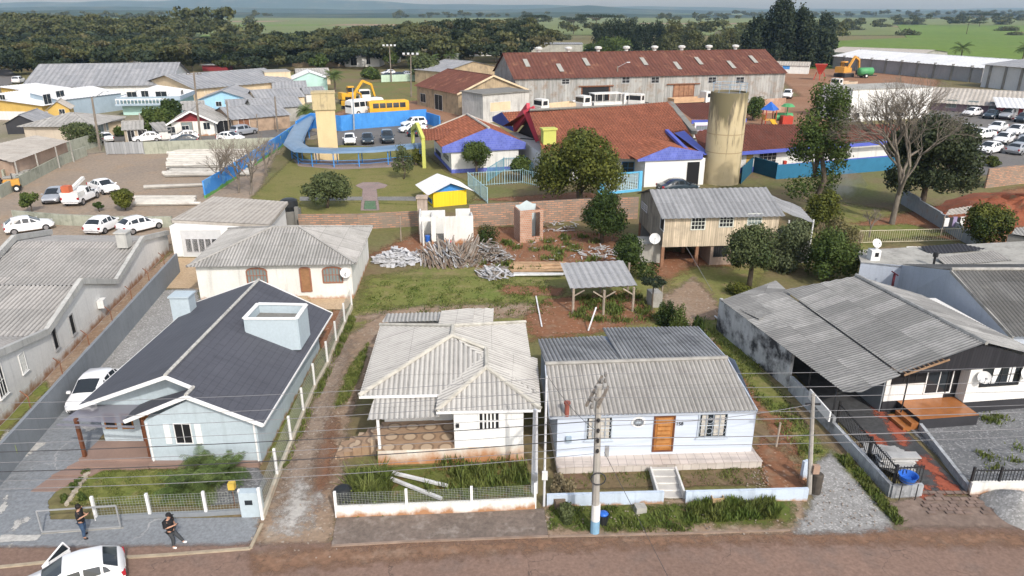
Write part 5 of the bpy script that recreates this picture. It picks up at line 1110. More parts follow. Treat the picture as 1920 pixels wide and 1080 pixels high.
m.tube([(28.48+2.2*math.cos(k*math.pi/10),97.5+2.2*math.sin(k*math.pi/10),zt+1.1)for k in range(21)],.03,4,False);m.tube([(28.48+2.2*math.cos(k*math.pi/10),97.5+2.2*math.sin(k*math.pi/10),zt+.6)for k in range(21)],.025,4,False);m.build('railing',M('blue_grey_rail',(.3,.4,.5),.1,1,.6),t)
c=W(614,301);t=thing('water_tower','square cream water tower with a stained tank box on top','water tower',tuple(c));zt=HZ(612,175,c);z1=HZ(612,206,c)
m=MB();m.box((c.x,c.y+1.3,z1/2),(2.9,2.6,z1),.25);m.build('shaft',M('cream_tower',(.62,.49,.28),.06,.5,.85,streak=.1),t);m=MB();m.box((c.x-.1,c.y+1.3,(zt+z1)/2),(3.4,3.1,zt-z1),.25);m.box((c.x-.1,c.y+1.3,zt+.08),(3.6,3.3,.16),.25);m.build('tank',M('stained_tank',(.5,.41,.24),.1,.6,.9,streak=.5,dirt=(.2,.17,.12)),t)
zb=HZ(640,216,W(640,245));wallthing('blue_wall','bright blue masonry wall around the school car park','wall',PP((558,258),(586,240),(640,246),(668,242),(800,232),(825,240)),[zb,zb,zb,zb,zb*.8],BLUEP,.25)
mur=NT('mural_paint');p=mur.pos();c=mur.mix(mur.ramp(mur.noise(.7,p,3),.55,.6),(.05,.23,.6),(.1,.3,.62));vo=mur.n('ShaderNodeTexVoronoi');vo.inputs['Scale'].default_value=.7;mur.l(p,vo.inputs['Vector'])
c=mur.mix(mur.math('LESS_THAN',vo.outputs['Distance'],.22),c,mur.mix(.5,vo.outputs['Color'],(.2,.15,.1)));sep=mur.n('ShaderNodeSeparateXYZ');mur.l(p,sep.inputs[0]);c=mur.mix(mur.ramp(mur.math('ADD',sep.outputs[2],mur.math('MULTIPLY',mur.noise(.8,p,3),.8)),.75,.9),(.12,.3,.08),c);mur.col(c);mur.set(.8)
wallthing('mural_wall','long wall painted with a blue children\'s mural beside the school lawn','wall',PP((385,372),(420,350),(470,315),(520,282),(560,252)),[2.2]*4,mur.m,.2)
t=thing('covered_walkway','covered walkway with curved blue translucent roof on blue posts','walkway',tuple(W(640,300)))
wp=PP((578,240),(562,270),(552,295),(570,309),(630,311),(700,309),(790,300));zr=HZ(640,281,W(640,311))
def walkroof(path,z,wd):
 m=MB();prev=None
 for i,p in enumerate(path):
  d=(path[min(i+1,len(path)-1)]-path[max(i-1,0)]);d.z=0;d.normalize();n=Vector((d.y,-d.x,0));row=[p+n*(wd*math.cos(a_*math.pi/6))+Vector((0,0,z+.55*math.sin(a_*math.pi/6)))for a_ in range(7)]
  if prev:
   for k in range(6):m.poly([prev[k],row[k],row[k+1],prev[k+1]])
  prev=row
 return m
import itertools
dense=[p+(q-p)*(k/6)for p,q in zip(wp,wp[1:])for k in range(6)]+[wp[-1]]
walkroof(dense,zr-.3,1.5).build('roof',BLUETRANS,t,True)
for i,p in enumerate(dense[::4]):
 d=Vector((1.2,0,0))if i<3 else Vector((0,1.2,0))
 for s in(-1,1):m=MB();q=p+d*s;m.tube([q,q+Vector((0,0,zr-.28))],.08,5);m.build('post',BLUEP,t)
m=MB()
for p,q in zip(dense,dense[1:]):
 for zz in(.5,1.0):m.bar(p+Vector((0,-1.2,zz)),q+Vector((0,-1.2,zz)),.05)
m.build('railing',BLUEP,t)
m=MB();c=W(601,300);m.prism([(c.x-1.0,c.y+.1),(c.x+1.0,c.y+.2),(c.x+.9,c.y+1.0),(c.x-.9,c.y+.9)],0,1.3);m.solo('planter_box',CREAM,'low cream masonry box under the blue walkway roof','planter')
t=thing('kiosk','yellow boarded kiosk with white roof and blue gable on the lawn','kiosk',tuple(W(835,375)))
a,b=W(813,389),W(875,383);A_,D_,N_,L_=frame2(a,b);P=lambda u,v,z=0:(A_+D_*u-N_*v+Vector((0,0,z)));he=HZ(813,361,a);DD=4.6
m=MB();m.prism([P(0,0),P(L_,0),P(L_,DD),P(0,DD)],0,he);m.build('wall',M_boards('yellow_boards',(.75,.55,.03),.25,gapcol=.75,streak=.1,var=.06),t)
PL3=(P(0,-.6),P(L_,-.6),P(0,-.6,3));gl,ga,gr=PLN(815,362,*PL3),PLN(841,345.5,*PL3),PLN(886,350.5,*PL3);gl=P(-.8,-.6,he-.15);gr=P(L_+.8,-.6,he-.15);ga=P(L_*.5,-.6,he+1.05)
m=MB();m.poly([P(0,-.01,he),P(L_,-.01,he),P(L_/2,-.01,he+.9)]);m.build('gable',BLUEP,t)
rf=MB();bk=-N_*(DD+1.4);rf.corr([gl,ga,ga+bk,gl+bk],.4,.03);rf.corr([gr,ga,ga+bk,gr+bk],.4,.03);rf.build('roof',R_WHITE,t)
opx(t,P(0,DD),P(0,0),801,368,810,381,frame=BLUEP,fill=DARK,bars=(2,2))
def railfence(name,label,pts,h,mat,step=.35,r=.025,post=2.5):
 root=thing(name,label,'fence',tuple((V3(pts[0])+V3(pts[-1]))/2))
 m=MB()
 for p,q in zip(pts,pts[1:]):
  p,q=V3(p,0),V3(q,0);n=max(2,int((q-p).length/step))
  for k in range(n+1):c=p+(q-p)*(k/n);m.box(c+Vector((0,0,h/2)),(r*2,r*2,h))
  for z in(.15,h-.1):m.bar(p+Vector((0,0,z)),q+Vector((0,0,z)),.05)
 m.build('bars',mat,root)
 for p,q in zip(pts,pts[1:]):
  p,q=V3(p,0),V3(q,0);n=max(1,int((q-p).length/post))
  for k in range(n):c=p+(q-p)*(k/n);m=MB();m.box(c+Vector((0,0,(h+.1)/2)),(.1,.1,h+.1));m.build('post',mat,root)
 return root
PALEB=M('pale_blue_bars',(.34,.5,.56),.1,1,.6)
railfence('metal_fence','pale blue railings around the vegetable bed next to the yellow kiosk',PP((914,381),(878,350),(980,343),(1010,350)),1.9,PALEB)
railfence('metal_fence','teal railings under the spreading dense tree by the school path',PP((915,340),(945,320),(985,318),(1000,332)),1.9,M('teal_bars',(.1,.3,.4),.1,1,.6))
t=thing('block_screen','sky-blue pierced block screen wall beside the school annex','wall',tuple(W(1165,360)))
a,b=W(1122,367),W(1203,358);A_,D_,N_,L_=frame2(a,b);P=lambda u,v,z=0:(A_+D_*u-N_*v+Vector((0,0,z)));he=HZ(1203,321,b)
SKB=M('sky_blue_masonry',(.12,.42,.66),.1,.7,.8,streak=.15);m=MB();m.prism([P(0,0),P(.9,0),P(.9,.3),P(0,.3)],0,he);m.prism([P(L_-.5,0),P(L_,0),P(L_,.3),P(L_-.5,.3)],0,he);m.prism([P(.9,.02),P(L_-.5,.02),P(L_-.5,.28),P(.9,.28)],0,.3);m.prism([P(.9,.02),P(L_-.5,.02),P(L_-.5,.28),P(.9,.28)],he-.15,he-.002);m.build('frame',SKB,t)
m=MB();n=15
for k in range(n):u=1.0+(L_-1.6)*k/(n-1);m.bar(P(u,.15,.3),P(u,.15,he-.15),.07)
for k in range(11):z=.35+(he-.6)*k/10;m.bar(P(.9,.15,z),P(L_-.5,.15,z),.06)
m.build('lattice',M('pale_blue_lattice',(.42,.58,.66),.1,1,.8),t)
railfence('metal_fence','deep teal mesh fence of the kindergarten play yard past the round tower',PP((1388,345),(1410,322),(1455,335)),2.2,M('deep_teal',(.02,.1,.16),.1,1,.6),.12,.05)
railfence('metal_fence','teal panel fence behind the slender tall tree at the play yard',PP((1455,336),(1560,328),(1680,318)),2.0,M('teal_panel',(.03,.17,.3),.1,1,.6),.12,.055)
# ================================================================== town behind
def bx(name,label,L,Rr,ey,depth,roof,rise,**k):
 l,r=W(*L),W(*Rr);h=HZ(L[0],ey,l)
 return building(name,label,k.pop('cat','house'),l,r,depth,h,roof,rise,**k)
t,P,Wd=bx('warehouse','long warehouse of aged corrugated sheet under a rusty roof',(966,207),(1466,191),147,22,'gx',4.9,cat='warehouse',wm=W_SHEET,rm=R_RUST,over=.5,pitch=.9,amp=.06)
h_=7.3;q0,q1=P(0,0,0),P(Wd,0,0)
for x0 in(1054,1167,1222,1329,1381):opx(t,q0,q1,x0,145 if x0>1100 else 149,x0+13,155 if x0>1100 else 157,frame=GALV,fill=DARK,bars=(2,2),fw=.15)
opx(t,q0,q1,1092,164,1140,204,name='doorway',frame=RUSTM,fill=DARK,bars=(1,1),fillname='opening',fw=.3)
opx(t,q0,q1,1265,159,1297,200,name='sliding_door',frame=RUSTM,fill=M('rusty_door_sheet',(.32,.17,.1),.3,1,.9,streak=.5),bars=(4,2),fw=.3)
m=MB();u0,z0=UZ(1085,162,q0,q1);u1,_=UZ(1150,161,q0,q1);A_,D_,N_,L_=frame2(q0,q1);m.bar(A_+D_*u0+N_*.2+Vector((0,0,z0)),A_+D_*u1+N_*.2+Vector((0,0,z0)),.25);u0,z0=UZ(1250,158,q0,q1);u1,_=UZ(1312,157,q0,q1);m.bar(A_+D_*u0+N_*.2+Vector((0,0,z0)),A_+D_*u1+N_*.2+Vector((0,0,z0)),.25);m.build('door_rail',RUSTM,t)
for x in(1030,1085,1140,1192,1244,1294,1344,1393):
 u,_=UZ(x,200,q0,q1);c=P(u*1.045,11.2,h_+5.0);m=MB();m.lathe(tuple(c),[(.45,0),(.5,.5),(.9,.6),(.95,1.0),(.4,1.2)],10);m.build('roof_vent',M('vent_white',(.6,.6,.58),.1,1,.7),t)
m=MB();S_=[(987,119),(1050,128),(1099,117),(1207,116),(1270,124),(1310,115),(1371,122),(1412,112)]
zf=h_;A0=P(0,0,h_);B0=P(Wd,0,h_);C0=P(Wd,11,h_+4.9)
for x,y in S_:
 c=PLN(x,y,A0,B0,C0);dn=(A0+(P(0,11,h_+4.9)-A0)*0)-P(0,11,h_+4.9);dn.normalize();n_=Vector((-dn.x*dn.z,-dn.y*dn.z,dn.x**2+dn.y**2)).normalized()
 m=MB();m.poly([c+D_*-.55-dn*1.9+n_*.2,c+D_*.55-dn*1.9+n_*.2,c+D_*.55+dn*1.9+n_*.2,c+D_*-.55+dn*1.9+n_*.2]);m.build('roof_light',M('grey_skylight',(.33,.32,.29),.1,1,.7),t)
t,P,Wd=bx('workshop','tan rendered workshop with rusty gabled roof left of the warehouse',(860,216),(985,206),175,22,'gy',3.4,cat='workshop',wm=TAN,rm=R_RUST,over=.5,pitch=.9,amp=.06,wins=[('l',2,5,1,3,dict(fill=DARK)),('l',10,14,0.1,3.5,dict(fill=DARK))],fascia=(.4,CREAM))
bx('workshop','weathered concrete lean-to in front of the tan workshop',(906,231),(992,222),178,8,'flat',1,cat='workshop',wm=M('stained_white_concrete',(.5,.49,.47),.15,.4,.9,streak=.5,dirt=(.25,.24,.23)),rm=CONCD,wins=[('f',1.8,7.0,2.2,4.0,dict(fill=CREAM,bars=(1,1),fw=.05))])
bx('house','concrete store with grey gable roof behind the rusty workshop',(832,160),(940,150),135,14,'gy',2.5,cat='store',wm=TAN,rm=R_GREYB,pitch=.9)
t,P,Wd=bx('industrial_shed','long grey panel shed with gleaming white roof at the field edge',(1560,128),(1838,156),105,26,'gx',2.2,cat='shed',wm=M('grey_panels',(.3,.3,.31),.1,.3,.9,streak=.2),rm=R_WHITE,over=.6,pitch=1.5,amp=.05)
for k in range(9):m=MB();c=P(6+k*(Wd-10)/8,-.15,0);m.box(c+Vector((0,0,2.6)),(.9,.25,5.2));m.build('column',CONCD,t)
t,P,Wd=bx('industrial_shed','grey-roofed panel shed with white bays nearest the long field',(1838,163),(2080,190),121,60,'gx',2.6,cat='shed',wm=M('white_bays',(.55,.56,.57),.06,.3,.9,streak=.15),rm=R_GREYB,over=.8,pitch=1.5,amp=.05)
for k in range(7):m=MB();c=P(2.5+k*5.2,-.15,0);m.box(c+Vector((0,0,3.2)),(1.0,.25,6.4));m.build('column',CONCD,t)
bx('industrial_shed','beige-roofed low shed behind the gleaming white roof',(1545,110),(1720,118),97,40,'gx',1.5,cat='shed',wm=CONC,rm=R_BEIGE,over=.5,pitch=1.5)
bx('store_shed','small whitewashed shed with pale roof beside the dark eucalypts',(1450,137),(1515,139),122,9,'gx',1.0,cat='shed',wm=WHITE,rm=R_BEIGE,pitch=.9,wins=[('f',3,5.5,1.5,2.8,dict(fill=BLUEP))])
t,P,Wd=bx('long_building','long low building with beige-grey roof beside the crowded car park',(1745,206),(1990,222),188,16,'gx',2.2,cat='building',wm=M('purple_grey_render',(.3,.22,.27),.15,.3,.9),rm=R_BEIGE,over=1.5,pitch=.9,wins=[('f',3+k*4.2,5+k*4.2,.8,2.6,dict(fill=GLASSL))for k in range(6)])
bx('shop','small white-roofed shop with maroon posts facing the crowded car park',(1873,222),(1990,228),200,7,'mono',1.0,cat='shop',wm=DKRED,rm=R_WHITE,over=1,pitch=.9,wins=[('f',1.5+k*2.5,3.2+k*2.5,.3,2.3,dict(fill=WHITE,frame=DKRED))for k in range(4)])
a,b=W(1590,229),W(1739,221);hh=HZ(1590,170,a);t,P,Wd=building('white_hall','blank white rendered hall behind the big bare tree','hall',a,b,10,hh,'flat',1,WHITEB,CONC,.05,wins=[('f',1.2,2.6,.8,1.8,dict(fill=DARK)),('f',4.6,5.4,.9,1.6,dict(fill=DARK)),('f',10,11,.9,1.6,dict(fill=DARK))])
wallthing('brick_wall','orange brick base wall between the warehouse end and the playground','wall',PP((1405,214),(1470,210)),[3.2],W_BRICKN)
t,P,Wd=bx('house','two-storey ochre house with white sheet roofs',(-30,224),(84,226),182,13,'monox',-1.6,wm=YELHOUSE,rm=R_WHITE,over=.6,pitch=.8,under=(1.8,WHITE),wins=[('f',5,6.2,4.2,5.2),('f',.8,2.5,.8,1.8),('r',1.0,3.2,3.2,5.2),('r',5,7.5,3.5,5.5)])
bx('house','upper ochre wing with white roof rising behind the ochre house',(10,200),(112,206),163,9,'monox',-1.2,wm=YELHOUSE,rm=R_WHITE,over=.6,pitch=.8)
bx('house','little ochre gabled wing with brick base beside the ochre house',(95,232),(135,230),205,6,'gy',1.4,wm=YELHOUSE,rm=R_BEIGE,pitch=.6,under=(1.6,W_BRICKN),wins=[('f',2,3,1.9,2.8)])
bx('industrial_shed','very long grey-roofed warehouse with white wall behind the ochre house',(50,186),(320,180),163,30,'gx',4.6,cat='warehouse',wm=WHITE,rm=R_GREYB,over=.8,pitch=1.3,amp=.06)
bx('industrial_shed','cream warehouse with sagging grey roof beside the pale aqua house',(369,190),(548,172),166,26,'gx',2.6,cat='warehouse',wm=CREAM,rm=R_GREYB,over=.8,pitch=1.3,amp=.06,wins=[('f',2.5,4.2,1.6,2.8,dict(fill=CREAM))])
bx('flat_building','flat-topped cream block with crumbling concrete rim',(500,172),(548,170),136,9,'flat',1,cat='building',wm=CREAM,rm=CONC,over=.1)
bx('house','low blue rendered hall under a pale sheet roof near the ochre house',(120,222),(232,206),188,9,'mono',1.2,wm=STEELB,rm=R_WHITE,over=.3,pitch=.8)
t,P,Wd=bx('house','pale aqua two-storey house with white balcony and ribbed hip roof',(232,216),(338,214),184,13,'hip',1.9,wm=AQUA,rm=R_WHITE,over=.7,pitch=.8,amp=.06,wins=[('f',1.5,3.5,3.2,5),('f',4.5,6,3.0,5.2),('f',7.5,9.8,3.2,5),('r',3,5,3.2,4.8)],fascia=(.9,STEELB))
m=MB()
for k in range(15):m.bar(P(-.5+k*.75,-1.6,2.6),P(-.5+k*.75,-1.6,3.6),.12)
m.bar(P(-.6,-1.6,3.6),P(10.1,-1.6,3.6),.15);m.build('balustrade',WHITEB,t);m=MB();m.prism([P(-.8,-1.8),P(10.3,-1.8),P(10.3,-.01),P(-.8,-.01)],2.2,2.6);m.build('balcony',STEELB,t)
t,P,Wd=bx('house','sky-blue gabled house with grey roof and one small window',(373,208),(470,206),188,14,'gy',2.0,wm=SKYB,rm=R_GREYB,pitch=.9,over=.6,wins=[('f',4.0,5.2,1,2),('f',8,9.2,1,2)])
bx('house','beige bungalow with brown-grey roof behind the leaning utility pole',(176,264),(232,246),236,12,'hip',1.5,wm=M('beige_render',(.5,.43,.35),.08,.5,.85,streak=.2),rm=R_GREY,pitch=.8,over=.7,wins=[('f',2.2,4,1,2.4,dict(fill=GLASSL)),('f',5,6,1,2.4,dict(fill=GLASSL))])
bx('carport','cream carport with flat white edge beside the beige bungalow',(85,258),(170,262),233,8,'flat',1,cat='carport',wm=CREAM,rm=R_GREY,over=.6,wins=[('f',1,5,.1,2.4,dict(name='garage_door',fill=M('tan_door',(.36,.24,.14),.1,1,.7),fillname='door_panel'))])
bx('house','dark gabled cottage with blue sheet roof at the street corner',(15,252),(75,250),232,9,'gy',1.5,wm=BLACKP,rm=R_GREYB,pitch=.8)
bx('gatehouse','small open timber gatehouse with ribbed roof behind the steel gate',(236,267),(270,265),243,5,'gx',1.0,cat='gatehouse',wm=M('timber_frame',(.33,.28,.22),.2,1,.9),rm=R_GREY,pitch=.7,wins=[('f',.5,1.6,.1,2,dict(fill=DARK)),('f',2.2,3.6,.1,2,dict(fill=DARK))])
t,P,Wd=bx('house','white cottage with dark red gable and grey roof on the car street',(325,257),(404,254),229,12,'gy',1.9,wm=WHITEDIRT,rm=R_GREY,gm=DKRED,pitch=.8,over=.8,wins=[('f',1.7,3.6,.9,2.6,dict(fill=GLASSL,frame=WOODDOOR)),('f',5.5,6.6,1.2,2.4)],fascia=(.3,WHITEB))
bx('house','grey-roofed garage house with dark opening next to the red-gabled cottage',(404,252),(440,248),228,10,'mono',1.0,wm=WHITE,rm=R_GREY,pitch=.8,wins=[('f',.4,3.2,.1,2.4,dict(fill=DARK))])
bx('shed','rusty doored shed with broad grey roof behind the car street',(440,250),(545,240),224,13,'gx',1.5,cat='shed',wm=M('rust_stained_boards',(.33,.24,.17),.3,1,.9),rm=R_GREYB,pitch=.9,wins=[('f',1,3,.1,2.6,dict(fill=RUSTM))])
bx('house','low cream house with grey roof and turquoise tank by the bare trees',(484,204),(572,198),186,9,'gx',1.6,wm=CREAM,rm=R_GREYB,pitch=.9,wins=[('f',7,8.5,1,2)])
bx('house','cream box house with a steep pale grey roof beside the square tower',(514,178),(575,176),167,7,'gx',1.6,wm=CREAM,rm=R_GREYB,pitch=.9)
bx('house','mint gabled house with pale roof beyond the cream block',(552,172),(615,170),149,12,'gy',1.8,wm=AQUA,rm=R_WHITE,pitch=.9)
bx('house','grey ribbed long shed with parapet at the edge of the bare trees',(480,232),(568,226),204,9,'gx',1.4,wm=CONC,rm=R_GREYB,pitch=.7)
t,P,Wd=bx('house','white two-storey house with dark windows at the forest edge',(647,125),(712,125),107,12,'gx',1.6,wm=WHITEB,rm=R_GREYB,pitch=1.2,wins=[('f',2.5,5,.5,4.4,dict(fill=DARK)),('f',9,10.5,1,4.4,dict(fill=DARK)),('f',15.5,18,2.5,4.4)])
bx('house','small white annex beside the two-storey forest-edge house',(728,118),(747,118),105,8,'flat',1,wm=WHITEB,rm=R_GREYB)
bx('house','low tan-roofed hall among trees at the forest edge',(548,125),(640,126),119,16,'gy',3.0,cat='hall',wm=TAN,rm=R_BEIGE,pitch=1.2)
bx('house','white gabled hall on the slope behind the floodlights',(877,106),(942,104),94,14,'gy',2.6,cat='hall',wm=WHITEB,rm=R_BEIGE,pitch=1.2,wins=[('f',1,6,1,2.4,dict(fill=DKRED))])
bx('house','white house half hidden by palms behind the playing field',(815,126),(860,124),103,10,'gx',1.6,wm=WHITEB,rm=R_GREYB,pitch=1.2)
bx('store_shed','long grey store with flaking walls behind the rusty warehouse',(990,100),(1092,100),83,10,'mono',.5,cat='shed',wm=CONC,rm=R_GREYB,pitch=1.2)
bx('store_shed','white-roofed market stall far off by the forest road',(380,133),(427,133),122,6,'flat',.5,cat='stall',wm=DKRED,rm=R_WHITE,over=.8)
bx('store_shed','tiny white box hut among trees near the forest road',(252,129),(278,129),116,4,'flat',.5,cat='hut',wm=WHITEB,rm=WHITE,over=.1)
wallthing('stadium_wall','low pale green wall along the far side of the playing field','wall',PP((715,154),(770,152),(865,148)),[2.2,2.2],M('mint_wall',(.45,.58,.45),.1,.4,.85,streak=.2),.3)
t=thing('shed','long open shed with flat beige roof along the mossy yard wall','shed',tuple(W(60,300)))
z0=3.2;m=MB();q=[W(22,304,z0),W(130,265,z0),W(66,253,z0+.5),W(-60,282,z0+.5)];m.corr(q,.7,.03);m.build('roof',R_BEIGE,t);m=MB();i_=[(q[0].x-.5,q[0].y+.8),(q[1].x-1.0,q[1].y+.8),(q[2].x,q[2].y-.5),(q[3].x,q[3].y-.5)];m.prism(i_,0,3.0);m.build('wall',M('pinkish_brick_render',(.4,.29,.22),.2,.5,.9),t)
for s in(.02,.35,.7,.98):p=q[0]+(q[1]-q[0])*s;m=MB();m.tube([(p.x,p.y+.3,0),(p.x,p.y+.3,z0)],.1,6);m.build('post',CONC,t)
bx('house','grey-roofed house with pale walls at the picture-edge end of the yard wall',(-70,331),(8,333),306,6,'gx',1.2,wm=CREAM,rm=R_GREY,pitch=.6)
hy=HZ(0,345,W(0,368));wallthing('yard_wall','mossy concrete wall slanting along the pole yard','wall',PP((0,372),(60,340),(120,308),(163,292)),[1.5]*3,CONCG,.25)
wallthing('yard_wall','mossy concrete wall behind the white statuary, leading to the steel gate','wall',PP((10,345),(70,315),(128,292),(190,272)),[1.9,1.9,2.2],CONCG,.25)
wallthing('yard_wall','mossy grey-green wall behind the three parked white hatchbacks','wall',PP((27,414),(120,422),(230,426),(325,426)),[HZ(120,402,W(120,422))]*3,CONCG,.22)
wallthing('yard_wall','stained concrete wall between the steel gate and the stacked poles','wall',PP((272,289),(330,287),(420,284),(520,280)),[2.0]*3,CONCG,.22)
t=thing('steel_gate','wide grey corrugated steel gate into the pole yard','gate',tuple(W(236,289)));a,b=W(201,290),W(271,289);m=MB();m.wall(a,b,.06,.1,2.0);m.build('panel',M_boards('grey_gate_sheet',(.33,.34,.35),.5,gapcol=.6,streak=.3),t);m=MB();
for s in(0,.5,1):p=a+(b-a)*s;m.box((p.x,p.y-.06,1.05),(.12,.12,2.1))
m.build('frame',GALV,t)
# ================================================================== vehicles
CARPROF={'hatch':(3.95,[(-1.97,.38,.58,0,.7),(-1.94,.3,.8,0,.78),(-1.8,.24,.96,0,.83),(-1.2,.2,.96,1.37,.85),(-.5,.18,.94,1.46,.86),(.08,.18,.92,1.43,.86),(1.02,.18,.89,0,.85),(1.6,.22,.79,0,.82),(1.88,.3,.66,0,.74),(1.97,.38,.52,0,.6)]),'sedan':(4.45,[(-2.22,.38,.62,0,.72),(-2.17,.3,.92,0,.8),(-1.55,.22,1.0,0,.85),(-.85,.19,.98,1.42,.86),(-.3,.18,.96,1.48,.86),(.4,.18,.95,1.44,.86),(1.2,.18,.93,0,.85),(1.85,.22,.82,0,.83),(2.12,.3,.68,0,.76),(2.22,.38,.54,0,.62)]),'suv':(4.5,[(-2.25,.45,.7,0,.76),(-2.2,.36,1.02,0,.84),(-2.1,.3,1.1,0,.88),(-1.8,.26,1.1,1.66,.9),(-.45,.24,1.08,1.74,.9),(.35,.24,1.07,1.68,.9),(1.05,.24,1.06,0,.89),(1.8,.28,.98,0,.87),(2.12,.36,.82,0,.8),(2.25,.45,.62,0,.66)]),'pickup':(4.6,[(-2.3,.45,.72,0,.8),(-2.28,.38,.98,0,.84),(-1.0,.3,1.0,0,.86),(-.55,.26,1.0,0,.86),(-.35,.26,1.0,1.62,.86),(.3,.24,1.0,1.64,.86),(1.0,.24,1.0,0,.86),(1.85,.28,.94,0,.85),(2.18,.36,.8,0,.8),(2.3,.45,.62,0,.66)])}
def car(kind,paint,label,cat='car',group=None):
 L,st=CARPROF[kind];root=local(thing('car' if kind!='pickup' else 'pickup_truck',label,cat,group=group));m=MB();rows=[]
 for(x,zb,zl,zr,w)in st:
  if zr:h=[(w*.8,zb),(w,zb+.12),(w*1.0,zl*.68),(w*.965,zl),(w*.77,zr-.07),(w*.62,zr),(0,zr+.025)]
  else:h=[(w*.8,zb),(w,zb+.12),(w*1.0,zl*.68),(w*.965,zl-.03),(w*.86,zl+.01),(w*.5,zl+.04),(0,zl+.05)]
  r=[(x,-y,z)for y,z in h]+[(x,y,z)for y,z in h[-2::-1]];rows.append(r)
 vs=[p for r in rows for p in r];n=13
 fs=[(i*n+k,(i+1)*n+k,(i+1)*n+k+1,i*n+k+1)for i in range(len(rows)-1)for k in range(n-1)]+[tuple(range(n-1,-1,-1)),tuple((len(rows)-1)*n+k for k in range(n))]+[(i*n+n-1,(i+1)*n+n-1,(i+1)*n,i*n)for i in range(len(rows)-1)]
 m.add(vs,fs);bo=m.build('body',paint,root,True);bo.data.set_sharp_from_angle(angle=.75)
 V=lambda i,k:Vector(rows[i][k])
 def win(nm,a,b,c,d,ins,off):
  q=[a,b,c,d];ctr=sum(q,Vector())/4;q=[ctr+(p-ctr)*ins for p in q];nn=(q[1]-q[0]).cross(q[3]-q[0]).normalized()
  if nn.dot(ctr-Vector((0,0,.7)))<0:nn=-nn
  w=MB();w.poly([p+nn*off for p in q]);w.build(nm,GLASS,root)
 cab=[i for i,s in enumerate(st)if s[3]];c0,c1=cab[0],cab[-1]
 def winstrip(nm,i,j,t0,t1,dx):
  w=MB();f=lambda k,t_:(lambda p:Vector((p.x+dx,p.y*.93,p.z+.012)))(V(i,k)+(V(j,k)-V(i,k))*t_)
  for k in range(4,8):w.poly([f(k,t0),f(k+1,t0),f(k+1,t1),f(k,t1)])
  w.build(nm,GLASS,root)
 if kind!='pickup':winstrip('rear_window',c0-1,c0,.1,.9,-.012)
 winstrip('windscreen',c1+1,c1,.08,.93,.012)
 for s in(0,1):
  k3,k4=(3,4)if s==0 else(9,8)
  for(i,j)in zip(cab,cab[1:]):win('side_window',V(i,k3),V(j,k3),V(j,k4),V(i,k4),.84,.012)
  a,b_,c=V(c1,k3),V(c1+1,k3),V(c1,k4);win('side_window',a+(b_-a)*.05,a+(b_-a)*.72,c+(b_-c)*.3,c,.8,.012)
  if kind!='pickup':
   a,b_,c=V(c0,k3),V(c0-1,k3),V(c0,k4)
   if kind!='suv':win('side_window',a,a+(b_-a)*.6,c+(b_-c)*.3,c,.75,.012)
 if kind=='pickup':
  w=MB();w.box((-1.35,0,1.01),(1.6,1.45,.03));w.build('bed_floor',BLACKP,root)
 wr=.31 if kind in('hatch','sedan')else .37;wx=L*.315
 for sx in(-1,1):
  for sy in(-1,1):
   wd=st[4][4];w=MB();M_=[]
   w.tube([(sx*wx,sy*(wd-.17),wr),(sx*wx,sy*(wd+.012),wr)],wr,16);t_=w.build('wheel',TYRE,root)
   w=MB();w.tube([(sx*wx,sy*(wd+.0),wr),(sx*wx,sy*(wd+.02),wr)],wr*.62,12);w.build('rim',RIM,t_)
 a=[]
 for sy in(-1,1):
  w=MB();x,zb,zl,zr,ww=st[-2];w.box((x-.06,sy*ww*.82,zl-.03),(.26,.26,.13),-sy*.5);w.build('headlight',LAMPW,root)
  w=MB();x,zb,zl,zr,ww=st[1];w.box((x+.06,sy*ww*.93,zl-.1),(.2,.16,.22));w.build('taillight',REDL,root)
  w=MB();w.box((st[c1+1][0]-.25,sy*(st[4][4]+.08),st[c1+1][2]+.06),(.12,.18,.13));w.build('mirror',paint if kind!='pickup' else BLACKP,root)
 w=MB();w.box((st[-1][0]-.01,0,.42),(.05,.9,.14));w.build('grille',BLACKP,root)
 w=MB();w.box((st[0][0]-.005,0,.62),(.02,.42,.13));w.build('number_plate',LAMPW,root)
 return root
PROTO={}
def putcar(kind,paint,pk,rear,front,label,s=1.15,group='cars parked around the yards',cat='car',dz=0):
 key=(kind,pk)
 if key not in PROTO:PROTO[key]=o=car(kind,paint,label,cat)
 else:o=copy_tree(PROTO[key])
 p,q=W(*rear),W(*front);d=q-p
 return place(o,((p.x+q.x)/2,(p.y+q.y)/2,dz),math.atan2(d.y,d.x),s,label,group)
p,q=W(222,1024,1.45),W(128,1052,1.45);d=(q-p).normalized();rz=math.atan2(d.y,d.x)
fc=car('hatch',CARW,'white hatchback at the kerb with its far passenger door open','car');cc=(p+q)/2+d*.1;place(fc,(cc.x-.75,cc.y-.45,0),rz,1.0);PROTO[('hatch','w')]=fc
fc_copy=None
YG='cars parked in the pole yard';SG='cars in the school car park';CG='cars in the crowded car park';TG='cars along the far car street'
putcar('hatch',CARW,'w',(22,438),(90,428),'white hatchback parked alone at the open end of the mossy wall',1.15,YG)
putcar('hatch',CARW,'w',(172,443),(222,420),'white hatchback with tail turned out, middle one along the mossy wall',1.15,YG)
putcar('hatch',CARW,'w',(232,440),(298,424),'white hatchback nearest the garage along the mossy wall',1.15,YG)
putcar('sedan',CARW,'w',(168,352),(226,368),'white saloon beside the bucket-lift truck in the pole yard',1.15,YG)
putcar('hatch',CARS,'s',(120,366),(90,388),'silver hatchback beside the bucket-lift truck, nose toward the wall',1.15,YG)
putcar('hatch',CARW,'w',(296,264),(256,267),'white hatchback on the street behind the steel gate',1.2,TG)
putcar('hatch',CARW,'w',(368,261),(326,264),'white hatchback in front of the red-gabled cottage',1.2,TG)
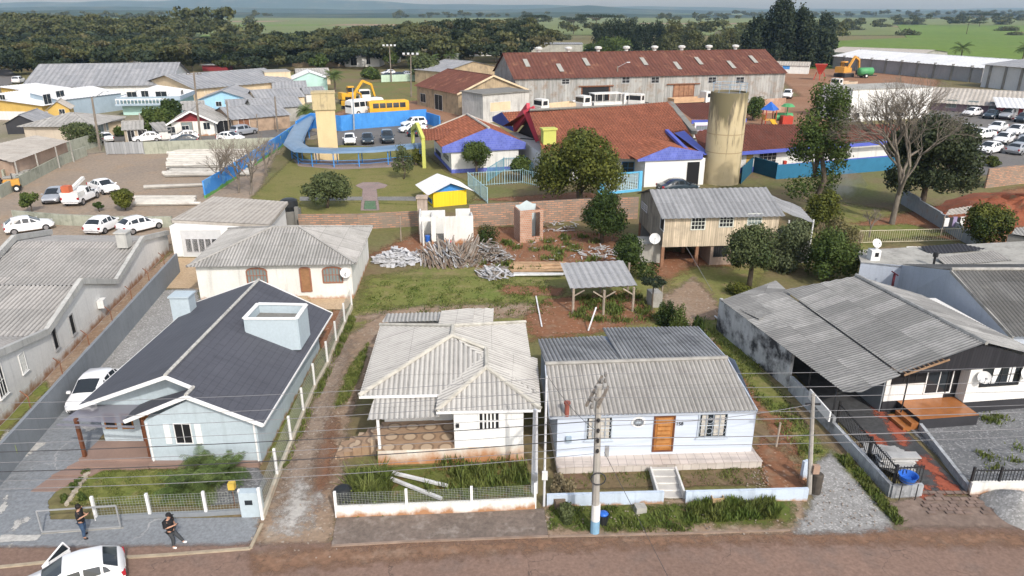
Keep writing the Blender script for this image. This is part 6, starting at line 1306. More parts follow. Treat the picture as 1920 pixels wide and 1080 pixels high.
putcar('hatch',CARD,'d',(364,270),(326,272),'dark car half hidden by the wall before the red-gabled cottage',1.2,TG)
putcar('hatch',CARW,'w',(412,264),(455,266),'white hatchback by the rusty shed on the car street',1.2,TG)
putcar('suv',CARS,'s',(440,256),(476,250),'silver SUV behind the white hatchback by the rusty shed',1.15,TG)
putcar('hatch',CARW,'w',(205,268),(190,262),'white car beyond the wooden pole at the gate wall',1.15,TG)
putcar('sedan',CARW,'w',(656,262),(657,276),'white saloon facing the blue walkway in the school car park',1.2,SG)
putcar('hatch',CARD,'d',(689,262),(691,275),'dark hatchback in the middle of the three facing the walkway',1.2,SG)
putcar('suv',CARD,'d',(725,260),(729,273),'dark SUV nearest the school block of the three facing the walkway',1.2,SG)
putcar('sedan',CARW,'w',(796,246),(752,249),'white saloon by the end of the blue masonry wall',1.2,SG)
putcar('suv',CARW,'w',(796,236),(756,240),'white SUV parked between the white saloon and the blue wall',1.15,SG)
putcar('hatch',CARD,'d',(772,258),(786,250),'dark car half hidden behind the lime-green portal',1.15,SG)
putcar('sedan',CARD,'d',(1240,362),(1300,358),'dark saloon whose roof shows over the wooden house roof',1.2,SG)
CP=[((1840,215),(1803,220),'w','hatch','white hatchback at the near end of the row before the maroon shop'),((1872,219),(1845,225),'d','hatch','dark hatchback second in the row before the maroon shop'),((1910,218),(1868,228),'s','suv','silver SUV in the row before the maroon shop'),((1938,224),(1900,233),'d','sedan','dark saloon at the picture edge of the row before the maroon shop'),((1886,241),(1852,252),'w','sedan','white saloon at the back of the crowded car park, behind two white cars'),((1925,247),(1882,258),'w','hatch','white hatchback at the picture edge in the second car-park row'),((1858,258),(1818,262),'w','sedan','white saloon next to the bare tree twigs in the car park'),((1822,248),(1798,254),'w','hatch','white car almost hidden by the bare tree in the car park'),((1900,262),(1860,275),'w','hatch','white hatchback in the middle of the third car-park row'),((1950,262),(1910,272),'s','suv','grey SUV cut by the picture edge in the third car-park row'),((1890,292),(1930,284),'s','hatch','silver hatchback seen from behind, nearest in the car park'),((1868,284),(1838,290),'w','hatch','white car tucked behind the bare tree near the round hedge'),((1935,272),(1905,282),'d','hatch','dark blue car between the silver and white ones in the car park')]
PM=dict(w=CARW,s=CARS,d=CARD)
for r_,f_,k,kd,lb in CP:putcar(kd,PM[k],k,r_,f_,lb,1.3,CG)
putcar('hatch',CARW,'w',(208,716),(150,786),'white hatchback on the drive beside the charcoal-roofed house',1.08,None)
for i,(x,y,k)in enumerate(((725,146,'d'),(745,145,'d'),(760,143,'s'),(728,140,'w'),(775,142,'d'),(800,140,'d'))):
 putcar('hatch',PM[k],k,(x+8,y),(x-8,y+1),['dark car first from the sloping pole lamps beyond the playing field','dark car second beyond the playing field','silver car beyond the playing field','white car behind the dark one beyond the playing field','dark car near the willow beyond the playing field','dark car under the big tree beyond the playing field'][i],1.3,'cars beyond the playing field')
putcar('suv',CARW,'w',(28,158),(44,154),'white van on the paved square behind the ochre house',1.3,None)
putcar('suv',CARW,'w',(1479,180),(1473,188),'white van parked at the end wall of the rusty warehouse',1.3,None)
m=MB();m.poly([(.95,-.85,.35),(.0,-1.55,.35),(.0,-1.55,.95),(.95,-.85,.95)]);m.bar((.95,-.85,.95),(.15,-1.42,1.42),.05);m.bar((.15,-1.42,1.42),(.0,-1.55,.95),.05);m.bar((.95,-.85,.95),(0,-1.55,.95),.05);m.bar((.95,-.86,.62),(0,-1.56,.62),.05,.5)
for v_ in range(len(m.v)):x,y,z=m.v[v_];m.v[v_]=(x,-y if d.x>0 else y,z)
dr=m.build('open_door',CARW,fc);m=MB();m.poly([(.9,-.88,.97),(.2,-1.4,1.38),(.03,-1.52,.97)]);m.build('door_window',GLASS,dr)
bt=copy_tree(car('pickup',CARW,'x','truck'));
for o in[o for o in bpy.data.objects if o.get('label')=='x' and o is not bt]:
 for c in list(o.children_recursive):bpy.data.objects.remove(c)
 bpy.data.objects.remove(o)
p,q=W(128,392),W(180,366);d=q-p;place(bt,((p.x+q.x)/2,(p.y+q.y)/2,0),math.atan2(d.y,d.x),1.2,'white pickup truck with a folded lift boom and orange bucket',None,'truck')
m=MB();m.bar((-1.7,.2,1.5),(.9,-.1,2.3),.3);m.bar((-1.0,.3,1.0),(-1.0,.3,1.9),.35);m.build('boom',WHITE,bt);m=MB();m.box((-1.8,.3,1.6),(.75,.75,1.0));m.build('bucket',M('bucket_orange',(.5,.13,.06),.15,1,.6),bt)
m=MB();m.box((-1.55,0,1.2),(1.4,1.7,.5));m.build('side_boards',WHITE,bt)
def wheelset(root,xs,y,r):
 for x in xs:
  for s in(-1,1):
   w=MB();w.tube([(x,s*(y-.3),r),(x,s*y,r)],r,14);t_=w.build('wheel',TYRE,root);w=MB();w.tube([(x,s*y,r),(x,s*(y+.02),r)],r*.5,10);w.build('rim',WHITE,t_)
def truck(label,bed='flat',cabm=WHITE,bedm=None,L=6.5,name='truck'):
 t=local(thing(name,label,'truck'));m=MB();m.box((L/2-.9,0,1.15),(1.7,2.1,.9));m.prism([(L/2-1.7,-1.03),(L/2-.25,-1.03),(L/2-.25,1.03),(L/2-1.7,1.03)],1.601,2.5);m.box((L/2-.95,0,2.55),(1.3,1.9,.12));m.build('cab',cabm,t)
 m=MB();m.poly([(L/2-.235,-.92,1.7),(L/2-.235,.92,1.7),(L/2-.235,.92,2.38),(L/2-.235,-.92,2.38)]);m.build('windscreen',GLASS,t)
 for s in(-1,1):m=MB();m.poly([(L/2-1.4,s*1.04,1.7),(L/2-.45,s*1.04,1.7),(L/2-.55,s*1.04,2.35),(L/2-1.4,s*1.04,2.35)]);m.build('side_window',GLASS,t)
 m=MB();m.box((-.9,0,.8),(L-1.9,.9,.3));m.box((L/2-.1,0,.65),(.25,2.1,.35));m.build('chassis',BLACKP,t)
 if bed=='flat':
  m=MB();m.box((-1.0,0,1.05),(L-2.1,2.2,.15));
  for s in(-1,1):m.box((-1.0,s*1.07,1.4),(L-2.1,.06,.55))
  m.box((-L/2+.1,0,1.4),(.06,2.08,.55));m.build('flatbed',bedm or CREAM,t)
 if bed=='open':
  m=MB();m.box((-1,0,1.2),(L-2.1,2.2,.5));m.box((-1,0,2.75),(L-2.1,2.3,.12));m.build('body',WHITE,t)
  for x in(-L/2+.2,-2,-.8,.3,1.2):
   for s in(-1,1):m=MB();m.box((x,s*1.05,2.06),(.08,.08,1.24));m.build('post',WHITE,t)
 wheelset(t,(L/2-1.0,-L/2+1.4),1.05,.48);return t
def putt(o,rear,front,s=1.3):p,q=W(*rear),W(*front);d=q-p;return place(o,((p.x+q.x)/2,(p.y+q.y)/2,0),math.atan2(d.y,d.x),s)
putt(truck('white cab truck with empty dark chassis before the warehouse doorway','none'),(1125,209),(1104,211),1.5)
putt(truck('white open-sided passenger truck in front of the warehouse','open',L=7),(1122,208),(1168,206),1.45)
putt(truck('white truck parked facing out between the warehouse windows','none',L=5),(1210,203),(1189,209),1.5)
putt(truck('white cab truck with cream flatbed at the warehouse corner','flat',L=8),(1068,211),(1014,217),1.4)
putt(truck('white cab truck with orange-tan flatbed by the rusty sliding door','flat',bedm=M('tan_flatbed',(.5,.33,.2),.15,1,.7),L=8),(1262,203),(1326,200),1.4)
putt(truck('white tipper truck among the machines near the dark eucalypts','flat',bedm=M('tan_flatbed2',(.5,.4,.3),.15,1,.7),L=7.5),(1600,166),(1560,170))
putt(truck('white tractor cab truck at the edge of the playing field','none',L=6),(672,186),(690,197))
putcar('pickup',CARW,'wp',(1058,206),(1094,205),'white pickup beside the dark warehouse doorway',1.3,None,'pickup')
def bus(label,paint,L=6.5):
 t=local(thing('minibus',label,'bus'));m=MB();vs=[]
 for x,f in((-L/2,.94),(-L/2+.3,1),(L/2-.7,1),(L/2,.93)):
  for y,z in((-1,.4),(-1.02,1.4),(-.92,2.35),(-.7,2.55),(.7,2.55),(.92,2.35),(1.02,1.4),(1,.4)):vs.append((x,y*f,.4+(z-.4)*(f if z>1.5 else 1)))
 fs=[(i*8+k,(i+1)*8+k,(i+1)*8+(k+1)%8,i*8+(k+1)%8)for i in range(3)for k in range(8)]+[tuple(range(7,-1,-1)),tuple(24+k for k in range(8))];m.add(vs,fs);m.build('body',paint,t)
 for s in(-1,1):
  for k in range(5):x=-L/2+.6+k*1.1;m=MB();m.poly([(x,s*1.035,1.45),(x+.95,s*1.035,1.45),(x+.95,s*.95,2.2),(x,s*.95,2.2)]);m.build('window',GLASS,t)
 m=MB();m.poly([(L/2+.02,-.85,1.4),(L/2+.02,.85,1.4),(L/2-.03,.8,2.2),(L/2-.03,-.8,2.2)]);m.build('windscreen',GLASS,t)
 m=MB();m.box((0,0,.38),(L-.3,1.9,.15));m.build('underbody',BLACKP,t);wheelset(t,(-L/2+1.3,L/2-1.2),1.03,.4);return t
putt(bus('yellow school minibus behind the blue masonry wall',MACHY),(758,216),(700,219),1.35)
putt(bus('white minibus beside the yellow one behind the blue wall',WHITEB),(702,212),(668,216),1.35)
def excavator(label,paint,name='excavator'):
 t=local(thing(name,label,'excavator'))
 for s in(-1,1):
  m=MB();m.prism([(-1.7,-.25),(1.7,-.25),(1.7,.25),(-1.7,.25)],0,.8);m.v=[(x,y+s*1.1,z if abs(x)<1 else z)for x,y,z in m.v];m.build('track',BLACKP,t)
 m=MB();m.box((-.5,0,1.5),(2.6,2.3,1.0));m.box((-1.5,0,1.6),(.9,2.2,1.2));m.build('body',paint,t);m=MB();m.box((.4,.6,2.5),(1.2,1.0,1.5));cb=m.build('cab',paint,t)
 m=MB();m.box((.42,.6,2.6),(1.24,1.04,.8));m.build('cab_window',GLASS,cb)
 m=MB();m.bar((.5,-.3,1.6),(2.6,-.3,4.2),.4);m.bar((2.6,-.3,4.2),(4.4,-.3,3.4),.4);m.build('boom',paint,t);m=MB();m.bar((4.3,-.3,3.5),(4.9,-.3,1.2),.35);m.build('dipper',paint,t)
 m=MB();m.prism([(4.4,-.8),(5.3,-.8),(5.1,.2),(4.5,.2)],.3,1.2);m.build('bucket',BLACKM,t);return t
putt(excavator('yellow excavator behind the square water tower',MACHY),(642,196),(672,194),1.3)
putt(excavator('small yellow digger by the blue debris behind the minibuses',MACHY),(650,205),(662,203),.9)
putt(excavator('yellow-orange excavator with raised boom in the machine yard',MACHO),(1563,146),(1600,143),1.6)
t=local(thing('feed_hopper','red funnel-shaped hopper machine beside the orange excavator','machine'));m=MB();m.lathe((0,0,1.2),[(.4,0),(1.6,1.8),(1.7,2.0)],4);m.build('hopper',MACHR,t)
m=MB();
for x in(-.8,.8):
 for y in(-.8,.8):m.bar((x,y,0),(x*.6,y*.6,1.6),.15)
m.build('frame',MACHR,t);place(t,W(1536,150),.4,1.6)
t=local(thing('slurry_tanker','green cylindrical tank trailer on the brown machine yard','trailer'));m=MB();m.tube([(-1.8,0,1.4),(-1.6,0,1.4),(1.6,0,1.4),(1.8,0,1.4)],[.5,.9,.9,.5],14);m.build('tank',MACHG,t,True);m=MB();m.bar((-2,0,.5),(3,0,.5),.2);m.build('drawbar',BLACKM,t);wheelset(t,(-.3,),1.0,.5);place(t,W(1621,146),.2,1.5)
t=local(thing('tractor','small orange tractor with grey trailer by the yard wall','tractor'));m=MB();m.box((.7,0,1.0),(1.5,.7,.7));m.box((-.4,0,.9),(1.0,.9,.5));m.build('body',MACHO,t);m=MB();m.box((-.45,0,1.35),(.5,.6,.5));m.build('seat',BLACKP,t);wheelset(t,(-.6,),.85,.7);wheelset(t,(1.1,),.7,.4);m=MB();m.tube([(.8,.1,1.3),(.8,.1,2.0)],.05);m.build('exhaust',BLACKM,t);place(t,W(12,360),.5,1.15)
# ================================================================== people
def skin(name,mat,parent,pts,edges,rad,sub=1):
 me=bpy.data.meshes.new(name);me.from_pydata([tuple(p)for p in pts],edges,[]);me.materials.append(mat)
 o=bpy.data.objects.new(name,me);COL.objects.link(o);o.parent=parent
 sm=o.modifiers.new('skin','SKIN');lay=me.skin_vertices[0]if me.skin_vertices else None
 if lay is None:bpy.context.view_layer.objects.active=o;bpy.context.view_layer.update();me.skin_vertices if me.skin_vertices else None
 for i,r in enumerate(rad):me.skin_vertices[0].data[i].radius=r if hasattr(r,'__len__')else(r,r)
 me.skin_vertices[0].data[0].use_root=True
 sm.use_smooth_shade=True;s=o.modifiers.new('sub','SUBSURF');s.levels=sub;s.render_levels=sub
 return o
SKINM=M('skin',(.45,.25,.17),.05,5,.6);HAIR=M('dark_hair',(.015,.012,.01),.1,8,.7);SHIRT=M('black_cotton',(.018,.018,.02),.2,6,.9);JEANS=M('blue_jeans',(.05,.09,.16),.25,6,.9);GREYT=M('dark_grey_trousers',(.05,.055,.06),.2,6,.9)
def person(label,loc,rz,legs,trous,shoes,cap,pack):
 """legs: ((hip),(knee),(ankle),(toe)) for each side; facing +x"""
 t=local(thing('person',label,'person'));pts=[];ed=[];rad=[]
 def chain(c,start=None):
  prev=start
  for p,r in c:
   pts.append(Vector(p));rad.append(r);i=len(pts)-1
   if prev is not None:ed.append((prev,i))
   prev=i
  return prev
 chain([((0,0,.95),.1)]);chest=chain([((0.01,0,1.12),.09),((.0,0,1.3),.1),((0,0,1.42),.08)],0)
 chain([((.02,0,1.5),.055),((.05,0,1.57),(.085,.075)),((.065,0,1.66),(.1,.085)),((.06,0,1.73),(.07,.065))],chest)
 for(k,a,f)in legs:chain([(k,.075),((k[0]*.4+a[0]*.6,k[1]*.4+a[1]*.6,k[2]*.4+a[2]*.6),.06),(a,.04),(f,.04)],chain([((0,k[1]*.95,.86),.1)],0))
 arms=[]
 for s in(-1,1):
  sh=chain([((0,s*.17,1.42),.06)],chest);el=chain([((-.02+.02,s*.26,1.17),.045)],sh);hand=Vector((.27,s*.05,1.22 if s<0 else 1.2));wr=chain([(hand,.03)],el)
  dirv=Vector((.07,-s*.025,.03));palm=chain([(hand+dirv*.7,(.035,.018))],wr)
  for f in range(4):b=hand+dirv*1.1+Vector((0,0,(f-1.5)*.019));chain([(b,.009),(b+dirv*.45+Vector((0,-s*.012,0)),.009),(b+dirv*.6+Vector((-.01,-s*.03,0)),.008)],palm)
  th=hand+dirv*.5;chain([(th+Vector((.01,-s*.03,.03)),.01),(th+Vector((.04,-s*.04,.04)),.009)],palm);arms.append((Vector((0,s*.17,1.42)),Vector((0,s*.26,1.17))))
 skin('body',SKINM,t,pts,ed,rad)
 P_=[Vector((0,0,.8)),Vector((.01,0,1.12)),Vector((0,0,1.32)),Vector((0,0,1.45))];E_=[(0,1),(1,2),(2,3)];R_=[.175,.165,.175,.11]
 for a,b in arms:i=len(P_);P_+=[a+Vector((0,0,.0)),a+(b-a)*1.0];E_+=[(2,i),(i,i+1)];R_+=[.085,.075]
 skin('shirt',SHIRT,t,P_,E_,R_)
 P_=[Vector((0,0,1.0))];E_=[];R_=[.165]
 for(k,a,f)in legs:i=len(P_);P_+=[Vector((0,k[1]*.95,.86)),Vector(k),Vector(a)+Vector((0,0,.04))];E_+=[(0,i),(i,i+1),(i+1,i+2)];R_+=[.115,.09,.07]
 skin('trousers',trous,t,P_,E_,R_)
 for(k,a,f)in legs:
  a,f=Vector(a),Vector(f);h=a+(a-f)*.35;h.z=f.z;skin('shoe',shoes,t,[h,(a+f)/2-Vector((0,0,.02)),f,f+(f-h)*.25],[(0,1),(1,2),(2,3)],[.05,.055,.05,.035])
 if cap:
  m=MB();m.lathe((.05,0,1.69),[(.118,0),(.115,.05),(.08,.1),(.01,.115)],12);c=m.build('cap',SHIRT,t,True);m=MB();m.box((.19,0,1.69),(.14,.16,.015));m.build('peak',SHIRT,c)
 else:m=MB();m.lathe((.045,0,1.62),[(.1,-.02),(.12,.06),(.1,.13),(.02,.165)],12);m.v=[(x-.02,y,z)for x,y,z in m.v];m.build('hair',HAIR,t,True)
 for s in(-1,1):
  m=MB();m.box((.155,s*.035,1.665),(.012,.022,.012));m.build('eye',HAIR,t)
  m=MB();m.box((.055,s*.088,1.655),(.035,.02,.06));m.build('ear',SKINM,t)
 m=MB();m.box((.165,0,1.64),(.03,.022,.04));m.build('nose',SKINM,t);m=MB();m.box((.15,0,1.602),(.012,.045,.01));m.build('mouth',M('lips',(.3,.1,.08),.05,5,.6),t)
 if pack:m=MB();m.box((-.17,0,1.2),(.13,.26,.36));m.build('backpack',SHIRT,t)
 place(t,loc,rz,1.0,label);return t
p1_=W(160,1009);person('person in black shirt and blue jeans by the gate, looking down at a phone',(p1_.x,p1_.y,.03),R(10),[((.06,-.1,.48),(.02,-.12,.09),(.14,-.13,.04)),((.02,.12,.5),(-.12,.22,.09),(.0,.26,.04))],JEANS,SHIRT,False,False)
p2_=W(326,1026);person('person in black shirt and cap striding in white shoes, holding a phone',(p2_.x,p2_.y,.03),R(-10),[((.12,-.08,.5),(.06,-.09,.09),(.18,-.1,.04)),((.22,.1,.56),(.42,.14,.22),(.54,.15,.22))],GREYT,WHITEB,True,True)
for(pp,rz_,lb)in((p1_,R(10),'dark phone in the hands of the person in jeans by the gate'),(p2_,R(-10),'dark phone in the hands of the striding person in the cap')):
 m=MB();m.box((pp.x+.38*math.cos(rz_),pp.y+.38*math.sin(rz_),1.29),(.02,.08,.15),rz_,M=Matrix.Rotation(rz_,3,'Z')@Matrix.Rotation(.9,3,'Y'));m.solo('phone',BLACKPL,lb,'phone')
 # ================================================================== fences and small things in front
def meshfence(name,label,bases,h,wall=None,wh=.3,postr=.055,kind='fence',meshh=None):
 t=thing(name,label,kind,tuple((V3(bases[0])+V3(bases[-1]))/2));bases=[V3(p,0)for p in bases]
 if wall:
  m=MB()
  for p,q in zip(bases,bases[1:]):m.wall(p,q,.18,0,wh)
  m.build('base_wall',wall,t)
 for p in bases:m=MB();m.box(p+Vector((0,0,(h+.08)/2)),(postr*2.1,postr*2.1,h+.08));m.build('post',WHITEB,t)
 m=MB()
 for p,q in zip(bases,bases[1:]):
  L=(q-p).length;n=int(L/.13)
  for k in range(1,n):c=p+(q-p)*(k/n);m.box(c+Vector((0,0,(h+wh)/2)),(.007,.007,h-wh))
  for k in range(8):z=wh+.04+(h-wh-.06)*k/7;m.bar(p+Vector((0,0,z)),q+Vector((0,0,z)),.007)
 m.build('mesh_panel',M('white_wire',(.34,.36,.33),.05,2,.5),t);return t
FB=PP((283,970),(388,966),(455,962));meshfence('mesh_fence','white-posted mesh fence in front of the palm garden',[W(182,976)]+FB,1.25,GREYWALL,.22)
SFB=PP((493,975),(521,898),(547,834),(570,778),(591,730),(615,686),(631,646),(647,610),(660,578));meshfence('mesh_fence','white-posted mesh fence between the blue-grey house and the dirt lane',SFB,1.7,M('cream_kerb',(.5,.45,.36),.15,1,.9,streak=.2,dirt=(.35,.25,.17)),.32)
BF=PP((632,970),(764,965),(885,960),(1003,954));meshfence('mesh_fence','white-posted mesh fence on a stained low wall before the white porch house',BF,1.35,WHITEDIRT,.62)
t=thing('sliding_gate','grey steel framed sliding gate slid across the pavement','gate',tuple(W(150,995)));a,b=W(80,1000),W(227,990);m=MB();z0,z1=.08,HZ(72,958,a)
A3=lambda s,z:a+(b-a)*s+Vector((0,0,z))
for s in(0,1):m.bar(A3(s,z0),A3(s,z1),.055)
m.bar(A3(0,z0),A3(1,z0),.055);m.bar(A3(0,z1),A3(1,z1),.055);m.bar(A3(.52,z0),A3(.52,z1),.035);m.build('frame',M('dull_gate_grey',(.3,.31,.32),.1,2,.7),t)
m=MB();m.wall(W(78,1002),W(232,991),.05,.0,.05);m.build('track',CONC,t)
t=thing('meter_pillar','pale blue-grey square meter pillar at the fence corner by the lane','pillar',tuple(W(472,975)));c=W(472,972);m=MB();m.box((c.x,c.y+.25,.68),(.95,.4,1.36),.05);m.build('pillar',BLUEGREY,t);m=MB();m.box((c.x-.05,c.y+.04,.85),(.34,.04,.24),.05);m.build('meter_window',GLASS,t)
t=thing('letter_box','yellow letter box on a thin post behind the garden fence','letter box',tuple(W(441,945)));c=W(441,950);m=MB();m.tube([c,c+Vector((0,0,1.3))],.03);m.build('post',WOODBR,t);m=MB();m.box(c+Vector((0,0,1.2)),(.3,.25,.35));m.build('box',M('box_yellow',(.6,.42,.08),.1,2,.6),t)
m=MB();c=W(660,945,0);m.lathe((c.x-.45,c.y+.3,0),[(.42,0),(.46,.3),(.44,.62),(.3,.72),(.25,.74)],18);m.solo('water_tank',BLACKPL,'black plastic water tank in the corner of the weedy front bed','tank')
for(p,q,lb)in(((700,884,.4),(828,935,.2),'long white beam lying slanted across the weeds, dark-ended'),((735,886,.3),(840,911,.2),'white beam lying flatter across the weeds beside the slanted one')):
 m=MB();m.bar(W(*p),W(*q),.16,.12);m.solo('beam',PLANKW,lb,'beam','white beams fallen in the front bed')
m=MB()
for k in range(3):m.bar(W(698,882,.15+k*.12),W(708,880,.15+k*.12),.22,.08)
m.solo('pallet',WOODBR,'small reddish wooden pallet at the corner of the porch base','pallet')
def lowwall(name,label,pts,h,mat):
 m=MB()
 for p,q in zip(pts,pts[1:]):m.wall(p,q,.16,0,h)
 return m.solo(name,mat,label,'wall')
ICEW=M('ice_blue_wall',(.5,.58,.68),.08,.6,.8,streak=.25,splash=((.36,.22,.14),1.2,.25))
hL=HZ(1030,925,W(1030,948));lowwall('garden_wall','low ice-blue wall between the stained wall and the white steps',PP((1025,950),(1243,944)),hL,ICEW);lowwall('garden_wall','low ice-blue wall from the white steps to the slim pole with the meter',PP((1284,944),(1512,938)),hL,ICEW)
lowwall('gate_post','short leaning pale pillar beside the slim pole with the meter',[W(1501,900),W(1510,897)],1.1,ICEW)
m=MB();c=W(1528,925);m.lathe((c.x,c.y,0),[(.24,0),(.26,1.1),(.2,1.15)],12);m.solo('stump',M('dark_stump',(.07,.06,.05),.3,3,.95),'dark round stump standing next to the slim pole','stump')
m=MB();c=W(1130,985);m.lathe((c.x,c.y,.12),[(.2,0),(.28,.5),(.3,.52),(.26,.5)],14);tb=m.solo('rubbish_bin',BLACKPL,'black bin with a blue bag beside the white-banded utility pole','bin');m=MB();m.lathe((c.x,c.y,.6),[(.2,0),(.24,.06),(.16,.13),(.05,.15)],12);o=m.build('bag',BLUEPL,None,True);o.parent=tb;o.matrix_parent_inverse=Matrix.Translation(-tb.location)
m=MB();c=W(1345,950)
for k in range(3):m.box((c.x,c.y,.15+k*.14),(.55,.05,.09),.1);m.box((c.x,c.y+.35,.15+k*.14),(.55,.05,.09),.1)
m.box((c.x-.27,c.y+.17,.3),(.04,.35,.4));m.box((c.x+.27,c.y+.17,.3),(.04,.35,.4));m.solo('crate',M('tan_crate',(.42,.3,.17),.2,3,.8),'tan slatted crate tossed in the verge weeds','crate')
m=MB();c=W(1200,960);m.box((c.x,c.y,.18),(.5,.4,.36),.2);m.solo('stone_block',CONC,'pale squared block on the verge near the white steps','block')
m=MB();c=W(1047,950);m.box((c.x,c.y,.25),(.5,.45,.5),.4);m.solo('stone_block',M('brown_stone',(.16,.12,.09),.2,2,.9),'brown block at the foot of the ice-blue wall','block')
DW=M('stained_boundary',(.4,.42,.44),.15,.8,.9,streak=.4,dirt=(.1,.1,.105),dlo=.48,dhi=.68)
m=MB();bw=PP((1345,618),(1400,664),(1478,728));
for p,q in zip(bw,bw[1:]):m.wall(p,q,.2,0,2.5)
m.solo('boundary_wall',W_STAIN,'tall mould-blackened white wall under the edge of the patched roof','wall')
m=MB();bw=PP((1480,732),(1560,812),(1668,932),(1725,930))
for p,q,z in zip(bw,bw[1:],(1.0,.7,.7)):m.wall(p,q,.2,0,z)
m.solo('boundary_wall',DW,'low stained wall stepping down beside the gravel strip to the blue tub','wall')
BLK=BLACKM;railfence('iron_railing','black iron railing along the drive wall beside the sheet stack',[W(1562,800,0)+Vector((.15,0,0)),W(1620,870,0)+Vector((.15,0,0)),W(1668,925)+Vector((.1,0,0)),W(1722,922)],1.55,BLK,.16,.012,2)
m=MB();m.wall(W(1712,792),W(1815,925),.18,0,.45);m.solo('retaining_wall',DW,'low dark-stained retaining wall between tiled drive and gravel forecourt','wall')
m=MB();m.wall(W(1815,928),W(1990,926),.2,0,.75);m.solo('front_wall',WHITEDIRT,'low white wall under the black railing at the gravel forecourt','wall')
railfence('iron_railing','black iron railing on the low white wall of the gravel forecourt',[W(1815,926),W(1866,926),W(1990,924)],1.45,BLK,.16,.012,2)
m=MB();c0,c1=W(1518,738,1.3),W(1556,782,1.3);m.bar(c0,c1,.08,.6);m.solo('sign_board',WHITEB,'long white board leaning along the wall under the patched carport','board')
t=thing('sheet_stack','stack of old grey roof sheets beside the black railing','stack',tuple(W(1665,870)));rr=random.Random(5)
SHEET=M('old_grey_sheet',(.36,.36,.355),.2,1,.9,objrand=.2)
for k in range(24):
 c=W(1650+rr.uniform(-18,24),862+rr.uniform(-9,9))if k%8<5 and k<16 else W(1678+rr.uniform(-9,9),888+rr.uniform(-4,4));m=MB();m.box((c.x,c.y,.1+k*.045),(rr.uniform(.8,1.7),rr.uniform(.5,1.1),.06),rr.uniform(-.7,.7)if k<16 else rr.uniform(-.06,.06));m.build('sheet',SHEET,t)
t=thing('plastic_tub','blue plastic tub in a black wire stand by the pavement','tub',tuple(W(1696,930)));c=W(1694,932);m=MB();m.lathe((c.x,c.y,.95),[(.33,0),(.42,.32),(.45,.34),(.4,.32),(.3,.06)],20);m.build('tub',BLUEPL,t);m=MB()
for s in(-1,1):
 for q in(-.3,.3):m.tube([(c.x+s*.38,c.y+q,0),(c.x+s*.38,c.y+q,.95)],.025,5)
m.tube([(c.x+.44*math.cos(k*.5236),c.y+.44*math.sin(k*.5236),1.1)for k in range(13)],.02,4,False);m.build('stand',BLK,t)
for(p,q,lb)in(((1340,592,.1),(1475,715,.1),'very long pale board lying along the grassy path by the mouldy wall'),((1482,712,.1),(1508,752,.1),'short bent pale plank beside the slim pole'),((1005,555,.1),(1016,612,.1),'thin white pole leaning on the bare red patch'),((1118,576,1.5),(1103,620,.1),'thin pale stick leaning in front of the open shed')):
 m=MB();m.bar(W(*p),W(*q),.1,.05);m.solo('plank',PLANKW,lb,'plank')
m=MB();c=W(1226,572);m.box((c.x,c.y,.6),(.9,1.1,1.2),.2);m.solo('stone_block',CONC,'large grey block on the path edge near the young araucaria','block')
# ================================================================== debris, stacked poles
def heap(name,label,cx,cy,rx,ry,h,n,mats,lmin,lmax,ang,seed,spread=.6,tilt=0,wd=(.06,.14)):
 rr=random.Random(seed);c=W(cx,cy);k=0;par=None;ms=[MB()for _ in mats]
 for i in range(n):
  a=rr.uniform(0,6.28);q=math.sqrt(rr.random());x,y=c.x+rx*q*math.cos(a),c.y+ry*q*math.sin(a);z=h*(1-q)*rr.uniform(.3,1)+.1;L=rr.uniform(lmin,lmax);th=ang+rr.gauss(0,spread);el=rr.gauss(tilt,.2)
  d=Vector((math.cos(th)*math.cos(el),math.sin(th)*math.cos(el),math.sin(el)))*L/2;p=Vector((x,y,z));A,B=p-d,p+d;A.z=max(A.z,.03);B.z=max(B.z,.03);rr.choice(ms).bar(A,B,rr.uniform(*wd),.03)
 for j,(m,mt)in enumerate(zip(ms,mats)):
  if not m.f:continue
  if j==0:par=m.solo(name,mt,label,'debris',kind='stuff')
  else:o=m.build('boards',mt,None);o.parent=par;o.matrix_parent_inverse=Matrix.Translation(-par.location);o['kind']='stuff'
LB=M('light_debris',(.45,.45,.46),.2,2,.9);GB=M('grey_debris',(.25,.22,.19),.3,2,.9);BB=M('brown_debris',(.21,.155,.115),.3,2,.9)
heap('debris_heap','heap of white broken ceiling boards left of the ruin',746,488,2.1,1.9,1.3,260,[LB,M('pale_debris2',(.54,.54,.55),.15,2,.9)],.4,1.3,1.2,1,1.0,.1,(.15,.45))
heap('debris_heap','heap of grey and brown timbers in front of the ruin, darkest part',836,488,2.4,1.6,1.9,300,[GB,BB,GB,BB,LB],1.6,3.0,1.95,2,.25,.3)
heap('debris_heap','heap of brown timbers sloping beside the darkest heap',880,486,1.7,1.6,1.9,220,[BB,GB],1.8,3.0,1.15,3,.18,.32)
heap('debris_heap','heap of mixed pale rubble and sticks at the right end of the timber',920,486,1.9,1.5,2.1,320,[GB,BB,GB,LB],.4,1.4,.5,4,1.4)
heap('debris_heap','small spill of broken pale boards on the grass below the timber',928,514,1.5,1.5,.6,110,[LB,GB],.5,1.5,2.1,5,.6,.1,(.08,.25))
heap('debris_heap','broken white boards scattered on red soil near the open shed',1135,475,2.6,2.2,.25,70,[LB],.3,1.2,.4,6,1.3)
heap('debris_heap','scattered white rubble at the foot of the brick outhouse',1030,425,3.2,2.4,.3,80,[LB,BB],.3,1.3,.4,7,1.3)
heap('debris_heap','sparse scraps strewn over the red soil lot',1040,470,7,4,.1,70,[LB,BB],.2,.7,.4,8,1.3)
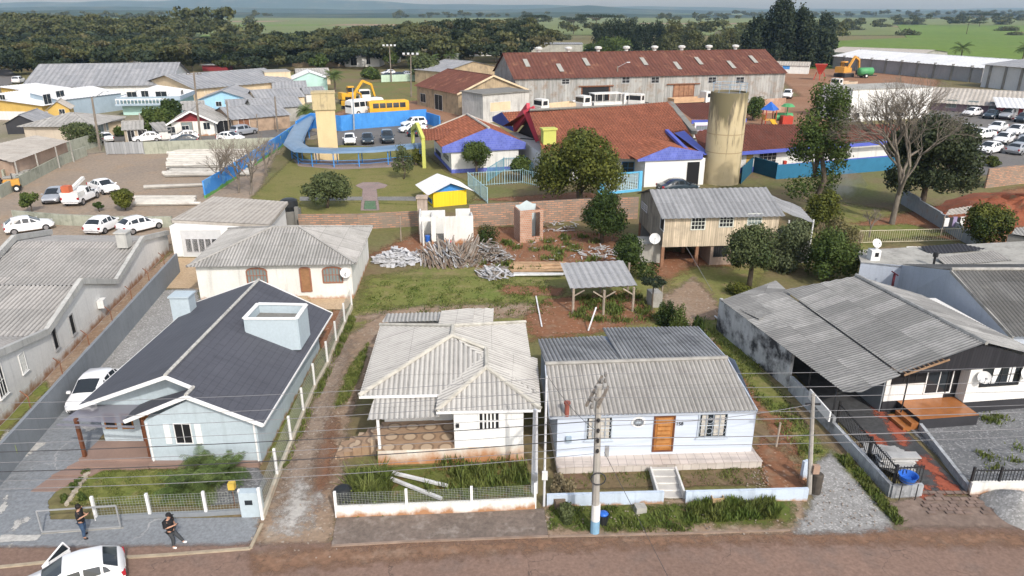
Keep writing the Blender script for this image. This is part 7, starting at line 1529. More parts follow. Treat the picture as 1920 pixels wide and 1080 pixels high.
for k in range(9):
 m=MB();y=492+k*2.9;p,q=W(958+rnd.uniform(-4,6),y,.2),W(1062+rnd.uniform(-8,2),y-1+rnd.uniform(-2,2),.2+.1*(k%3));m.bar(p,q,.2,.12);m.solo('timber',PLANKT if k<7 else PLANKW,'long raw timber lying in the stack left of the open shed','timber','timbers stacked beside the open shed')
POLE=M('concrete_pole',(.48,.46,.42),.15,1,.9,streak=.0,dirt=(.3,.27,.24),objrand=.2)
for k in range(16):
 y=[272,276,280,284,288,292,296,299,303,307,311,316,319,321,323,325][k];z=.9 if 3<k<10 else .35
 p,q=W(315+rnd.uniform(-4,4)-(7 if k>12 else 0),y+3,z),W(470+rnd.uniform(-12,14),y+1,z);m=MB();m.tube([p,q],[.3,.2],6);m.solo('concrete_pole',POLE,'long pale concrete pole lying in the big yard stack','pole','concrete poles stacked in the yard')
for k,(x0,y0,x1,y1,lb)in enumerate(((270,351,405,345,'single concrete pole lying across the open yard gravel'),)):m=MB();m.tube([W(x0,y0,.3),W(x1,y1,.3)],[.32,.2],6);m.solo('concrete_pole',POLE,lb,'pole')
for k in range(5):m=MB();y=370+k*3;m.tube([W(252+rnd.uniform(-3,3),y,.3),W(372+rnd.uniform(-8,6),y-1,.3)],[.26,.2],6);m.solo('concrete_pole',POLE,'concrete pole in the low row beside the round potted shrub','pole','concrete poles beside the potted shrub')
def statue(label,px,py,s,mat):
 t=local(thing('statue',label,'statue'));m=MB();m.lathe((0,0,0),[(.35,0),(.35,.25),(.25,.3),(.3,.35),(.26,.9),(.3,1.25),(.12,1.4),(.15,1.55),(.12,1.72),(.02,1.78)],10);m.build('figure',mat,t,True);m=MB();m.box((0,0,.1),(.8,.8,.2));m.build('pedestal',CONC,t);place(t,W(px,py),0,s)
statue('white garden statue with red sash on the slab by the wall',67,325,1.5,M('statue_red',(.3,.08,.06),.3,2,.8));statue('white kneeling garden statue second along the wall slab',92,315,1.4,WHITEB);statue('broad white garden statue group beyond the kneeling one',108,309,1.6,WHITEB)
for k,(x,y)in enumerate(((22,352),(36,346),(50,340))):m=MB();c=W(x,y);m.box((c.x,c.y,.7),(1.3,1.0,1.4),.5);m.box((c.x,c.y,1.45),(1.5,1.2,.1),.5);m.solo('stone_crate',CONC,['pale block crate nearest the orange tractor','pale block crate in the middle of the three by the wall','pale block crate farthest from the orange tractor'][k],'block')
t=thing('water_tank','black plastic water tank on the garage wall by the brick pier','tank',tuple(W(545,415)));c=W(546,420);m=MB();m.lathe((c.x,c.y,1.6),[(.85,0),(.95,.5),(.9,1.1),(.6,1.25),(.3,1.3)],18);m.build('tank',BLACKPL,t);m=MB();m.box((c.x,c.y,.8),(1.9,1.9,1.58));m.build('stand',CONCD,t)
t=thing('play_structure','bright playground tower with blue roof and green tube slide','playground',tuple(W(1445,238)));c=W(1440,238);m=MB()
for x in(-1,1):
 for y in(-1,1):m=MB();m.tube([(c.x+x,c.y+y,0),(c.x+x,c.y+y,3.4)],.1,6);m.build('post',MACHR,t)
m=MB();m.lathe((c.x,c.y,3.4),[(1.9,0),(.02,1.6)],4);m.build('roof',BLUEPL,t);m=MB();m.box((c.x,c.y,1.5),(2.2,2.2,.2));m.box((c.x-1.1,c.y,2),(.1,2,.8));m.build('platform',MACHO,t);m=MB();m.tube([(c.x+1.2,c.y,2),(c.x+4.5,c.y,2)],.8,12);m.build('tube',MACHG,t);m=MB();m.bar((c.x+.2,c.y-1,1.6),(c.x+.6,c.y-4,.2),1.0,.15);m.build('slide',MACHY,t)
t=thing('play_structure','red playhouse with green palm-leaf top beside the tube slide','playground',tuple(W(1470,238)));c=W(1472,240);m=MB();m.box((c.x,c.y,1.2),(2,2,2.4));m.build('house',MACHR,t);m=MB();m.tube([(c.x,c.y,2.4),(c.x,c.y,4.2)],.12);m.lathe((c.x,c.y,4.2),[(1.4,0),(.8,.5),(.05,.6)],8);m.build('palm_top',MACHG,t)
for k,(x,y,mt,lb)in enumerate(((1413,305,MACHR,'red ride-on toy by the classroom wall'),(1428,318,BLUEPL,'pale blue seesaw toy behind the teal mesh fence'),(1460,322,MACHR,'red and blue rocking toy behind the teal panel fence'))):m=MB();c=W(x,y);m.box((c.x,c.y,.6),(1.6,.7,.7));m.box((c.x+.7,c.y,1.2),(.4,.6,.8));m.lathe((c.x-.7,c.y,.1),[(.3,0),(.35,.3),(.1,.6)],8);m.solo('toy',mt,lb,'toy')
# ================================================================== poles and wires
CPOLE=M('pole_concrete',(.36,.34,.31),.15,1,.9,streak=.3);WPOLE=M('pole_timber',(.2,.17,.14),.25,1,.95,streak=.3)
def upole(label,base,top,r=(.16,.1),mat=CPOLE,arms=((.95,2.2),),az=.3,lamp=None,group=None,name='utility_pole'):
 b=W(*base);zt=HZ(top[0],top[1],b);tx=(W(top[0],top[1],zt)-Vector((0,0,zt)));dv=Vector((tx.x-b.x,tx.y-b.y,0));t=thing(name,label,'pole' if not lamp else 'street lamp',tuple(b),group)
 m=MB();m.tube([b,b+dv+Vector((0,0,zt))],list(r),8);m.build('shaft',mat,t);
 for s,L in arms:
  p=b+dv*s+Vector((0,0,zt*s));d=Vector((math.cos(az),math.sin(az),0))*L/2;m=MB();m.bar(p-d,p+d,.1);ar=m.build('crossarm',WPOLE,t);m=MB()
  for q in(-.95,-.5,.5,.95):c=p+d*q;m.lathe((c.x,c.y,c.z+.05),[(.05,0),(.07,.1),(.04,.2)],6)
  m.build('insulator',BLACKP,ar)
 if lamp:
  for sx in lamp:
   p=b+dv+Vector((0,0,zt-.3));q=p+Vector((sx*2.2,-.2,1.2));m=MB();m.tube([p,q],.06,5);m.build('lamp_arm',GALV,t);m=MB();m.box(q+Vector((sx*.3,0,0)),(.8,.35,.2));m.build('lamp_head',LAMPW,t)
 return t,b,dv,zt
t,pb,pdv,pzt=upole('concrete utility pole with white and blue painted foot before the ice-blue house',(1115,1000),(1123,722),(.19,.12),arms=(),az=0)
m=MB();m.tube([pb+Vector((0,0,.0)),pb+Vector((0,0,.75))],.205,12);m.build('blue_band',M('faded_blue_band',(.2,.36,.5),.15,2,.8),t);m=MB();m.tube([pb+Vector((0,0,.752)),pb+Vector((0,0,1.6))],.2,12);m.build('white_band',WHITE,t)
for k,(z,y0,y1)in enumerate(((pzt-.25,-1.3,1.3),(pzt-.55,-.9,.9))):
 p=pb+pdv*(z/pzt)+Vector((0,0,z));m=MB();dd=Vector((.35,.94,0));m.bar(p+dd*y0+Vector((.18*(k*2-1),0,0)),p+dd*y1+Vector((.18*(k*2-1),0,0)),.09,.12);ar=m.build('crossarm',WPOLE,t);m=MB()
 for q in(-.95,-.4,.4,.95):c=p+dd*(q*1.2);m.lathe((c.x,c.y,c.z+.07),[(.05,0),(.08,.1),(.05,.22)],6)
 m.build('insulator',M('grey_insulator',(.2,.19,.18),.1,2,.5),ar)
m=MB()
for z in(4.4,4.9,5.4,5.9):p=pb+pdv*(z/pzt)+Vector((0,0,z));m.lathe((p.x,p.y-.2,p.z),[(.05,0),(.07,.08),(.05,.16)],6)
m.build('bracket',BLACKM,t);m=MB();p=pb+pdv*.6+Vector((.5,.5,4.0));m.box(p,(.18,.12,.5));m.build('junction_box',GALV,t);m=MB();p=pb+Vector((0,-.1,3.1));m.tube([(p.x+.32*math.cos(k*.6283),p.y-.15,p.z+.32*math.sin(k*.6283))for k in range(11)],.03,5,False);m.build('cable_coil',BLACKP,t)
t2,sb_,sdv,szt=upole('slim concrete pole with a meter box beside the gravel strip',(1517,925),(1525,738),(.13,.09),arms=())
m=MB();m.box(sb_+Vector((.05,-.15,1.5)),(.3,.2,.45));m.build('meter_box',M('rusty_meter_box',(.35,.24,.18),.2,2,.8),t2);m=MB();m.bar(sb_+sdv*.9+Vector((-.35,0,szt*.9)),sb_+sdv*.9+Vector((.35,0,szt*.9)),.08);m.build('bracket',BLACKM,t2)
WPO=M('white_post',(.6,.61,.63),.06,1,.8,streak=.15)
for(bx_,tp_,r,lb)in(((1002,925),(1006,768),(.17,.11),'tapered white square service post at the corner of the white porch house'),((1020,950),(1027,705),(.06,.05),'thin white service pipe between the two middle houses')):
 b=W(*bx_);zt=HZ(tp_[0],tp_[1],b);m=MB();m.tube([b,b+Vector((.0,0,zt))],list(r),4 if r[0]>.1 else 8);t3=thing('service_post',lb,'post',tuple(b));m.build('shaft',WPO,t3);m=MB();m.box(b+Vector((0,-.2,1.1 if r[0]>.1 else 1.9)),(.26,.16,.4));m.build('meter_box',GALV if r[0]>.1 else WHITE,t3)
t4,_,_,_=upole('tall leaning timber pole behind the beige bungalow shrub',(188,283),(172,182),(.22,.15),WPOLE,(),lamp=(1,))
upole('tall timber pole in front of the red-gabled cottage',(376,262),(363,135),(.22,.15),WPOLE,((.97,2.5),));upole('grey pole between the cottage and the rusty shed',(431,262),(425,190),(.16,.12),WPOLE,());upole('grey timber pole by the bare trees and grey long shed',(521,248),(515,181),(.18,.14),WPOLE,())
upole('thin grey pole at the picture-edge side of the long shed',(484,250),(481,214),(.14,.1),WPOLE,());upole('dark pole by the shrub and cream carport',(116,243),(112,210),(.2,.14),WPOLE,());upole('short pole near the gatehouse',(267,252),(261,212),(.16,.12),CPOLE,())
upole('steel-grey pole inside the blue wall by the square tower',(664,244),(661,165),(.16,.12),M('blue_grey_pole',(.3,.35,.4),.1,1,.7),())
upole('tall timber pole with lamp against the warehouse front',(1156,199),(1158,124),(.22,.15),WPOLE,(),lamp=(1,))
for(b,tp,lb)in(((108,132),(107,117),'twin-arm street lamp in front of the forest, by the paved square'),((163,131),(150,97),'single tall street lamp before the forest near the warehouse roof')):upole(lb,b,tp,(.16,.1),CPOLE,(),lamp=(-1,1)if 'twin' in lb else(-1,),name='street_lamp')
for(b,tp,lb)in(((28,124),(20,85),'blue-footed pole at the forest edge, farthest to the picture edge'),((158,120),(156,89),'crossarm pole behind the single street lamp'),((247,110),(243,82),'grey pole rising from the trees by the tiny white hut'),((269,128),(268,103),'lamp-like crossarm pole behind the tiny white hut'),((326,126),(325,104),'crossarm pole before the forest right of the tiny hut'),((420,120),(419,100),'short pole near the market stall'),((475,122),(472,88),'crossarm pole right of the market stall'),((776,102),(774,70),'pole before the forest behind the floodlights'),((788,96),(787,72),'thin pole right beside the one behind the floodlights'),((1308,100),(1305,82),'white pole behind the rusty warehouse roof')):upole(lb,b,tp,(.2,.14),CPOLE,((.97,3.0),)if 'cross' in lb else())
for(b,tp,lb)in(((734,154),(730,86),'tall floodlight mast nearest the white two-storey house'),((771,182),(770,102),'floodlight mast on the playing field')):
 t5,b5,dv5,z5=upole(lb,b,tp,(.22,.14),WPOLE,((.98,4.0),),name='floodlight_mast');
 for q in(-1.8,-.6,.6,1.8):m=MB();m.box(b5+dv5+Vector((q,-.2,z5+.2)),(.6,.4,.5));m.build('lamp_head',LAMPW,t5)
WIRE=M('aluminium_wire',(.2,.2,.21),.1,1,.6);WIRED=M('black_cable',(.05,.05,.055),.1,1,.6)
def wire(label,a,b,sag,r,mat,group):
 a,b=V3(a),V3(b);m=MB();m.tube([a+(b-a)*(k/14)-Vector((0,0,sag*4*(k/14)*(1-k/14)))for k in range(15)],r,5);m.solo('overhead_wire',mat,label,'wire',group)
LE,RE=Vector((-31,24.3,0)),Vector((38,28.5,0))
G1,G2='bare wires on the pole crossarms','cables strung lower on the front pole'
for y,z in((-1.1,pzt+.0),(-.3,pzt+.02),(1.0,pzt+.03)):
 p=pb+pdv+Vector((.36*y,.94*y,0));p.z=z
 wire('bare overhead wire running from the front pole crossarm past the left houses',p,LE+Vector((0,y,z-.3)),.45,.011,WIRE,G1);wire('bare overhead wire running from the front pole crossarm past the patched roof',p,RE+Vector((0,y,z+.1)),.35,.011,WIRE,G1)
for k,(z,r)in enumerate(((6.3,.011),(5.95,.018),(5.5,.012),(5.1,.02),(4.7,.012),(4.35,.014))):
 p=pb+pdv*(z/pzt)+Vector((0,-.18,z));mt=WIRE if r<.015 and k%2==0 else WIRED
 wire('cable strung low from the front pole past the left houses',p,LE+Vector((0,-.2,z-.35)),.3+.05*k,r,WIRED if r>.015 else WIRE,G2)
 if k in(0,1,3,4):wire('cable strung low from the front pole past the patched roof',p,RE+Vector((0,-.2,z+.1)),.3,r,WIRE,G2)
wire('thick pale service cable drooping from the front pole to the slim pole',pb+pdv*.75+Vector((0,0,5.6)),sb_+sdv*.9+Vector((0,0,szt*.9)),.25,.014,WIRE,None)
wire('service cable from the front pole to the thin white pipe',pb+pdv*.7+Vector((0,0,5.3)),W(1027,705,HZ(1027,705,W(1020,950))),.25,.012,WIRED,None)
wire('dark stay wire from the front pole down to the roadside',pb+pdv*.55+Vector((.3,0,4.3)),W(1262,1100,.0),.0,.012,WIRED,None)
wire('grey guy wire from the stilted house eave to the path',W(1287,463,1.9),W(1335,545,.3),.0,.02,WIRE,None)
# ================================================================== vegetation
def crownpts(rg,n,blobs,shell=.55):
 """leaf positions and outward directions over a set of ellipsoid clumps (cx, cy, cz, rx, ry, rz)"""
 B=np.array(blobs,float);vol=(B[:,3]*B[:,4]*B[:,5])**.7;idx=rg.choice(len(B),n,p=vol/vol.sum())
 d=rg.normal(size=(n,3));d/=np.linalg.norm(d,axis=1,keepdims=True)
 r=(shell+(1-shell)*rg.random(n)**.6)*(1+.12*rg.normal(size=n))
 p=B[idx,:3]+d*r[:,None]*B[idx,3:6]
 nn=d/B[idx,3:6];nn/=np.linalg.norm(nn,axis=1,keepdims=True);nn=nn*.9+rg.normal(size=(n,3))*.55
 return p,nn
def blobset(rg,c,R_,k,s=.42,flat=1.0,low=-.6):
 out=[(c[0],c[1],c[2],R_[0]*.62,R_[1]*.62,R_[2]*.62)]
 for i in range(k):
  d=rg.normal(size=3);d/=np.linalg.norm(d)
  if d[2]<low:d[2]=-d[2]
  q=s*rg.uniform(.7,1.25);out.append((c[0]+d[0]*R_[0]*(1-s*.75),c[1]+d[1]*R_[1]*(1-s*.75),c[2]+d[2]*R_[2]*(1-s*.75),R_[0]*q,R_[1]*q,R_[2]*q*flat))
 return out
def limbs(m,rg,base,top,r0,tips,n=5):
 b,t=Vector(base),Vector(top);mid=(b+t)/2+Vector((rg.normal()*.08,rg.normal()*.08,0))*(t-b).length;m.tube([b,mid,t],[r0*1.25,r0,r0*.75],8)
 for p in tips:
  p=Vector(p);k=rg.uniform(.45,1);s=b+(t-b)*k;q=(s+p)/2+Vector((0,0,.1*(p-s).length));m.tube([s,q,p],[r0*.55,r0*.35,r0*.12],5)
def tree(label,base,h,rx,crown=(.55,None),n=1500,leaf=.3,mat=None,seed=1,k=14,trunk=.16,bark=None,group=None,name='tree',s=.42,ry=None,low=-.6,lean=0,shell=.5,flat=1,extra=()):
 f_=leaf<.6;n=int(n*(2.3 if f_ else 1.7));leaf*=.62 if f_ else .74
 rg=np.random.default_rng(seed);t=thing(name,label,'shrub' if name in('shrub','bush')else 'tree',tuple(base),group)
 rz_=crown[1]if crown[1]else h*(1-crown[0]);cz=h-rz_;c=(base[0]+lean,base[1],base[2]+cz)
 bl=blobset(rg,c,(rx,ry or rx,rz_),k,s,flat,low)+[tuple(np.array(e[:3])+np.array(base))+tuple(e[3:])for e in extra]
 p,nn=crownpts(rg,n,bl,shell);p[:,2]=np.maximum(p[:,2],base[2]+.08)
 m=MB();limbs(m,rg,base,(c[0],c[1],base[2]+cz*.9),trunk,[b[:3]for b in bl[1:9]]);m.build('trunk',bark or BARK,t,True)
 quads('crown',mat or L_MD,p,nn,leaf*rg.uniform(.7,1.3,n),t,1.3,base);return t
def T(label,bpx_,toprow,wpx,**k):
 b=W(*bpx_);h=HZ(bpx_[0],toprow,b);dep=b.y*cp+(CAMH-h*.62)*sp;rx=wpx/FPX*dep/2;b.x=(bpx_[0]-960)/FPX*dep
 return tree(label,b,h,rx,**k)
T('big dense round-crowned tree with sunlit yellow top beside the school',(1092,392),246,165,crown=(.5,4.3),n=9000,leaf=.36,mat=L_YG,seed=3,k=30,s=.34,trunk=.35,flat=.9)
T('dark evergreen shrub mass under the dense round tree by the brick wall',(1132,456),362,86,crown=(.3,2.4),n=3600,leaf=.26,mat=L_DK,seed=5,k=18,name='bush')
T('dark ragged bush with upright sprigs between the debris and the open shed path',(1178,515),445,66,crown=(.2,2.0),n=2400,leaf=.24,mat=L_DK,seed=6,k=16,name='bush',extra=((1.5,-1.2,.9,1.1,1.0,.9),))
T('dark round tree in front of the stilted house, nearest the patched roof',(1413,536),425,98,crown=(.4,2.1),n=4200,leaf=.24,mat=L_GR,seed=7,k=20,trunk=.2)
T('grey-green willowy tree right beside the dark round tree of the stilted house',(1487,505),416,86,crown=(.4,2.6),n=4200,leaf=.25,mat=M_leaf('willow_leaves',(.085,.11,.05),(.14,.16,.08),.6),seed=8,k=18)
T('dark olive bush beside the dry grass clump behind the patched roof',(1562,530),436,100,crown=(.2,2.6),n=4000,leaf=.26,mat=L_MD,seed=9,k=18,name='bush')
T('olive shrub with dry brown top behind the patched roof',(1576,490),414,78,crown=(.2,2.2),n=2200,leaf=.25,mat=M_leaf('olive_dry_leaves',(.09,.09,.03),(.2,.17,.08),.7),seed=10,k=14,name='bush')
T('yellow-green shrub at the foot of the slender tall tree',(1545,425),356,70,crown=(.2,2.6),n=2400,leaf=.3,mat=L_YG,seed=11,k=14,name='bush')
T('slender tall dark tree with open crown before the school wing',(1540,400),152,120,crown=(.5,5.6),n=3800,leaf=.36,mat=L_MD,seed=12,k=22,s=.28,trunk=.3,shell=.3,extra=((1.2,0,4.2,1.8,1.8,1.6),(-1.4,0,3.0,2.0,1.6,1.4)))
T('huge dark evergreen spreading behind the bare tree',(1748,398),222,172,crown=(.4,4.8),n=10000,leaf=.4,mat=M_leaf('dusky_leaves',(.032,.045,.02),(.055,.07,.028),.4),seed=13,k=34,s=.32,trunk=.3)
T('glossy citrus tree with a few orange fruits beyond the laundry',(1853,478),386,92,crown=(.3,2.3),n=3600,leaf=.26,mat=L_YG,seed=14,k=18)
T('weeping round-crowned tree in front of the white school block',(893,328),262,54,crown=(.5,1.9),n=2400,leaf=.3,mat=L_MD,seed=15,k=14,low=-.9)
T('spreading olive tree on the playground lawn',(610,390),325,84,crown=(.35,1.9),n=2800,leaf=.32,mat=L_GR,seed=16,k=16)
T('thin feathery young tree near the blue walkway',(755,336),272,40,crown=(.4,2.2),n=700,leaf=.28,mat=L_GR,seed=17,k=10,trunk=.08)
T('yellow-green shrub beside the lime portal',(780,310),278,22,crown=(.2,1.4),n=500,leaf=.3,mat=L_YG,seed=18,k=8,name='bush')
T('grey-green shrub by the white school block railings',(978,338),294,46,crown=(.2,1.5),n=900,leaf=.34,mat=L_MD,seed=19,k=10,name='bush')
T('round leafy shrub in a black tub by the low pole row',(231,394),354,48,crown=(.3,1.2),n=1500,leaf=.28,mat=L_YG,seed=20,k=10,name='bush',trunk=.06)
T('small dark shrub in a tub next to the bucket-lift truck',(184,397),378,18,crown=(.3,.5),n=400,leaf=.22,mat=L_DK,seed=21,k=6,name='bush',trunk=.05)
T('dark shrub in a tub in front of the silver hatchback',(54,398),360,34,crown=(.3,.9),n=900,leaf=.26,mat=L_MD,seed=22,k=8,name='bush',trunk=.06)
T('dense dark tree beside the pale aqua house',(296,248),200,60,crown=(.3,2.8),n=2400,leaf=.5,mat=L_MD,seed=23,k=14);T('broad dark tree shading the aqua house corner',(322,236),185,42,crown=(.3,2.8),n=1600,leaf=.5,mat=L_DK,seed=24,k=12)
T('wide brownish shrub by the leaning timber pole',(143,276),232,74,crown=(.25,2.0),n=2400,leaf=.42,mat=L_GR,seed=25,k=14,name='bush');T('small bright shrub by the gatehouse',(224,256),236,22,crown=(.2,1.2),n=500,leaf=.4,mat=L_MD,seed=26,k=8,name='bush')
T('round clipped hedge bush at the car park edge',(1862,312),290,30,crown=(.1,1.1),n=900,leaf=.28,mat=L_YG,seed=27,k=6,name='bush');T('dark round tree behind the round water tower',(1415,225),182,50,crown=(.3,2.6),n=1500,leaf=.42,mat=L_MD,seed=28,k=12)
for(x,y,tr,wd,lb,sd)in((1250,610,565,36,'dark shrub beside the grey block on the path',31),(1275,622,572,40,'rounded green shrub next to the dark path shrub',32),(1310,622,592,22,'scruffy small bush at the corner of the dark corrugated roof',33),(1385,552,526,52,'low yellowish bush by the patched roof corner',34),(915,458,424,46,'leafy green bush at the side of the white ruin',35),(1055,925,893,44,'withered bush drooping over the ice-blue wall',36),(1062,975,945,34,'dried weed clump at the pavement end',37)):
 T(lb,(x,y),tr,wd,crown=(.15,None),n=1100,leaf=.16,mat={34:L_YG,36:L_DRY,37:L_GR}.get(sd,L_DK if sd%2 else L_MD),seed=sd,k=10,name='bush',trunk=.05)
def baretree(label,base,h,spread,seed,r0=.3,depth=5,mat=None,first=.28,kids=3):
 rr=random.Random(seed);t=thing('bare_tree',label,'tree',tuple(base));m=MB();tw=MB()
 def grow(p,d,L,r,k):
  q=p+d*L*.5+Vector((rr.gauss(0,.06),rr.gauss(0,.06),0))*L;e=q+(d+Vector((0,0,.12))).normalized()*L*.5;(m if k>depth-3 else tw).tube([p,q,e],[r,r*.82,r*.66],6 if k>2 else 3,False)
  if k==0:return
  for i in range(kids if k<depth else kids+2):
   an=rr.uniform(0,6.283);ti=rr.uniform(.3,.75)*spread;ax=d.orthogonal().normalized();ax.rotate(Matrix.Rotation(an,3,d));nd=(d*math.cos(ti)+ax*math.sin(ti)).normalized();nd.z=nd.z*.9+.12;nd.normalize()
   st=e if i<2 else p+(e-p)*rr.uniform(.5,.95);grow(st,nd,L*rr.uniform(.62,.85),r*.6,k-1)
 grow(Vector(base),Vector((.06,0,1)).normalized(),h*first,r0,depth);m.build('trunk',mat or BARKP,t,True);tw.build('branches',mat or BARKP,t);return t
b=W(1672,420);baretree('great bare grey tree with fine spreading branches beside the wavy wall',b,HZ(1680,120,b)*1.12,1.05,4,.36,7,first=.28)
b=W(1755,500);baretree('small bare shrub-like tree in the shaded garden',W(1630,445),4,1.0,9,.1,4)
for(x,y,tr,sd,lb)in((470,365,215,21,'bare tree leaning over the mural wall, by the walkway side'),(448,362,225,22,'bare tree beside the stacked poles and mural wall'),(412,352,240,23,'bare tree rising through the stacked poles'),(500,330,232,24,'bare tree on the school lawn edge by the mural'),(1345,100,50,25,'pale bare tree behind the rusty warehouse, before the eucalypts'),(445,124,72,26,'white-limbed bare tree before the forest')):
 b=W(x,y);baretree(lb,b,HZ(x,tr,b)*.95,1.0,sd,.16 if y>200 else .5,5 if y<200 else 5,first=.27)
def palm(label,base,h,r,n=22,trunk=.14,seed=1,w=.5,droop=.9,name='palm_tree',mat=None,group=None,fan=False):
 rr=random.Random(seed);t=thing(name,label,'palm',tuple(base),group);b=Vector(base);m=MB();m.tube([b,b+Vector((.04*h,0,h*.5)),b+Vector((0,0,h))],[trunk*1.3,trunk,trunk],7);m.build('trunk',BARK,t);vs=[]
 for i in range(n):
  an=i*2.399+rr.uniform(-.2,.2);el=rr.uniform(-.1,1.25);L=r*rr.uniform(.8,1.15);d=Vector((math.cos(an),math.sin(an),0));p=b+Vector((0,0,h));pts=[]
  for k in range(7):s=k/6;e=el-droop*s*1.3;pts.append(p.copy());p=p+(d*math.cos(e)+Vector((0,0,math.sin(e))))*L/6
  for k in range(6):
   a,c=pts[k],pts[k+1];f=(c-a);side=f.cross(Vector((0,0,1)))
   side=side.normalized()if side.length>1e-6 else Vector((1,0,0));ww=w*math.sin(math.pi*(k+1)/7.3)
   for sg in(-1,1):
    for j in range(3):o=a+f*(j/3);tip=o+side*sg*ww+f*.8-Vector((0,0,ww*.5));vs+=[o,o+f*.22,tip,tip-f*.1]
 v=np.array([tuple(x)for x in vs])-np.array(tuple(base));rawquads('fronds',mat or L_PALM,v,t);return t
for(x,y,tr,r,lb,sd)in((345,930,895,1.1,'bushy fan palm nearest the lawn in the front garden',1),(398,925,890,1.0,'low fan palm in the middle of the garden gravel',2),(432,905,868,.95,'fan palm on a short trunk nearest the letter box',3),(378,890,858,.8,'small feathery palm against the blue-grey house wall',4)):
 b=W(x,y);palm(lb,b,.5 if y>910 else .75,r*1.15,34,.08,sd,.3,.8)
for(x,y,tr,lb,sd)in((628,172,130,'bushy palm beside the mint gabled house',5),(803,150,98,'dark palm at the far edge of the playing field',6),(846,130,92,'tall palm before the half hidden white house',7),(1798,122,76,'round-headed palm standing in the bright green field',8),(1915,118,78,'palm cut by the picture edge in the bright green field',9),(575,232,196,'grey-green palm-like plant behind the square tower',10)):
 b=W(x,y);h=HZ(x,tr,b);palm(lb,b,h*.7,max(2.2,h*.5),26,.25,sd,.9,.9)
def araucaria(label,base,h,r,seed,group=None):
 rg=np.random.default_rng(seed);t=thing('araucaria_tree',label,'tree',tuple(base),group);m=MB();b=Vector(base);m.tube([b,b+Vector((0,0,h*.93))],[h*.028,h*.016],7);bl=[]
 for k in range(11):a=k*2.4;e=b+Vector((math.cos(a)*r*.75,math.sin(a)*r*.75,h*(.9+.05*(k%2))));m.tube([b+Vector((0,0,h*.78)),(b+Vector((0,0,h*.8))+e)/2-Vector((0,0,h*.02)),e],[h*.01,h*.008,h*.004],4);bl.append((e.x,e.y,e.z,r*.36,r*.36,h*.07))
 bl.append((b.x,b.y,b.z+h*.94,r*.5,r*.5,h*.06));m.build('trunk',BARK,t);p,nn=crownpts(rg,1300,bl,.3);quads('crown',L_EUC,p,nn,h*.045*rg.uniform(.7,1.3,1300),t,1.3,base);return t
for(x,y,tr,r,lb,sd)in((1075,64,33,5.5,'flat-topped araucaria on the green slope behind the long grey store',1),(1002,62,28,5,'thin umbrella araucaria near the forest end',2),(1117,66,27,7,'widest umbrella araucaria above the dark conifers',3),(1812,64,40,6,'araucaria standing alone in the green field',4),(1836,50,25,7,'distant araucaria on the far field ridge',5),(1710,48,33,9,'pair-topped distant araucaria above a field bush',6)):
 b=W(x,y);araucaria(lb,b,HZ(x,tr,b),r*b.y/300,sd)
b=W(1222,582);araucaria('young araucaria sapling beside the grassy path',b,2.6,.9,8)
for(x,y,tr,wd,sd,lb)in((1420,128,30,60,1,'dark eucalypt at the warehouse side of the tall clump'),(1465,128,-16,72,2,'tallest dark eucalypt in the clump behind the warehouse end'),(1505,128,12,62,3,'dark eucalypt second tallest in the clump'),(1540,126,50,66,4,'lower spreading eucalypt at the clump edge by the white sheds'),(1440,122,60,70,5,'short dark tree filling the eucalypt clump foot'),(1520,122,70,70,6,'dense dark tree under the second tallest eucalypt'),(1548,100,26,54,7,'round-crowned dark tree showing behind the eucalypt clump')):
 T(lb,(x,y),tr,wd,crown=(.4,None),n=3200,leaf=1.0,mat=L_EUC,seed=100+sd,k=26,s=.3,trunk=.5,name='eucalyptus_tree',shell=.3)
for(x,y,tr,wd,sd,lb)in((1122,98,48,44,1,'dark conifer at the store end of the conifer row'),(1150,98,33,50,2,'tallest broad conifer in the dark row'),(1180,98,37,44,3,'dark conifer right of the tallest in the row'),(1205,98,42,42,4,'dark conifer in the middle of the row'),(1230,98,40,42,5,'dark conifer near the single cypress'),(1264,100,31,38,6,'pointed single cypress behind the warehouse roof'),(1300,102,56,50,7,'rounded dark tree between the cypress and the pale bare tree'),(1258,104,62,56,8,'mid-green tree at the foot of the cypress'),(1375,104,50,60,9,'dark tree between the bare tree and the eucalypts'),(1335,106,64,50,10,'dusky tree under the pale bare tree')):
 T(lb,(x,y),tr,wd,crown=(.35,None),n=2000,leaf=.9,mat=L_EUC if sd<6 else L_FOR,seed=130+sd,k=18,s=.36,trunk=.4,name='conifer_tree' if sd<7 else 'tree')
T('round bright-topped tree behind the warehouse roof',(1150,108),68,62,crown=(.3,4.5),n=2000,leaf=.9,mat=L_MD,seed=151,k=14);T('light green tree before the dark conifers',(1122,106),80,60,crown=(.3,3.2),n=1600,leaf=.8,mat=L_MD,seed=152,k=12);T('dark bush by the flaking grey store',(1052,82),62,40,crown=(.2,3),n=1200,leaf=.9,mat=L_FOR,seed=153,k=12,name='bush')
T('leafy willow-like tree at the playing field edge',(795,152),92,62,crown=(.3,5),n=2400,leaf=.8,mat=L_GR,seed=154,k=16);T('small round tree on the slope by the floodlight mast',(697,148),122,38,crown=(.3,3),n=1200,leaf=.7,mat=L_MD,seed=155,k=10)
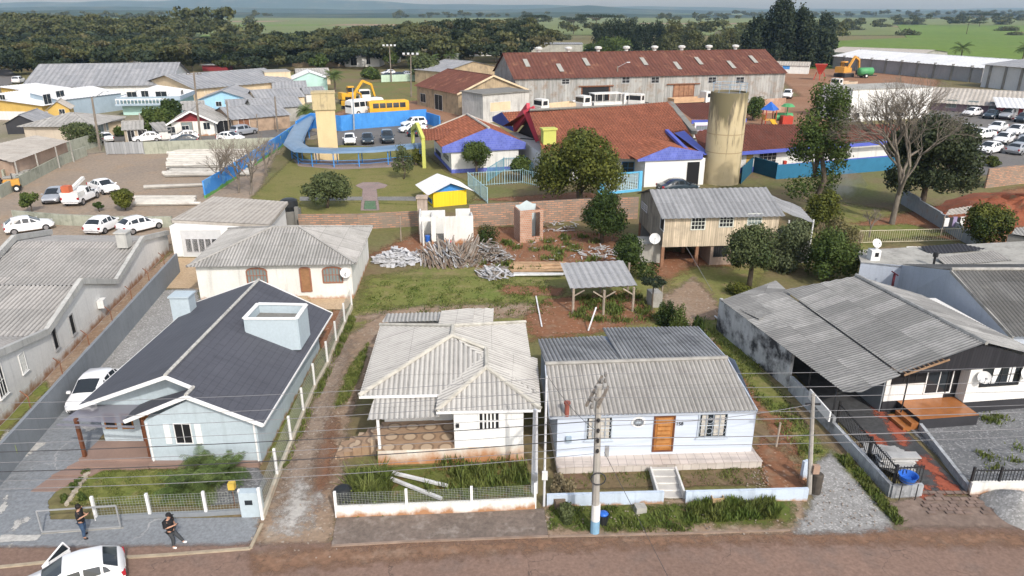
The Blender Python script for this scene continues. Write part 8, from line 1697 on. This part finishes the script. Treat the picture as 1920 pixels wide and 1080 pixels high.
for(x,y,tr,wd,lb,sd)in((1702,66,55,44,'dark bush island in the bright green field',1),(1690,46,37,30,'dark clump of trees on the far field',2),(1655,50,45,34,'smaller dark clump on the far field edge',3),(1790,44,33,20,'dark tree clump beyond the field furrows',4),(1890,58,49,42,'bush clump on the right-hand far field',5),(1905,66,60,40,'low bush strip at the picture edge of the field',6),(1885,46,33,36,'dark trees beside the distant white farmhouse',7),(1600,56,48,40,'low trees at the near end of the far fields',8),(1720,46,36,40,'dark tree clump under the pair-topped araucaria',9)):
 T(lb,(x,y),tr,wd,crown=(.1,None),n=700,leaf=2.0 if y<52 else 1.3,mat=L_FOR,seed=160+sd,k=14,name='bush',trunk=.3)
LAB=['dark tree at the edge of the forest road','olive tree at the edge of the forest road','light green tree at the edge of the forest road']
KIND=[tree(LAB[i],(0,-150-20*i,0),8,4,crown=(.35,3.4),n=1100,leaf=.75,mat=(L_FOR,L_GR,L_MD)[i],seed=170+i,k=14,group='trees along the forest road')for i in range(3)]
rr=random.Random(11);used=set();KL=[[],[],[]]
spots=[(75,140),(95,138),(130,132),(152,130),(176,128),(190,124),(205,132),(222,128),(290,126),(345,134),(362,133),(440,130),(462,132),(480,128),(505,124),(520,126),(538,120),(600,140),(612,124),(715,112),(735,130),(755,112),(772,126),(815,112),(870,122),(905,84),(930,118),(950,112),(862,96),(690,104),(660,92),(300,128),(320,132),(395,124),(560,112),(835,88),(960,92)]
PLACEW=['behind the long warehouse roof','by the twin street lamp','by the tiny white hut','beside the market stall','near the tan hall','by the white two-storey house','near the playing field','by the gabled hall on the slope','under the forest end']
for i,(x,y)in enumerate(spots):
 k=i%3;o=KIND[k]if k not in used else copy_tree(KIND[k]);used.add(k);b=W(x,y);sc_=rr.uniform(.75,1.35)*(1.15 if y<115 else .9)
 place(o,tuple(b),rr.uniform(0,6.28),sc_,LAB[k],'trees along the forest road')
def forest(name,label,pts,mat,seed,n=150,hr=(9,14),leaf=1.15):
 rg=np.random.default_rng(seed);P_=[];N_=[];S_=[]
 tm=[]
 for i in range(8):
  bl=blobset(rg,(0,0,0),(1,1,.8),9,.46,.9,-.2);p,nn=crownpts(rg,n,bl,.6);k=p[:,2]>-.75;tm.append((p[k],nn[k]))
 for(x,y,z,h,r)in pts:
  p,nn=tm[rg.integers(8)];p=p*np.array([1,1,rg.uniform(.5,1.1)]);a=rg.uniform(0,6.28);c,s=math.cos(a),math.sin(a);M_=np.array([[c,-s,0],[s,c,0],[0,0,1]]);q=(p*np.array([r,r,r*.85]))@M_.T+np.array([x,y,z+h-r*.8]);P_.append(q);N_.append(nn@M_.T);S_.append(np.full(len(q),leaf*r/4.5)*rg.uniform(.7,1.4,len(q)))
 o=quads(name,mat,np.concatenate(P_),np.concatenate(N_),np.concatenate(S_),None,1.25);return tag(o,label,'forest',None,'stuff')
rg=np.random.default_rng(2);pts=[]
def inpoly(x,y,poly):
 c=False
 for i in range(len(poly)):
  a,b=poly[i],poly[(i+1)%len(poly)]
  if(a[1]>y)!=(b[1]>y)and x<(b[0]-a[0])*(y-a[1])/(b[1]-a[1])+a[0]:c=not c
 return c
poly=[(-330,250),(-180,262),(-60,290),(5,300),(20,330),(8,420),(-60,430),(-160,400),(-250,400),(-420,420)]
for gx in np.arange(-425,25,6.6):
 for gy in np.arange(245,435,7.2):
  x,y=gx+rg.uniform(-2.6,2.6),gy+rg.uniform(-2.8,2.8)
  if not inpoly(x,y,poly):continue
  rise=max(0,min(1,(x+130)/110))*max(0,min(1,(y-285)/70));h=rg.uniform(6.5,12)+rise*7.5;pts.append((x,y,0,h,rg.uniform(2.8,6.2)))
rr=random.Random(4);rr.shuffle(pts);L_FB=M_leaf('brownish_forest_leaves',(.085,.08,.035),(.14,.128,.06),.2)
forest('forest','dense olive-green native forest closing the town',pts[:460],L_FOR,5,360,leaf=.8);forest('forest','brownish crowns mixed through the native forest',pts[460:620],L_FB,15,300,leaf=.8);forest('forest','darkest araucaria crowns mixed through the native forest',pts[620:],L_EUC,16,360,leaf=.8)
pts2=[]
for gx in np.arange(-620,-150,9.5):
 for gy in np.arange(470,660,12):
  x,y=gx+rg.uniform(-4,4),gy+rg.uniform(-5,5);u=(x+700)/610;hz=np.interp(u,[0,.4,.7,.9,1],[12,10,7,4,0])*math.sin(math.pi*min(1,max(0,(y-430)/260)))
  if x>-330 and y>560 or x>-200:continue
  pts2.append((x,y,hz-1,rg.uniform(9,14),rg.uniform(4.5,7)))
forest('forest','wooded hillside behind the near forest',pts2,L_FOR,6,200,leaf=1.1)
pts3=[]
for(x0,x1,y,h)in((-190,-150,520,15),(-245,-205,560,24),(120,250,560,15),(40,230,610,14),(-120,-70,680,12),(-420,-300,900,15),(300,420,900,14),(560,900,1150,16),(-900,-500,1100,16),(0,200,1200,15),(250,420,1400,16),(-1200,-500,1600,20),(900,1500,1500,18),(-300,100,1900,20),(500,1400,2100,22)):
 n_=max(4,int((x1-x0)/(7+y/120)*2.2))
 for i in range(n_):pts3.append((rg.uniform(x0,x1),y+rg.uniform(-14,14)*(1+y/600),0,h*rg.uniform(.65,1.1),h*.42*rg.uniform(.8,1.3)))
forest('treeline','scattered far tree lines between the fields',pts3,L_FOR,7,150,leaf=1.05)
def blades(name,label,pts,mat,hgt,wid,n,seed,clump=0,lean=.35):
 rg=np.random.default_rng(seed);P2=[(p[0],p[1])for p in pts];lo=np.min(P2,0);hi=np.max(P2,0);out=[]
 cl=rg.uniform(lo,hi,size=(max(1,clump),2))if clump else None
 while len(out)<n:
  x,y=rg.uniform(lo,hi)if cl is None else cl[rg.integers(len(cl))]+rg.normal(size=2)*.28
  if inpoly(x,y,P2):out.append((x,y))
 b=np.array(out);n=len(b);a=rg.uniform(0,6.283,n);h=hgt*rg.uniform(.4,1.25,n);d=np.stack([np.cos(a),np.sin(a),np.zeros(n)],1);sd=np.stack([-np.sin(a),np.cos(a),np.zeros(n)],1)*wid
 h*=.45+.9*np.abs(np.sin(b[:,0]*2.3+1.7*np.sin(b[:,1]*1.9)))
 p=np.concatenate([b,np.zeros((n,1))],1);up=np.array([0,0,1.])*h[:,None];t_=p+up+d*(h*lean*rg.uniform(.2,1.6,n))[:,None];mid=p+up*.55+d*(h*lean*.3)[:,None]
 v=np.stack([p-sd*.5,mid-sd*.6,t_,mid+sd*.6],1).reshape(-1,3);o=rawquads(name,mat,v);return tag(o,label,'grass',None,'stuff')
blades('grass','short mown grass of the front lawn',PP((122,948),(170,884),(392,878),(388,952)),L_GRASS,.09,.03,9000,1)
blades('weeds','tall weeds crowding the base of the white porch house',PP((790,900),(800,868),(985,866),(1000,925),(800,935)),L_GRASS,.45,.05,1900,2,26);blades('weeds','low weeds across the fenced front bed',PP((640,948),(650,885),(985,868),(1000,940)),L_GRASS,.16,.04,1200,3,50)
blades('weeds','lush weeds along the verge below the ice-blue wall',PP((1290,985),(1290,950),(1455,942),(1460,975)),L_GRASS,.4,.055,4200,4,46);blades('weeds','patchy weeds on the verge near the utility pole',PP((1030,1000),(1030,955),(1300,950),(1300,1000)),L_GRASS,.2,.045,2600,5,50)
blades('weeds','sparse weeds in the dry front beds by the white steps',PP((1040,918),(1040,885),(1430,872),(1430,910)),L_GRASS,.16,.04,1800,6,50);blades('weeds','green strip of weeds edging the gravel strip and stained wall',PP((1560,852),(1590,860),(1700,985),(1680,988)),L_GRASS,.25,.05,2200,7,40)
blades('weeds','long grass tufts in the middle of the back lot',PP((660,590),(720,520),(1030,520),(1040,590),(740,600)),L_GRASS,.13,.07,4500,8,200);blades('weeds','weed tufts on the red soil among the debris',PP((860,515),(960,440),(1120,440),(1150,505)),L_GRASS,.4,.08,2600,9,50)
blades('weeds','grass tufts around the posts of the open shed',PP((1060,605),(1080,560),(1190,545),(1240,600),(1180,612)),L_GRASS,.35,.07,3000,10,40);blades('weeds','grass edging the path beside the patched-roof house',PP((1300,600),(1360,590),(1550,850),(1500,860)),L_GRASS,.2,.06,2600,11,90)
blades('weeds','weeds along the foot of the lane fence',PP((505,905),(560,790),(655,590),(668,600),(580,790),(530,900)),L_GRASS,.25,.05,3000,12,80);blades('weeds','dry grass fringing the garden behind the patched roof',PP((1490,470),(1560,410),(1620,440),(1600,500)),L_DRY,.8,.08,2600,13,40);blades('weeds','green middle ridge of the dirt lane',PP((626,770),(655,690),(692,642),(682,690),(650,760)),L_GRASS,.16,.05,1800,14,60)
blades('weeds','small tufts dotting the gravel forecourt',PP((1700,800),(1900,770),(1920,870),(1850,890)),L_GRASS,.25,.06,700,15,12)
b=W(690,940);T('wide fern-like shrub filling the corner of the fenced front bed',(690,946),896,92,crown=(.1,None),n=100,leaf=.2,mat=L_GRASS,seed=41,k=8,name='shrub',trunk=.04)
blades('fern_leaves','upright feathery leaves of the fenced front bed corner',PP((648,950),(655,905),(725,900),(735,950)),L_GRASS,.8,.06,1100,42,12,.7)
for k,(x,y,lb)in enumerate(((152,938,'clipped green tuft lowest on the curved lawn edging'),(158,888,'clipped green tuft highest on the curved lawn edging'),(147,905,'clipped green tuft second on the curved lawn edging'),(137,918,'clipped green tuft third on the curved lawn edging'),(120,940,'dark green tuft by the sliding gate'))):T(lb,(x,y),y-14,18,crown=(.1,None),n=260,leaf=.1,mat=L_MD,seed=50+k,k=5,name='shrub',trunk=.02)
m=MB();c=W(24,868);
for k in range(7):a=k*.9;m.tube([c+Vector((.1*math.cos(a),.1*math.sin(a),0)),c+Vector((.3*math.cos(a),.3*math.sin(a),.7)),c+Vector((.36*math.cos(a),.36*math.sin(a),1.1+.12*(k%3)))],[.1,.12,.04],6)
m.solo('cactus',M('cactus_green',(.2,.24,.13),.2,3,.8),'clump of columnar cactus standing on the paved drive','cactus')
for k,(x,y,s_)in enumerate(((166,893,1),(153,905,1),(143,920,.9),(134,935,1),(128,944,.8),(150,912,.8))):pass
m=MB();rr=random.Random(3)
for k in range(26):s=k/25;c=W(168-44*s+rr.uniform(-2,2),886+62*s);m.box((c.x,c.y,.06),(rr.uniform(.12,.25),rr.uniform(.1,.2),rr.uniform(.1,.18)),rr.uniform(0,3))
tag(m.build('edging_stones',M('pale_stones',(.4,.35,.28),.3,3,.9)),kind='stuff')
m=MB();rr=random.Random(8)
for k in range(420):
 q=rr.choice((((470,1050),(640,700)),((1020,1005),(1500,940)),((1400,860),(1440,930)),((1500,990),(1660,900))));c=W(rr.uniform(q[0][0],q[1][0]),rr.uniform(q[1][1],q[0][1]));s=rr.uniform(.02,.055);m.box((c.x,c.y,s*.4+.08),(s*1.4,s,s*.8),rr.uniform(0,3))
tag(m.build('pebbles',M('loose_stones',(.3,.25,.21),.35,3,.9)),kind='stuff')
for(L_,R_,ey,dp,rf_,rs,wm_,rm_,lb)in(((560,160),(620,158),143,10,'gx',1.8,CREAM,R_GREY,'grey-roofed cream house between the mint gable and the forest-edge hall'),((430,222),(490,219),203,8,'gx',1.3,WHITE,R_GREYB,'white house with ribbed roof behind the rusty doored shed'),((345,224),(385,222),206,8,'gx',1.2,STEELB,R_GREY,'small steel-blue house behind the red-gabled cottage'),((575,192),(612,190),176,7,'gx',1.2,WHITE,R_GREYB,'white shed behind the square tower and palm-like plant'),((1560,118),(1600,119),110,8,'gx',1.0,WHITE,R_BEIGE,'small pale shed at the end of the white roof beside the eucalypts'),((300,262),(322,260),246,6,'mono',.7,WHITE,R_GREY,'tiny lean-to at the side of the red-gabled cottage')):
 bx('house',lb,L_,R_,ey,dp,rf_,rs,wm=wm_,rm=rm_,pitch=.8,wins=[('f',1.5,2.8,1,2.1),('f',4,5.2,1,2.1)])
m=MB();c=W(1608,388);m.lathe((c.x-1,c.y+2,.4),[(.3,0),(1.8,.8),(2.6,2.0),(1.6,3.2),(.2,3.8)],14);sk=m.solo('smoke',DARK,'thin pale smoke drifting from a small fire behind the olive shrubs','smoke',kind='stuff',smooth=True)
sm_=NT('drifting_smoke');sm_.t.nodes.remove(sm_.b);pv=sm_.n('ShaderNodeVolumePrincipled');pv.inputs['Color'].default_value=(.8,.84,.9,1);sm_.l(sm_.math('MULTIPLY',sm_.ramp(sm_.noise(.7,sm_.pos(),4),.42,.75),.28),pv.inputs['Density']);sm_.l(pv.outputs[0],sm_.out.inputs['Volume']);sk.data.materials.clear();sk.data.materials.append(sm_.m)
t=thing('shack','low scrap-roofed shack hung with clothes on the red earth beyond the wavy wall','shack',tuple(W(1795,415)));q=[W(1772,404,2.2),W(1812,400,2.3),W(1822,386,2.6),W(1780,392,2.5)];m=MB();m.corr(q,.5,.04);m.build('roof',R_BEIGE,t)
for p in q:m=MB();m.tube([(p.x,p.y,0),(p.x,p.y,p.z-.05)],.06,5);m.build('post',WOODOLD,t)
for k in range(5):p=q[0]+(q[1]-q[0])*(.1+k*.18);m=MB();m.box((p.x,p.y-.15,1.5),(.5,.06,.9+.1*(k%3)),.1);m.build('garment',(WHITEB,BLACKP,M('lilac_cloth',(.3,.25,.4),.1,2,.9),SHIRT,WHITE)[k],t)
t=thing('canopy','sagging black tarpaulin canopy at the picture edge by the citrus tree','canopy',tuple(W(1915,485)));q=[W(1884,468,1.9),W(1960,462,2.2),W(1980,440,2.6),W(1896,446,2.4)];m=MB();m.corr(q,1.2,.08);m.build('cover',BLACKP,t)
for p in q:m=MB();m.tube([(p.x,p.y,0),(p.x,p.y,p.z)],.06,5);m.build('post',GALV,t)
m=MB();q=[W(1896,440,3.0),W(1990,452,3.0),W(1990,425,3.4),W(1905,425,3.4)];m.corr(q,.3,.03);t=thing('shed','grey-roofed shed end poking in above the black tarpaulin canopy','shed',tuple(W(1940,450)));m.build('roof',R_GREY,t);m=MB();m.prism([(p.x*.99+.4,p.y+.3*(1 if k<2 else -1))for k,p in enumerate(q)],0,2.9);m.build('wall',CONCD,t)
for k,(x,y,h)in enumerate(((1455,838,1.5),(1240,560,1.6),(1147,452,1.8),(752,452,2.6))):m=MB();c=W(x,y);m.tube([c,c+Vector((.04,0,h))],.06,6);m.solo('post',WOODOLD,['dark thin post in the weeds beside the ice-blue house','lone weathered post by the path near the open shed','weathered post beside the dark evergreen mass','tall split stump post behind the white board heap'][k],'post')
# ------------------------------------------------------------------ haze
hz=MB();hz.box((200,4400,190),(18000,9400,386));ho=hz.build('haze',MATS['concrete']);tag(ho,kind='stuff')
hm=bpy.data.materials.new('haze_air');hm.use_nodes=True;nt=hm.node_tree;nt.nodes.remove(nt.nodes['Principled BSDF']);pv=nt.nodes.new('ShaderNodeVolumePrincipled');pv.inputs['Color'].default_value=(.42,.66,1,1);pv.inputs['Absorption Color'].default_value=(1,1,1,1);pv.inputs['Density'].default_value=.0001;pv.inputs['Anisotropy'].default_value=.1
nt.links.new(pv.outputs[0],nt.nodes['Material Output'].inputs['Volume']);ho.data.materials.clear();ho.data.materials.append(hm)
